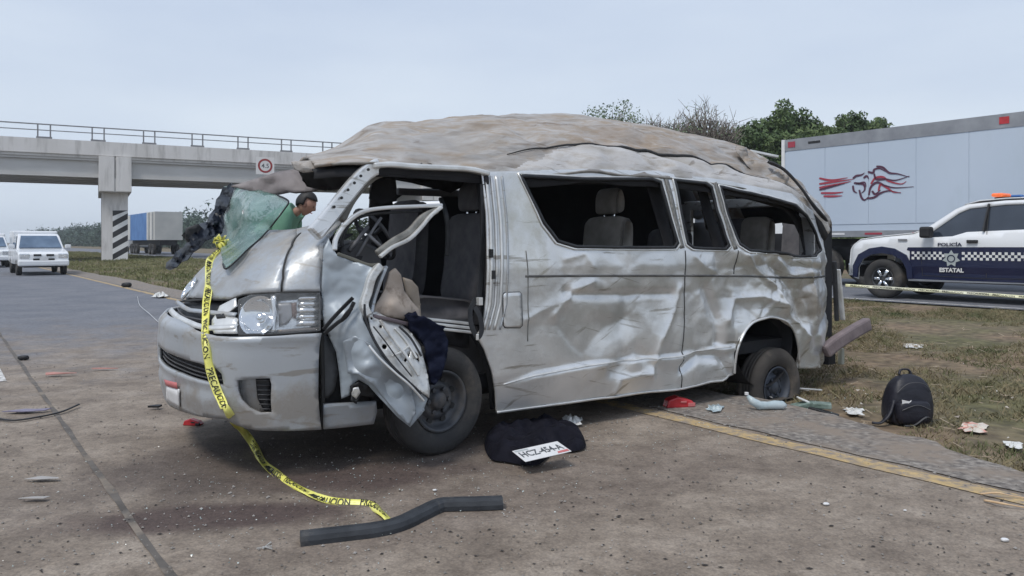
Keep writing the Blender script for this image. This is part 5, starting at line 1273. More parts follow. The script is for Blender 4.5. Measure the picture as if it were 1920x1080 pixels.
def crumpled(name, pts, h, mt, label, cat, seed=1, step=.012, sc=20, soft=.03, zoff=0, rough=.8):
    """crumpled sheet: jagged folds radiating from the middle"""
    P = [q for q in gp(pts)]; c = sum(P, Vector()) / len(P); r = random.Random(seed * 7 + 1); n_ = 22; v = [c + Vector((0, 0, h * .6))]; f = []
    ex = max((p - c).length for p in P)
    def rad(a):
        d = Vector((math.cos(a), math.sin(a), 0)); return max(.3 * ex, max((p - c).dot(d) for p in P) * .8)
    for ring, k in enumerate((.28, .55, .8, 1.0)):
        for i in range(n_):
            a = 2 * math.pi * (i + .5 * ring + r.uniform(-.3, .3)) / n_; R_ = rad(a) * k * r.uniform(.72, 1.15)
            v.append(c + Vector((math.cos(a) * R_, math.sin(a) * R_, .006 + (r.uniform(.2, 1.3) if i % 2 else r.uniform(0, .5)) * h * (1.1 - k * .7))))
    for i in range(n_): f.append((0, 1 + i, 1 + (i + 1) % n_))
    for ring in range(3):
        for i in range(n_):
            a = 1 + ring * n_ + i; b_ = 1 + ring * n_ + (i + 1) % n_; f += [(a, a + n_, b_), (b_, a + n_, b_ + n_)]
    return tag(mesh_obj(name, v, f, mt, None, False, solid=.001), label, cat)
crumpled('paper_scrap', [(1050, 792), (1072, 782), (1090, 785), (1088, 796), (1076, 804), (1064, 800)], .05, 'paper', 'crumpled white paper behind the black clothing', 'paper')
# jeans hanging from the door
jn = patch('dark_jeans', [(762, 590, -.16), (785, 592, -.17), (806, 598, -.18), (830, 614, -.19), (841, 640, -.19), (838, 672, -.20), (828, 706, -.21), (815, 722, -.21), (806, 712, -.21), (802, 680, -.20), (796, 650, -.19), (784, 625, -.18), (768, 610, -.17)], 'denim', None, crumple=.05, cs=.018, step=4, solid=.03)
jn.matrix_world = Matrix.Translation((VX, VY, 0)) @ Matrix.Rotation(YAW, 4, 'Z'); tag(jn, 'dark blue jeans hanging out of the crushed driver door opening', 'clothing')
# red pieces
def lumpy(name, px, py, size, mt, label, cat, seed=0, rz=0, parent=None, z=None, n=1.3):
    c = G(px, py); v = []; f = []; A, Bq = 14, 9; cz = size[2] / 2 + .008 if z is None else z
    for i in range(Bq + 1):
        th = math.pi * i / Bq
        for k in range(A):
            ph = 2 * math.pi * k / A; d = Vector((math.sin(th) * math.cos(ph), math.sin(th) * math.sin(ph), math.cos(th)))
            d = Vector([math.copysign(abs(q) ** (1 / n), q) for q in d]); r = 1 + .18 * noise.noise(d * 1.7 + Vector((seed, 0, 0)))
            v.append(Vector((d.x * size[0] / 2 * r, d.y * size[1] / 2 * r, d.z * size[2] / 2 * r)))
    for i in range(Bq):
        for k in range(A): a = i * A + k; b = i * A + (k + 1) % A; f.append((a, b, b + A, a + A))
    o = mesh_obj(name, v, f, mt, parent, True); o.location = (c.x, c.y, cz); o.rotation_euler = (0, 0, rz); return tag(o, label, cat)
def lens_piece(name, px, py, label, rz, sc, dark=False):
    o = empty(name, G(px, py), rz, label, 'car part'); mb_ = MB()
    mb_.prism([(-.12 * sc, .005), (-.10 * sc, .07 * sc), (-.02 * sc, .095 * sc), (.10 * sc, .06 * sc), (.13 * sc, .02 * sc), (.11 * sc, .005)], -.05 * sc, .05 * sc); mb_.build('lens', 'red_lens', o, bevel=.012 * sc)
    mb_ = MB(); mb_.box((.09 * sc, -.053 * sc, .03 * sc), (.06 * sc, .012, .03 * sc)); mb_.box((.02 * sc, -.055 * sc, .055 * sc), (.05 * sc, .01, .015 * sc)); mb_.build('reflector_strip', 'ink_red' if not dark else 'grille_dark', o, bevel=.003)
    return o
lens_piece('tail_light_lens', 1272, 764, 'broken red tail light lens lying beneath the van sill', .2, 1.0)
lens_piece('red_lamp_fragment', 362, 798, 'dark red lamp fragment on the road under the front bumper', -.1, .55, True)
# debris by the rear wheel
o = empty('crushed_plastic_bottle', GV(1440, 768), .1, 'crushed clear plastic bottle against the rear tyre', 'bottle'); mb_ = MB()
mb_.tube([(-.16, .02, .11), (-.13, 0, .07), (-.07, 0, .035), (.0, 0, .034), (.06, .01, .035), (.12, 0, .034), (.15, 0, .03)], [.012, .03, .035, .030, .036, .032, .012], 10); mb_.build('bottle_body', 'plastic_clear', o, smooth=True)
mb_ = MB(); mb_.lathe([(.016, 0), (.016, .02), (.001, .022)], 12, (-.165, .02, .115), axis='z'); mb_.build('cap', 'plate', o)
o = empty('crumpled_green_carton', GV(1535, 774), -.25, 'crumpled green and white carton lying behind the rear wheel', 'litter')
for i, (x, y, z, w_, d_, h_, rz, mt) in enumerate(((-.13, 0, .05, .16, .10, .05, .3, 'plastic_green'), (.0, .02, .06, .20, .10, .045, -.1, 'plastic_green'), (.02, -.04, .02, .26, .06, .03, -.3, 'grille_dark'), (-.1, .02, .09, .14, .07, .015, .2, 'paper'))):
    mb_ = MB(); mb_.box((x, y, z), (w_, d_, h_), Matrix.Rotation(rz, 3, 'Z') @ Matrix.Rotation(.2 * (i - 1), 3, 'Y')); mb_.build('carton_flap', mt, o, bevel=.008)
crumpled('white_rag', [(1585, 775), (1598, 764), (1612, 768), (1615, 780), (1600, 784)], .03, 'paper', 'small white crumpled rag between the carton and the backpack', 'litter', 5)
o = empty('white_plastic_strip', GV(1515, 740), -.05, 'thin white plastic strip sticking out behind the rear wheel', 'litter'); mb_ = MB(); mb_.bar((-.12, 0, .06), (.13, .02, .04), .03, .012); mb_.build('strip', 'edge', o, bevel=.003)
mb_ = MB(); mb_.bar((-.08, .03, .05), (.02, .05, .03), .02, .01); mb_.build('strip_tab', 'paper', o)
crumpled('grey_wrapper', [(1325, 768), (1345, 760), (1352, 768), (1340, 776)], .03, 'plastic_clear', 'small grey wrapper on the shoulder in front of the rear wheel', 'litter', 8)
crumpled('white_litter', [(1695, 652), (1712, 643), (1724, 648), (1712, 656)], .015, 'paper', 'white scrap of litter in the grass above the backpack', 'litter', 9)
crumpled('orange_white_wrapper', [(1808, 812), (1815, 792), (1830, 790), (1845, 802), (1836, 815), (1820, 818)], .025, mat('faded food wrapper', [(.62, .56, .48), (.66, .60, .52), (.60, .18, .12)], rough=.5, scale=14), 'faded white and red wrapper in the grass right of the backpack', 'litter', 10)
crumpled('pale_wrapper', [(1880, 838), (1895, 826), (1918, 836), (1908, 846)], .012, 'paper', 'pale scrap in the grass at the right edge of the picture', 'litter', 12)

# backpack
bk = empty('backpack', GV(1700, 790), .05, 'black backpack standing upright in the grass behind the van', 'backpack')
def sq(t, e): c = math.cos(t); s = math.sin(t); return math.copysign(abs(c) ** e, c), math.copysign(abs(s) ** e, s)
v = []; f = []; lv = [(0, .9, .95), (.03, 1, 1), (.12, 1.03, 1.06), (.22, .98, 1.0), (.30, .90, .88), (.36, .80, .74), (.41, .62, .55), (.44, .38, .34), (.455, .02, .02)]
for z, wx, wy in lv:
    for k in range(28):
        a, b = sq(2 * math.pi * k / 28, .55); p = Vector((a * .175 * wx + .03 * z, b * .115 * wy, z * 1.0)); p += Vector((1, 1, .3)) * .012 * noise.noise(p * 14); v.append(p)
for i in range(len(lv) - 1):
    for k in range(28): a = i * 28 + k; b = i * 28 + (k + 1) % 28; f.append((a, b, b + 28, a + 28))
mesh_obj('pack_body', v, f, 'pack', bk, True, sub=1)
v = []; f = []; lv = [(.02, .8), (.05, 1), (.16, 1), (.21, .92), (.235, .6)]
for z, wx in lv:
    for k in range(20): a, b = sq(2 * math.pi * k / 20, .5); v.append(Vector((a * .135 * wx - .02, b * .055 * wx - .115, z)) + Vector((1, 1, 0)) * .01 * noise.noise(Vector((a, b, z * 14))))
for i in range(len(lv) - 1):
    for k in range(20): a = i * 20 + k; b = i * 20 + (k + 1) % 20; f.append((a, b, b + 20, a + 20))
f.append(tuple(range((len(lv) - 1) * 20, len(lv) * 20))); mesh_obj('front_pocket', v, f, 'pack', bk, True, sub=1)
bk.scale = (1, 1, .82)
mb_ = MB(); mb_.tube(catmull([(-.13, -.10, .30), (-.07, -.115, .375), (0, -.115, .395), (.08, -.11, .375), (.14, -.09, .30)], 5), .004, 5); mb_.tube(catmull([(-.13, -.165, .15), (-.02, -.178, .20), (.09, -.165, .15)], 5), .004, 5); mb_.build('zip', 'dash', bk)
mb_ = MB(); mb_.tube(catmull([(-.05, .02, .44), (-.03, .03, .485), (.03, .03, .485), (.05, .02, .44)], 5), .01, 6); mb_.build('grab_handle', 'pack', bk, smooth=True)
mb_ = MB(); mb_.tube(catmull([(-.14, -.06, .22), (-.19, -.09, .10), (-.26, -.10, .02), (-.32, -.08, .015)], 6), [.028] * 10 + [.022] * 9, 6, flat=.5); mb_.build('shoulder_strap', 'pack', bk, smooth=True)
mb_ = MB(); mb_.tube(catmull([(.13, -.12, .03), (.05, -.18, .09), (-.05, -.19, .02), (-.12, -.18, .012)], 6), .012, 6, flat=.4); mb_.build('lower_strap', 'dash', bk, smooth=True)
mb_ = MB(); mb_.add([(-.125, -.150, .245), (-.06, -.158, .228), (-.055, -.156, .243), (-.12, -.148, .172)], [(0, 1, 2, 3)]); mb_.build('logo_patch', 'plate', bk, solid=.004)

mb = MB(); rs = random.Random(33)
for i in range(170):
    a = rs.uniform(5.3, 9); b = rs.uniform(-2, 5); z_ = zter(a) + .02; P = R(a, b, z_); s_ = rs.uniform(.008, .028)
    mb.add([P + Vector((rs.uniform(-1, 1) * s_, rs.uniform(-1, 1) * s_, rs.uniform(0, 1) * s_)) for _ in range(4)], [(0, 1, 2), (0, 3, 1), (1, 3, 2), (2, 3, 0)])
tag(mb.build('litter_scraps', mat('mixed pale scraps', [(.10, .08, .07), (.42, .36, .30), (.62, .60, .57)], rough=.8, scale=2.5, detail=2)), 'tiny pale scraps of litter strewn through the verge grass', 'litter', kind='stuff')
# crumbs of safety glass round the wreck
mb = MB(); rs = random.Random(21)
for i in range(1500):
    t = rs.random(); base = V2W((rs.gauss(2.0, 1.9), rs.gauss(-.35, .45), 0)) if t < .7 else Vector((rs.gauss(-1.6, 1.2), rs.gauss(4.0, .8), 0))
    if base.y < 2.4: continue
    P = Vector((base.x, base.y, max(0, zter(base.dot(RN))) + .012)); s_ = rs.uniform(.003, .0065)
    mb.add([P + Vector((rs.uniform(-1, 1) * s_, rs.uniform(-1, 1) * s_, rs.uniform(-.3, 1) * s_)) for _ in range(4)], [(0, 1, 2), (0, 3, 1), (1, 3, 2), (2, 3, 0)])
tag(mb.build('glass_crumbs', mat('glass crumbs', [(.30, .38, .36), (.62, .68, .66)], rough=.15, scale=40)), 'crumbs of broken safety glass scattered on the road round the van', 'broken glass', kind='stuff')
# small debris on the left
def shard(name, px, py, pts, mt, label, cat, th=.006, rz=0, curl=.01):
    c = G(px, py, .012); v = [(x, y, curl * ridg(Vector((x * 7, y * 7, px)), 2) + curl) for x, y in pts]; o = mesh_obj(name, v, [tuple(range(len(v)))], mt, None, False, solid=th); o.location = c; o.rotation_euler = (0, 0, rz); return tag(o, label, cat)
shard('pink_card', 112, 705, [(-.14, 0), (-.09, .05), (.0, .03), (.12, .06), (.15, .03), (.02, -.01), (-.12, -.03)], 'pink', 'torn flat pink card on the road left of the van', 'litter', curl=.02)
shard('pink_card_scrap', 195, 694, [(-.13, 0), (-.06, .03), (.08, .04), (.13, .03), (.03, .0), (-.1, -.02)], 'pink', 'thin pink scrap on the road nearer to the bumper', 'litter', curl=.012)
shard('purple_shard', 60, 772, [(-.2, -.05), (-.08, .05), (.02, .02), (.12, .05), (.10, .0), (-.02, -.06)], 'purple', 'flat dull purple plastic shard inside the curved black strip', 'car part')
mb_ = MB(); mb_.tube(catmull([G(-10, 783, .02), G(25, 788, .02), (G(70, 782, .02)), G(115, 772, .022), G(148, 758, .03)], 6), .010, 6, flat=.6)
tag(mb_.build('curved_trim_strip', 'black', None, smooth=True), 'thin curved black trim strip on the road at the left edge', 'car part')
shard('black_shard', 290, 766, [(-.05, -.01), (0, .03), (.05, .02), (.04, -.02)], 'grille_dark', 'small black plastic shard left of the front bumper', 'car part', .015)
lumpy('dark_stone', 237, 539, (.30, .2, .14), 'grille_dark', 'dark lump on the road edge left of the hood', 'debris', 3)
lumpy('dark_clod', 44, 676, (.12, .08, .05), 'grille_dark', 'small dark clod beside the road joint', 'debris', 6)
crumpled('white_cloth', [(280, 557.5), (292, 556), (318, 556.5), (322, 558), (300, 559.5)], .13, 'paper', 'white crumpled cloth on the yellow line behind the van front', 'litter', 4)
mb_ = MB(); mb_.tube(catmull([G(258, 556, .02), G(262, 572, .05), G(280, 588, .06), G(296, 603, .06), HF(318, 612, .02)], 6), .006, 5)
tag(mb_.build('loose_cable', 'edge', None, smooth=True), 'thin white cord running from the grille over the road', 'cord')
shard('flattened_bag', 78, 900, [(-.09, -.01), (-.02, .03), (.08, .02), (.1, -.01), (.0, -.03)], mat('dusty plastic film', [(.34, .32, .30), (.44, .42, .40)], rough=.5, scale=9), 'dusty flattened plastic film on the road at lower left, farther of two', 'litter', .003)
shard('flattened_wrapper', 62, 938, [(-.07, -.01), (-.02, .025), (.07, .03), (.06, -.01)], mat('dusty film', [(.33, .31, .29), (.42, .40, .38)], rough=.5, scale=9), 'dusty flattened wrapper on the road at lower left, nearer of two', 'litter', .003)
mb_ = MB(); q = G(497, 1025, .01); mb_.bar(q + Vector((.01, .05, 0)), q + Vector((0, -.03, .004)), .005, .004); mb_.bar(q + Vector((-.03, -.02, 0)), q + Vector((.03, .0, .004)), .004, .004); mb_.bar(q + Vector((-.01, .0, 0)), q + Vector((.04, -.03, .004)), .004, .004)
tag(mb_.build('snapped_twigs', 'edge', None), 'a few pale snapped twigs on the road left of the rubber moulding', 'twigs')
for px, py, s, lab in ((1549, 950, .028, 'small pale stone on the road below the yellow line'), (1884, 1018, .03, 'white pebble on the road near the lower right corner'), (815, 923, .02, 'tiny white fragment on the road above the rubber moulding'), (1697, 961, .014, 'tiny pale pebble right of the small pale stone')):
    lumpy('white_pebble', px, py, (s * 1.1, s * .7, s * .45), 'plate', lab, 'pebble', px)
mb_ = MB(); mb_.tube(catmull([G(1838, 926, .02), G(1870, 924, .035), G(1900, 930, .02), G(1940, 936, .02)], 4), [.007] * 6 + [.004] * 7, 6, flat=.6); mb_.tube(catmull([G(1846, 938, .015), G(1880, 944, .025), G(1930, 953, .015)], 4), [.009] * 5 + [.005] * 4, 6, flat=.6)
tag(mb_.build('splintered_stick', 'wood', None, smooth=True), 'pale splintered stick lying across the yellow line at the right edge', 'stick')

# ================================================================== person behind the van
def skin_body(name, nodes, edges, mt, parent, root=0, sub=2):
    me = bpy.data.meshes.new(name); me.from_pydata([n[0] for n in nodes], edges, []); me.materials.append(M[mt]); o = bpy.data.objects.new(name, me); link(o, parent)
    sk = o.modifiers.new('skin', 'SKIN'); sv = me.skin_vertices[0].data
    for i, n in enumerate(nodes): r = n[1]; sv[i].radius = r if isinstance(r, tuple) else (r, r); sv[i].use_root = i == root
    sk.use_smooth_shade = True; sb = o.modifiers.new('sub', 'SUBSURF'); sb.levels = sub; sb.render_levels = sub; return o
per = empty('person', (-2.62, 8.0, 0), 0, 'person in a green shirt with short dark hair bending forward behind the van front', 'person')
# local: x to the right = the way the person faces
body = [((0, 0, .98), (.15, .17)), ((.04, 0, 1.15), (.12, .14)), ((.10, 0, 1.38), (.10, .12)), ((.22, 0, 1.56), (.06, .07)), ((.33, 0, 1.62), (.05, .05)), ((.43, 0, 1.70), (.045, .045)),
        ((0, .10, .92), (.10, .10)), ((.03, .11, .50), (.07, .07)), ((-.03, .11, .09), (.05, .05)), ((.12, .12, .04), (.045, .035)),
        ((0, -.10, .92), (.10, .10)), ((.06, -.11, .50), (.07, .07)), ((.02, -.11, .09), (.05, .05)), ((.17, -.12, .04), (.045, .035)),
        ((.24, .15, 1.44), (.03, .03)), ((.27, .24, 1.22), (.05, .05)), ((.44, .20, 1.06), (.038, .038)), ((.50, .19, 1.02), (.03, .045)),
        ((.25, -.15, 1.44), (.03, .03)), ((.26, -.24, 1.22), (.05, .05)), ((.44, -.20, 1.08), (.038, .038)), ((.50, -.19, 1.04), (.03, .045))]
be = [(0, 1), (1, 2), (2, 3), (3, 4), (4, 5), (0, 6), (6, 7), (7, 8), (8, 9), (0, 10), (10, 11), (11, 12), (12, 13), (2, 14), (14, 15), (15, 16), (16, 17), (2, 18), (18, 19), (19, 20), (20, 21)]
skin_body('body', body, be, 'skin', per)
sh = [((0, 0, 1.0), (.165, .19)), ((.03, 0, 1.15), (.17, .185)), ((.09, 0, 1.40), (.20, .215)), ((.23, 0, 1.63), (.17, .20)), ((.33, 0, 1.66), (.10, .10)), ((.26, .20, 1.56), (.12, .12)), ((.26, .24, 1.27), (.075, .075)), ((.28, -.20, 1.56), (.12, .12)), ((.25, -.24, 1.27), (.075, .075))]
skin_body('shirt', sh, [(0, 1), (1, 2), (2, 3), (3, 4), (3, 5), (5, 6), (3, 7), (7, 8)], 'shirt', per)
tr = [((0, 0, .98), (.155, .175)), ((0, .10, .90), (.115, .115)), ((.03, .11, .50), (.085, .085)), ((-.03, .11, .12), (.075, .075)), ((0, -.10, .90), (.115, .115)), ((.06, -.11, .50), (.085, .085)), ((.02, -.11, .12), (.075, .075))]
skin_body('trousers', tr, [(0, 1), (1, 2), (2, 3), (0, 4), (4, 5), (5, 6)], 'trousers', per)
hd = bpy.data.objects.new('head', None); hd.location = (.465, 0, 1.72); hd.rotation_euler = (0, math.radians(25), 0); link(hd, per)
v = []; f = []; A, Bq = 24, 18
for i in range(Bq + 1):
    th = math.pi * i / Bq
    for k in range(A):
        ph = 2 * math.pi * k / A; x, y, z = math.sin(th) * math.cos(ph) * .098, math.sin(th) * math.sin(ph) * .076, math.cos(th) * .122
        if z < 0 and x > 0: x *= 1 - .25 * (-z / .12); y *= 1 - .3 * (-z / .12)
        if abs(y) < .02 and x > .06 and -.035 < z < .02: x += .022 * (1 - abs(y) / .02) * (1 if z < 0 else .5)
        if z < 0 and x < 0: z *= .85; x *= 1 + .2 * z / .12
        v.append((x, y, z))
for i in range(Bq):
    for k in range(A): a = i * A + k; b = i * A + (k + 1) % A; f.append((a, b, b + A, a + A))
mesh_obj('face', v, f, 'skin', hd, True)
hv = [(p[0] * 1.07 - .006, p[1] * 1.09, p[2] * 1.07 + .004) for p in v]
hf = [q for q in f if all((v[i][2] > .060 - .5 * min(0, v[i][0]) * -1 or (v[i][0] < .0 and v[i][2] > -.05 + (v[i][0] + .05) * .6) or v[i][2] > .075) for i in q)]
mesh_obj('hair', hv, hf, 'hair', hd, True, solid=.01)
for s in (-1, 1):
    mb_ = MB(); mb_.lathe([(.001, .0), (.02, .004), (.03, .0), (.022, -.006)], 12, (0, 0, 0)); o = mb_.build('ear', 'skin', hd, smooth=True); o.location = (-.005, s * .078, -.005)
    mb_ = MB(); mb_.lathe([(.001, .0), (.008, .002), (.011, .0)], 10, (0, 0, 0), axis='x'); o = mb_.build('eye', 'hair', hd, smooth=True); o.location = (.088, s * .032, .01)
mb_ = MB(); mb_.box((.083, 0, -.062), (.012, .045, .008)); mb_.build('mouth', 'ink_red', hd)
mb_ = MB(); mb_.tube(catmull([(.10, -.21, 1.30), (.18, -.20, 1.50), (.22, -.13, 1.66), (.16, .0, 1.62)], 5), .018, 6, flat=.4); mb_.build('shoulder_strap', 'black', per, smooth=True)
for s in (-1, 1):
    base = Vector((.52, s * .19, 1.02)); mb_ = MB()
    for q in range(4): b0 = base + Vector((.01, (q - 1.5) * .018, 0)); mb_.tube([b0, b0 + Vector((.035, 0, -.01)), b0 + Vector((.055, 0, -.035)), b0 + Vector((.05, 0, -.055))], [.009, .0085, .008, .006], 6)
    b0 = base + Vector((-.02, -s * .03, 0)); mb_.tube([b0, b0 + Vector((.03, -s * .02, -.02)), b0 + Vector((.045, -s * .01, -.04))], [.011, .01, .007], 6); mb_.build('fingers', 'skin', per, smooth=True)

# ================================================================== police pickup
pol = empty('police_pickup', R(15.6, 7.95, .172), math.atan2(-RD.y, -RD.x), 'white and navy police crew cab pickup with a checkered stripe and a lit roof beacon', 'pickup truck')
# local frame: x from front axle to the tail, y across away from the camera?, z up
PX = -RD; PY = Vector((0, 0, 1)).cross(PX)         # world direction of local y
SG = 1 if PY.dot(RN) > 0 else -1                   # local y that points away from us
def body_loft(mb_, prof_top, prof_bot, w0, w1, tumble=0, sg=SG):
    pass
def py(y): return SG * y
def side_poly(name, pts, y, mt, parent, solid=.02, holes=(), step=.25, yfn=None, smooth=False):
    P, T = fill2d(pts, holes, step); v = [Vector((a, py(yfn(a, b) if yfn else y), b)) for a, b in P]
    return mesh_obj(name, v, T, mt, parent, smooth, solid=solid)
W = 1.98
def ytum(a, b): return (0 if b < 1.18 else (b - 1.18) * .30) + (.05 * max(0, (-.3 - a) / .6) ** 2) + (0.02 if b < .6 else 0)
archF = [(-.52, .38), (-.50, .62), (-.40, .80), (-.22, .90), (0, .93), (.22, .90), (.40, .80), (.50, .62), (.52, .38)]
archR = [(a + 3.68, b) for a, b in archF]
outl = [(-.66, .45), (-.68, .72), (-.65, 1.0), (-.60, 1.10), (-.45, 1.20), (0, 1.26), (.62, 1.32), (.80, 1.40), (1.35, 1.80), (1.55, 1.885), (2.2, 1.93), (2.75, 1.93), (3.05, 1.90), (3.15, 1.40), (3.2, 1.36), (4.80, 1.36), (4.84, .6), (4.7, .5), (4.22, .5)] + archR[::-1] + [(3.1, .40), (.6, .38)] + archF[::-1] + [(-.6, .4)]
win = [(.92, 1.33), (1.42, 1.72), (1.60, 1.80), (2.2, 1.85), (2.80, 1.85), (2.83, 1.80), (2.80, 1.44), (2.70, 1.39), (1.60, 1.35), (1.35, 1.27), (.96, 1.25)]
for far in (0, 1):
    yf = (lambda a, b: ytum(a, b)) if not far else (lambda a, b: W - ytum(a, b))
    side_poly('body_side', outl, 0, 'white_paint', pol, .02, [win], .12, yf, True)
    side_poly('side_window', win, 0, 'car_glass', pol, .01, (), .2, (lambda a, b: ytum(a, b) + .02) if not far else (lambda a, b: W - ytum(a, b) - .02))
def ysw(a, b): return ytum(a, b) - .006
lowp = [(.55, .42), (.56, .98), (.50, 1.0), (.52, 1.055), (2.0, 1.065), (4.78, 1.075), (4.80, .6), (4.2, .55), (4.15, .75), (4.0, .93), (3.68, .99), (3.36, .93), (3.2, .75), (3.12, .42)]
side_poly('navy_lower_panel', lowp, 0, 'navy', pol, .004, (), .15, ysw)
# wheel flares in dark
fl = [(-.62, .42), (-.62, .66), (-.50, .90), (-.26, 1.03), (0, 1.07), (.26, 1.03), (.50, .90), (.62, .66), (.62, .42), (.52, .42), (.50, .62), (.40, .80), (.22, .90), (0, .93), (-.22, .90), (-.40, .80), (-.50, .62), (-.52, .42)]
side_poly('wheel_flare', fl, -.03, 'navy', pol, .05)
side_poly('wheel_flare', [(a + 3.68, b) for a, b in fl], -.03, 'chassis', pol, .05)
# hood, roof, bed, front
mb_ = MB()
def cross(mb_, pts, w0, w1):
    v = []; 
    for a, b in pts: v += [(a, py(w0(a, b)), b), (a, py(W - w0(a, b)), b)]
    mb_.add(v, [(2 * i, 2 * i + 1, 2 * i + 3, 2 * i + 2) for i in range(len(pts) - 1)])
cross(mb_, [(-.68, .50), (-.70, .72), (-.67, 1.0), (-.60, 1.10), (-.45, 1.21), (0, 1.27), (.62, 1.33), (.80, 1.40)], ytum, 0); mb_.build('hood', 'white_paint', pol, smooth=True, solid=.02)
mb_ = MB(); cross(mb_, [(.80, 1.40), (1.35, 1.80), (1.55, 1.885)], lambda a, b: ytum(a, b) + .08, 0); mb_.build('windscreen', 'car_glass', pol, solid=.01)
mb_ = MB(); cross(mb_, [(1.50, 1.87), (1.75, 1.935), (2.2, 1.96), (2.75, 1.96), (3.05, 1.90), (3.15, 1.40)], ytum, 0); mb_.build('roof', 'white_paint', pol, smooth=True, solid=.02)
mb_ = MB(); cross(mb_, [(3.2, 1.1), (4.8, 1.1)], lambda a, b: .05, 0); cross(mb_, [(4.83, 1.36), (4.85, .6)], lambda a, b: .0, 0); mb_.build('bed', 'white_paint', pol, solid=.02)
mb_ = MB(); mb_.box((-.70, py(W / 2), .58), (.14, W - .1, .26)); mb_.build('front_bumper', 'chrome', pol, bevel=.03)
mb_ = MB(); mb_.box((-.705, py(W / 2), .92), (.04, 1.2, .34)); mb_.build('grille', 'grille_dark', pol, bevel=.02)
for y in (.22, W - .22): mb_ = MB(); mb_.box((-.66, py(y), .98), (.10, .34, .26)); mb_.build('headlight', 'lens', pol, bevel=.03)
mb_ = MB(); mb_.box((1.9, py(W / 2), .55), (5.2, 1.5, .25)); mb_.build('chassis', 'chassis', pol)
mb_ = MB(); mb_.box((1.9, py(.12), .40), (2.2, .16, .05)); mb_.build('side_step', 'chassis', pol, bevel=.01)
for a in (0, 3.68):
    for y, s in ((.12, -1), (W - .12, 1)):
        wheel_parts(pol, (a, py(y), .405), .405, .23, .26, 'tyre', 'rim', s * SG, spokes=6)
# door lines, handles, mirror
for pts in ([(.80, 1.38), (.78, .9), (.80, .50)], [(1.93, 1.88), (1.95, 1.35), (1.95, .5)], [(2.98, 1.88), (3.0, 1.3), (2.98, .80)], [(.8, .50), (1.9, .48), (2.9, .50)]):
    for a0, a1 in zip(pts, pts[1:]):
        mb_ = MB(); mb_.bar((a0[0], py(ytum(*a0) - .011), a0[1]), (a1[0], py(ytum(*a1) - .011), a1[1]), .010, .006); mb_.build('door_gap', 'seam', pol)
mb_ = MB(); mb_.bar((1.93, py(ytum(0, 1.87) + .005), 1.87), (1.90, py(.03), 1.36), .03, .07); mb_.build('window_divider', 'stripe_black', pol)
for a in (1.72, 2.80): mb_ = MB(); mb_.box((a, py(-.02), 1.17), (.19, .05, .06)); mb_.build('door_handle', 'chassis', pol, bevel=.01)
mb_ = MB(); mb_.box((.95, py(-.16), 1.35), (.20, .22, .22)); mb_.build('mirror', 'chassis', pol, bevel=.04)
mb_ = MB(); mb_.box((.42, py(-.012), 1.205), (.18, .015, .035)); mb_.build('fender_badge', 'steel_grey', pol)
# checkered band: three rows of white squares on navy
sq_ = .052; mb_ = MB(); mb2 = MB()
for i in range(80):
    a = .60 + i * sq_
    if 1.18 < a < 1.52 or (a > 3.05 and a < 4.28):
        if mb_.v: mb_.build('checker_band', 'stripe_white', pol); mb_ = MB()
        continue
    for r_ in range(3):
        if (i + r_) % 2: continue
        b = .80 + r_ * sq_ + .015; mb_.add([(a + da, py(-.013), b + db) for da, db in ((0, 0), (sq_, 0), (sq_, sq_), (0, sq_))], [(0, 1, 2, 3)])
o = mb_.build('checker_band', 'stripe_white', pol)
# shield star and lettering
mb_ = MB(); n = 7; pts = []
for k in range(14): a = math.pi * k / 7 + math.pi / 2; r_ = .165 if k % 2 == 0 else .105; pts.append((1.345 + math.cos(a) * r_, py(-.014), .84 + math.sin(a) * r_))
mb_.add(pts, [tuple(range(14))]); mb_.build('star_badge', 'emblem_grey', pol, solid=.004)
mb_ = MB(); mb_.lathe([(.055, py(-.02)), (.075, py(-.02))], 20, (1.345, 0, .84)); mb_.build('star_ring', 'navy', pol)
text_on('police_lettering', 'POLICÍA', .085, (1.32, py(-.012), 1.12), (1, 0, 0), (0, 0, 1), 'navy', pol, width=.44, bold=.03) if SG > 0 else text_on('police_lettering', 'POLICÍA', .085, (1.32, py(-.012), 1.12), (-1, 0, 0), (0, 0, 1), 'navy', pol, width=.44, bold=.03)
text_on('state_lettering', 'ESTATAL', .085, (1.35, py(-.012), .62), (1 * SG, 0, 0), (0, 0, 1), 'stripe_white', pol, width=.44, bold=.04)
mb_ = MB(); mb_.box((2.08, py(W / 2), 1.985), (.26, 1.25, .04)); mb_.build('light_bar_base', 'chassis', pol, bevel=.01)
mb_ = MB(); mb_.box((2.02, py(.50), 2.045), (.20, .42, .07)); mb_.build('red_beacon', 'beacon_red', pol, bevel=.03)
mb_ = MB(); mb_.box((2.10, py(1.25), 2.04), (.24, .60, .06)); mb_.build('blue_beacon', 'beacon_blue', pol, bevel=.03)

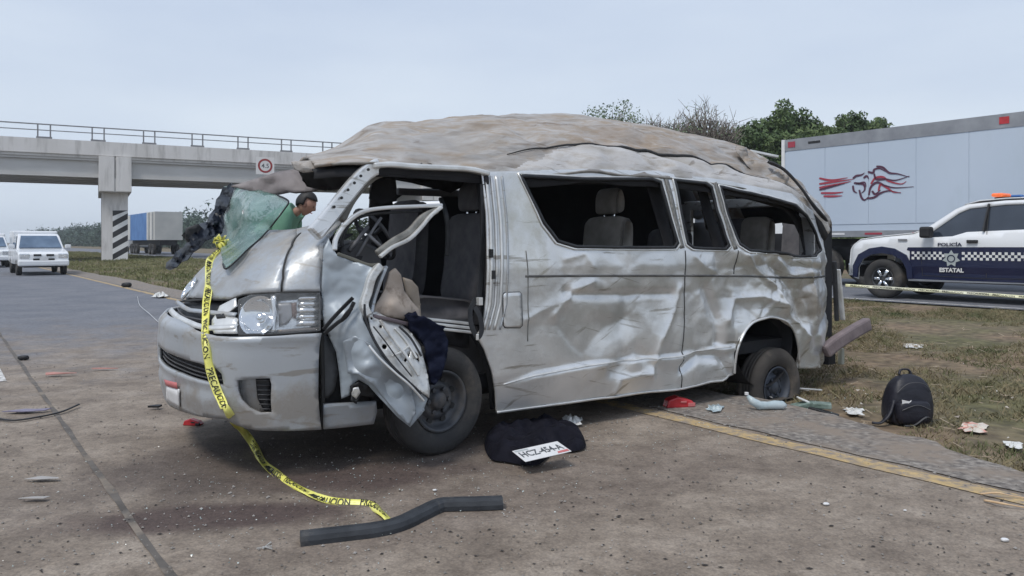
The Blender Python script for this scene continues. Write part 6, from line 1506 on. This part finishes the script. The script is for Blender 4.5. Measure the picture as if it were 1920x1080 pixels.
# ================================================================== white box trailer
tr_b = 12.6
trl = empty('box_trailer', R(19.2, tr_b, .172), math.atan2(-RD.y, -RD.x), 'long pale blue white box trailer with a running lion emblem parked behind the police pickup', 'trailer')
TL, TW, Z0, Z1 = 15.6, 2.55, 1.30, 4.05
mb_ = MB(); mb_.box((TL / 2, py(TW / 2), (Z0 + Z1) / 2), (TL, TW, Z1 - Z0)); mb_.build('box', 'trailer', trl)
k = 0; x = .1
for i in range(int(TL / 1.2)):
    mb_ = MB(); mb_.box((.66 + i * 1.2, py(-.004), (Z0 + Z1) / 2 + .02), (1.188, .018, Z1 - Z0 - .62)); mb_.build('side_sheet', 'trailer', trl, bevel=.003)
mb_ = MB(); mb_.box((TL / 2, py(-.012), Z1 - .16), (TL, .03, .32)); mb_.build('top_rail', 'trailer_rail', trl)
mb_ = MB(); mb_.box((TL / 2, py(-.012), Z0 + .08), (TL, .03, .16)); mb_.build('bottom_rail', 'trailer_rail', trl)
mb_ = MB(); mb_.box((-.01, py(.03), (Z0 + Z1) / 2), (.10, .12, Z1 - Z0 + .02)); mb_.build('corner_post', 'stripe_white', trl)
for a, w_ in ((.26, .22), (5.6, .20), (.95, .35)):
    mb_ = MB(); mb_.box((a, py(-.032), Z1 - .15), (w_, .015, .16 if w_ != .35 else .06)); mb_.build('marker_lamp', 'logo_red' if a < .5 else 'red_lens' if a > 5 else 'chassis', trl)
for a in (.6, 1.6, 2.6, 3.8, 5.2, 6.6): mb_ = MB(); mb_.box((a, py(-.032), Z0 + .08), (.45, .01, .05)); mb_.build('reflector_strip', 'logo_red' if int(a * 5) % 2 else 'plate', trl)
mb_ = MB(); mb_.box((TL / 2, py(TW / 2), 1.12), (TL - .4, 1.2, .28)); mb_.box((1.7, py(TW / 2), .85), (3.2, 1.6, .35)); mb_.build('chassis_frame', 'chassis', trl)
for a in (1.1, 2.4):
    for y, s in ((.22, -1), (TW - .22, 1)): wheel_parts(trl, (a, py(y), .52), .52, .30, .30, 'tyre', 'rim', s * SG)
mb_ = MB(); mb_.box((.25, py(TW / 2), .7), (.08, 2.3, .5)); mb_.build('mud_flap', 'chassis', trl)
# emblem: running big-cat head with a streaming mane, drawn as strokes.  Local 2-D (u across, v up) metres
def stroke(name, pts, w0, w1, mt):
    P = catmull([(a, b, 0) for a, b in pts], 6); v = []; f = []; N = len(P)
    for i, p in enumerate(P):
        d = (P[min(N - 1, i + 1)] - P[max(0, i - 1)]).normalized(); t = i / (N - 1); w = (w0 + (w1 - w0) * t) * (.45 + .9 * math.sin(math.pi * min(1, t * .9 + .15)))
        for s in (-.5, .5): v.append(Vector((p.x - d.y * w * s, py(-.024), p.y + d.x * w * s)))
    for i in range(N - 1): f.append((2 * i, 2 * i + 1, 2 * i + 3, 2 * i + 2))
    return mesh_obj(name, v, f, mt, trl, False, solid=.002)
def U(px, py_):  # photo pixel to trailer side plane coordinates
    n_ = RN; p0 = R(19.2, tr_b, 0); r = ray(px, py_); k = p0.dot(n_) / Vector((r.x, r.y, 0)).dot(n_); w = Vector((r.x * k, r.y * k, CH + r.z * k)); return ((w - R(19.2, tr_b, .172)).dot(-RD), w.z - .172)
ST = [([(1537, 334), (1560, 338), (1590, 333)], 'logo_red'), ([(1537, 345), (1565, 341), (1600, 336)], 'logo_red'), ([(1537, 356), (1560, 350), (1585, 344)], 'logo_dark'), ([(1537, 352), (1570, 346), (1596, 340)], 'logo_red'), ([(1540, 362), (1565, 362), (1582, 360)], 'logo_red'), ([(1545, 368), (1565, 368), (1580, 367)], 'logo_red'),
      ([(1600, 335), (1606, 330), (1616, 328), (1622, 324)], 'logo_dark'), ([(1602, 343), (1612, 344), (1622, 342), (1625, 350)], 'logo_dark'), ([(1600, 348), (1602, 358), (1608, 362)], 'logo_dark'), ([(1612, 356), (1616, 370), (1622, 375), (1630, 368)], 'logo_dark'), ([(1606, 344), (1620, 346), (1622, 356), (1616, 362)], 'logo_dark'),
      ([(1620, 334), (1626, 330), (1630, 336)], 'logo_dark'), ([(1628, 322), (1638, 324), (1640, 318), (1650, 316), (1662, 322)], 'logo_dark'), ([(1644, 312), (1656, 314), (1668, 324), (1684, 326), (1706, 332)], 'logo_dark'), ([(1640, 326), (1644, 336), (1660, 336), (1680, 338), (1706, 330)], 'logo_dark'),
      ([(1634, 345), (1642, 334), (1656, 332), (1668, 340), (1690, 345), (1700, 340)], 'logo_red'), ([(1630, 366), (1634, 350), (1646, 342), (1660, 348), (1680, 352), (1714, 350)], 'logo_dark'), ([(1648, 358), (1652, 346), (1664, 352), (1676, 360), (1690, 361)], 'logo_red'), ([(1626, 372), (1640, 370), (1652, 362), (1668, 358), (1690, 362)], 'logo_dark'), ([(1636, 358), (1642, 364), (1652, 356)], 'logo_dark')]
for pts, mt in ST: stroke('emblem_stroke', [U(*p) for p in pts], .048, .03, mt)

# ================================================================== far traffic
def small_pickup(name, loc, rz, label, cap=True, group='white pickups driving up on the left'):
    o = empty(name, loc, rz, label, 'pickup truck', group); w = 1.75
    # local +x = forward
    mb_ = MB(); mb_.prism([(2.2, .42), (2.32, .55), (2.30, .85), (2.15, .95), (1.15, 1.06), (-.05, 1.06), (-2.6, 1.02), (-2.65, .5), (-1.9, .42)], -w / 2, w / 2); mb_.build('body', 'white_paint', o, bevel=.05)
    def tum(v): return Vector((v.x, v.y * (1 - .20 * max(0, v.z - 1.05)), v.z))
    mb_ = MB(); mb_.prism([(1.15, 1.05), (.42, 1.60), (.1, 1.68), (-.9, 1.68), (-1.05, 1.05)], -w / 2 + .03, w / 2 - .03, tum); mb_.build('cab', 'white_paint', o, bevel=.04)
    mb_ = MB(); mb_.add([tum(Vector(q)) for q in ((1.13, -.76, 1.10), (1.13, .76, 1.10), (.48, .72, 1.585), (.48, -.72, 1.585))], [(0, 1, 2, 3)])
    g = mb_.build('windscreen', 'screen_glass', o, solid=-.03)
    for s in (-1, 1):
        mb_ = MB(); mb_.add([tum(Vector(q)) for q in ((.95, s * .853, 1.10), (-.8, s * .853, 1.10), (-.75, s * .853, 1.58), (.42, s * .853, 1.58))], [(0, 1, 2, 3)]); mb_.build('side_window', 'car_glass', o, solid=.02)
        mb_ = MB(); mb_.box((2.27, s * .66, .78), (.12, .34, .20)); mb_.build('headlight', 'reflector', o, bevel=.03)
        mb_ = MB(); mb_.box((.98, s * 1.0, 1.16), (.12, .22, .16)); mb_.build('mirror', 'white_paint', o, bevel=.03)
        mb_ = MB(); mb_.box((2.335, s * .62, .50), (.05, .22, .10)); mb_.build('fog_lamp', 'edge', o)
        for a in (1.45, -1.55):
            h = wheel_parts(o, (a, s * .78, .34), .34, .19, .20, 'tyre', 'rim', s)
    for s in (-1, 1):
        mb_ = MB(); mb_.box((2.31, s * .22, .82), (.05, .26, .075)); mb_.build('grille_slot', 'grille_dark', o)
    mb_ = MB(); mb_.box((2.36, 0, .62), (.03, .74, .13)); mb_.build('air_intake', 'chassis', o)
    mb_ = MB(); mb_.box((2.385, 0, .68), (.01, .30, .13)); mb_.build('plate', 'plate', o)
    mb_ = MB(); mb_.box((2.30, 0, .50), (.22, w + .02, .24)); mb_.build('bumper', 'white_paint', o, bevel=.06)
    mb_ = MB(); mb_.box((0, 0, .42), (4.2, 1.3, .2)); mb_.build('chassis', 'chassis', o)
    if cap: mb_ = MB(); mb_.box((-1.75, 0, 1.4), (1.6, w - .08, .85)); mb_.build('cargo_cover', 'white_paint', o, bevel=.05)
    return o
pp = G(92, 517); ab = (pp.dot(RN), pp.dot(RD))
small_pickup('white_pickup', R(ab[0] - .15, ab[1] + 2.6, .004), math.atan2(-RD.y, -RD.x), 'white pickup with covered bed driving towards the van, nearest on the left')
pq = G(-18, 502)
small_pickup('white_pickup', R(pq.dot(RN), pq.dot(RD) + 2, .004), math.atan2(-RD.y, -RD.x), 'white pickup cut off by the left edge of the picture')
# white ambulance-like van and white car parked behind the wreck
def rear_vehicle(name, c, rz, L_, W_, H_, label, cat, boxy):
    o = empty(name, c, rz, label, cat); prof = [(L_ / 2, .45), (L_ / 2, .9), (L_ / 2 - .1, 1.05), (L_ / 2 - .9, 1.25), (L_ / 2 - 1.5, H_ - .08), (L_ / 2 - 1.7, H_), (-L_ / 2 + .1, H_), (-L_ / 2, H_ - .1), (-L_ / 2, .45)] if boxy else \
        [(L_ / 2, .4), (L_ / 2, .8), (L_ / 2 - .9, 1.05), (L_ / 2 - 1.6, 1.55), (L_ / 2 - 1.9, H_), (-L_ / 2 + .5, H_), (-L_ / 2 + .1, 1.1), (-L_ / 2, .4)]
    mb_ = MB(); mb_.prism(prof, -W_ / 2, W_ / 2, lambda v: Vector((v.x, v.y * (1 - .08 * max(0, v.z - 1.1)), v.z))); mb_.build('body', 'white_paint', o, bevel=.05)
    for s in (-1, 1):
        for x0, x1 in (((L_ / 2 - 2.5, L_ / 2 - 1.75), (-.4, .6), (-1.9, -.7)) if boxy else ((-.2, .55), (-1.3, -.35))):
            y = s * (W_ / 2 * (1 - .08 * (.3 if not boxy else .6)) + .004); mb_ = MB(); mb_.box(((x0 + x1) / 2, y, 1.30 if not boxy else 1.65), (x1 - x0, .03, .36 if not boxy else .55)); mb_.build('side_window', 'car_glass', o, bevel=.02)
        for a in (L_ / 2 - .95, -L_ / 2 + 1.0): wheel_parts(o, (a, s * (W_ / 2 - .12), .34), .34, .2, .22, 'tyre', 'rim', s)
        mb_ = MB(); mb_.box((-L_ / 2 - .01, s * (W_ / 2 - .2), 1.1), (.06, .14, .35)); mb_.build('tail_lamp', 'red_lens', o)
    mb_ = MB(); mb_.box((-L_ / 2 - .015, 0, H_ - .55), (.03, W_ * .7, .5)); mb_.build('rear_window', 'car_glass', o)
    mb_ = MB(); mb_.box((0, 0, .42), (L_ - .4, W_ - .4, .2)); mb_.build('chassis', 'chassis', o); return o
q = D(1374, HY, 13.0); rear_vehicle('white_van', (2.6, 14.2, .0), math.radians(172), 4.6, 1.9, 2.45, 'tall white van parked behind the wreck, seen through its rear windows', 'van', True)
q = D(790, HY, 12.5); rear_vehicle('white_car', (q.x, 12.8, .02), math.radians(165), 4.3, 1.75, 1.95, 'white car parked behind the wreck, seen through the open driver door', 'car', False)
# far trailer truck in the other carriageway
ft = empty('articulated_truck', R(17.8, 87, .172), math.atan2(RD.y, RD.x), 'far articulated truck with a blue and cream box beyond the hazard striped pier', 'truck')
mb_ = MB(); mb_.box((-1.25, 0, 2.75), (9.0, 2.5, 2.7)); mb_.build('blue_box', 'blue_tarp', ft)
mb_ = MB(); mb_.box((-7.45, 0, 2.75), (3.3, 2.5, 2.7)); mb_.build('cream_box', 'cont_white', ft)
mb_ = MB(); mb_.box((3.27, 0, 2.75), (.10, 2.52, 2.72)); mb_.build('front_wall', 'cont_white', ft)
for s in (-1, 1):
    for i in range(4): mb_ = MB(); mb_.box((-6.0 - i * .8, s * 1.27, 2.75), (.28, .05, 2.6)); mb_.build('wall_rib', 'trailer_rail' if i % 2 else 'stripe_white', ft)
    mb_ = MB(); mb_.box((2.7, s * 1.26, 2.75), (1.1, .04, 2.6)); mb_.build('tarp_panel', 'cont_white', ft)
    for a in (2.2, .9, -.4, -6.4, -7.7): wheel_parts(ft, (a, s * 1.05, .52), .52, .28, .3, 'tyre', 'rim', s)
mb_ = MB(); mb_.box((-2.8, 0, 1.15), (12.4, 1.6, .5)); mb_.build('chassis_frame', 'chassis', ft)
mb_ = MB(); mb_.box((5.2, 0, 1.9), (2.3, 2.4, 2.5)); mb_.build('cab', 'white_paint', ft, bevel=.15)
for s in (-1, 1): wheel_parts(ft, (5.4, s * 1.0, .52), .52, .28, .3, 'tyre', 'rim', s)
mb_ = MB(); mb_.box((6.36, 0, 2.35), (.06, 2.0, .8)); mb_.build('windscreen', 'car_glass', ft)

# ================================================================== trees
def tree(name, base, h, crown, label, leafm='leaf_dark', n=5200, leaf=.16, trunk_r=.18, group=None, seed=0, branches=9, sparse=0, trunk_top=.55):
    rs = np.random.RandomState(seed); o = empty(name, base, 0, label, 'tree', group)
    mb_ = MB(); top = Vector((rs.normal() * .2, rs.normal() * .2, h * trunk_top)); mb_.tube(catmull([(0, 0, -.2), (rs.normal() * .1, rs.normal() * .1, h * .25), top], 4), [trunk_r * (1 - .55 * i / 8) for i in range(9)], 7)
    cl = []
    for cx, cy, cz, rx, rz in crown:
        m = 16
        for k in range(m):
            d = Vector(rs.normal(size=3)); d.normalize(); r_ = rs.uniform(.45, 1.0)
            cl.append((Vector((cx + d.x * rx * r_, cy + d.y * rx * r_, cz + d.z * rz * r_)), rs.uniform(.30, .55) * min(rx, rz)))
        mb_.tube(catmull([top * .7, top.lerp(Vector((cx, cy, cz)), .5), (cx, cy, cz)], 3), [trunk_r * .5, trunk_r * .45, trunk_r * .4, trunk_r * .35, trunk_r * .3, trunk_r * .25, trunk_r * .2], 6)
    for c, r_ in cl[::max(1, len(cl) // (branches * len(crown)))]:
        q = top.lerp(c, .3) + Vector((0, 0, .2)); mb_.tube(catmull([top * .9, q, c], 3), [trunk_r * .35, .05, .045, .04, .03, .02, .012], 5)
    if sparse:
        for i in range(sparse):
            cx, cy, cz, rx, rz = crown[rs.randint(len(crown))]; d = Vector(rs.normal(size=3)); d.normalize(); d.z = abs(d.z)
            p1 = Vector((cx, cy, cz)) + Vector((d.x * rx, d.y * rx, d.z * rz)) * rs.uniform(.5, 1.15); p0 = top.lerp(Vector((cx, cy, cz - rz * .3)), rs.uniform(.3, 1)); md = p0.lerp(p1, .5) + Vector(rs.normal(size=3)) * .25
            mb_.tube([p0, md, p1], [.05, .03, .008], 4)
            for q in range(3): a = md.lerp(p1, rs.uniform(0, 1)); mb_.tube([a, a + Vector(rs.normal(size=3)) * .35 + Vector((0, 0, .2))], [.018, .006], 3)
    mb_.build('trunk', 'bark', o, smooth=True)
    v = np.zeros((n * 3, 3)); k = 0
    sz = np.array([r_ ** 2.2 for _, r_ in cl]); sz = sz / sz.sum(); pick = rs.choice(len(cl), n, p=sz)
    for i in range(n):
        c, r_ = cl[pick[i]]; d = rs.normal(size=3); d /= np.linalg.norm(d) + 1e-9; p = np.array(c) + d * r_ * rs.uniform(.3, 1) ** .5
        a = rs.normal(size=3); a /= np.linalg.norm(a); b = np.cross(a, rs.normal(size=3)); b /= np.linalg.norm(b) + 1e-9; l_ = leaf * rs.uniform(.6, 1.4)
        v[3 * i] = p - a * l_; v[3 * i + 1] = p + a * l_ ; v[3 * i + 2] = p + b * l_ * .9
    f = [(3 * i, 3 * i + 1, 3 * i + 2) for i in range(n)]
    mesh_obj('crown', v.tolist(), f, leafm, o, False); return o
def TB(px, dist): q = D(px, HY, dist); return Vector((q.x, q.y, .2))
def blob(px, dist, w, top_y, n=5, seed=0, low=.35):
    """crown lobes so that the tree spans w px and reaches top_y"""
    rs = np.random.RandomState(seed + 50); H = (HY - top_y) / F * dist + CH - .2; Wd = w / F * dist / 2; out = []
    for i in range(n):
        a = 2 * math.pi * i / n + rs.uniform(-.4, .4); rr = Wd * rs.uniform(.40, .52); out.append((math.cos(a) * Wd * .55, math.sin(a) * Wd * .55, H - rr * rs.uniform(1.5, 2.3), rr, rr * .95))
        out.append((math.cos(a + .5) * Wd * .5, math.sin(a + .5) * Wd * .5, H - rr * rs.uniform(3, 4.2), rr, rr))
    out.append((0, 0, H - Wd * .5, Wd * .5, Wd * .48)); return H, out
H, C = blob(1470, 44, 195, 192, 7, 1); tree('round_tree', TB(1470, 44), H, C, 'tall dense dark green tree rising above the trailer corner', 'leaf_dark', 30000, .14, .25, 'trees behind the highway', 1)
H, C = blob(1590, 48, 100, 204, 5, 2); tree('round_tree', TB(1590, 48), H, C, 'smaller dark green tree peeking over the trailer, right of the tall dense one', 'leaf_dark', 9000, .13, .2, 'trees behind the highway', 2)
H, C = blob(1648, 52, 62, 220, 4, 3); tree('round_tree', TB(1648, 52), H, C, 'lowest treetop just showing over the trailer roof, rightmost of all', 'leaf_dark', 3000, .12, .2, 'trees behind the highway', 3)
H, C = blob(1400, 42, 110, 240, 6, 4); tree('round_tree', TB(1398, 42), H, C, 'dark green bushy tree directly behind the tail of the van roof', 'leaf_dark', 16000, .14, .2, 'trees behind the highway', 4)
H, C = blob(1142, 40, 190, 190, 6, 5); tree('feathery_tree', TB(1145, 40), H, C, 'pale green feathery treetop above the middle of the van roof', 'leaf_light', 16000, .07, .15, 'trees behind the highway', 5, sparse=70)
H, C = blob(1240, 41, 110, 212, 5, 6); tree('bare_tree', TB(1235, 41), H, C, 'low thin bare treetop between the feathery tree and the taller bare tree', 'leaf_light', 500, .06, .14, 'trees behind the highway', 6, sparse=160)
H, C = blob(1325, 41, 165, 190, 6, 7); tree('bare_tree', TB(1318, 41), H, C, 'taller half bare tree with twiggy crown above the rear of the van roof', 'leaf_light', 2600, .06, .16, 'trees behind the highway', 7, sparse=420)
# hedge of far-off wood along the far side of the highway, one mass
rs = np.random.RandomState(9); v = []; f = []
def wood(lo, hi, a0, a1, hfun, n, leaf):
    for i in range(n):
        b = rs.uniform(lo, hi); a = rs.uniform(a0, a1); h_ = hfun(b, a) * (.6 + .55 * noise.noise(Vector((b * .12, a * .1, 0))) + .3 * noise.noise(Vector((b * .5, a * .4, 3)))); z = rs.uniform(0, 1) ** .7 * max(.6, h_)
        p = np.array(R(a, b, z)); d1 = rs.normal(size=3) * leaf; d2 = rs.normal(size=3) * leaf; k = len(v); v.extend([(p - d1).tolist(), (p + d1).tolist(), (p + d2).tolist()]); f.append((k, k + 1, k + 2))
wood(150, 520, 36, 56, lambda b, a: 9.0, 60000, .28)
tag(mesh_obj('distant_wood', v, f, 'leaf_far', None, False), 'far dark green wood lining the horizon left of the bridge pier', 'wood', kind='stuff')
v = []; f = []; wood(-10, 75, 31, 39, lambda b, a: 4.2, 34000, .15)
tag(mesh_obj('roadside_scrub', v, f, 'leaf_dark', None, False), 'low dark scrub growing behind the trailer and the van', 'bushes', kind='stuff')

# ------------------------------------------------------------------ air
hz = bpy.data.materials.new('haze'); hz.use_nodes = True; hn, hl_ = hz.node_tree.nodes, hz.node_tree.links
hn.clear(); pv = hn.new('ShaderNodeVolumePrincipled'); pv.inputs['Color'].default_value = (.86, .90, .95, 1); pv.inputs['Density'].default_value = .0006; pv.inputs['Anisotropy'].default_value = .1
ho = hn.new('ShaderNodeOutputMaterial'); hl_.new(pv.outputs[0], ho.inputs['Volume'])
mb_ = MB(); mb_.box((0, 260, 7.5), (1300, 1100, 24)); 
haze_on = True
if haze_on:
    o = mb_.build('haze', hz); o['kind'] = 'stuff'
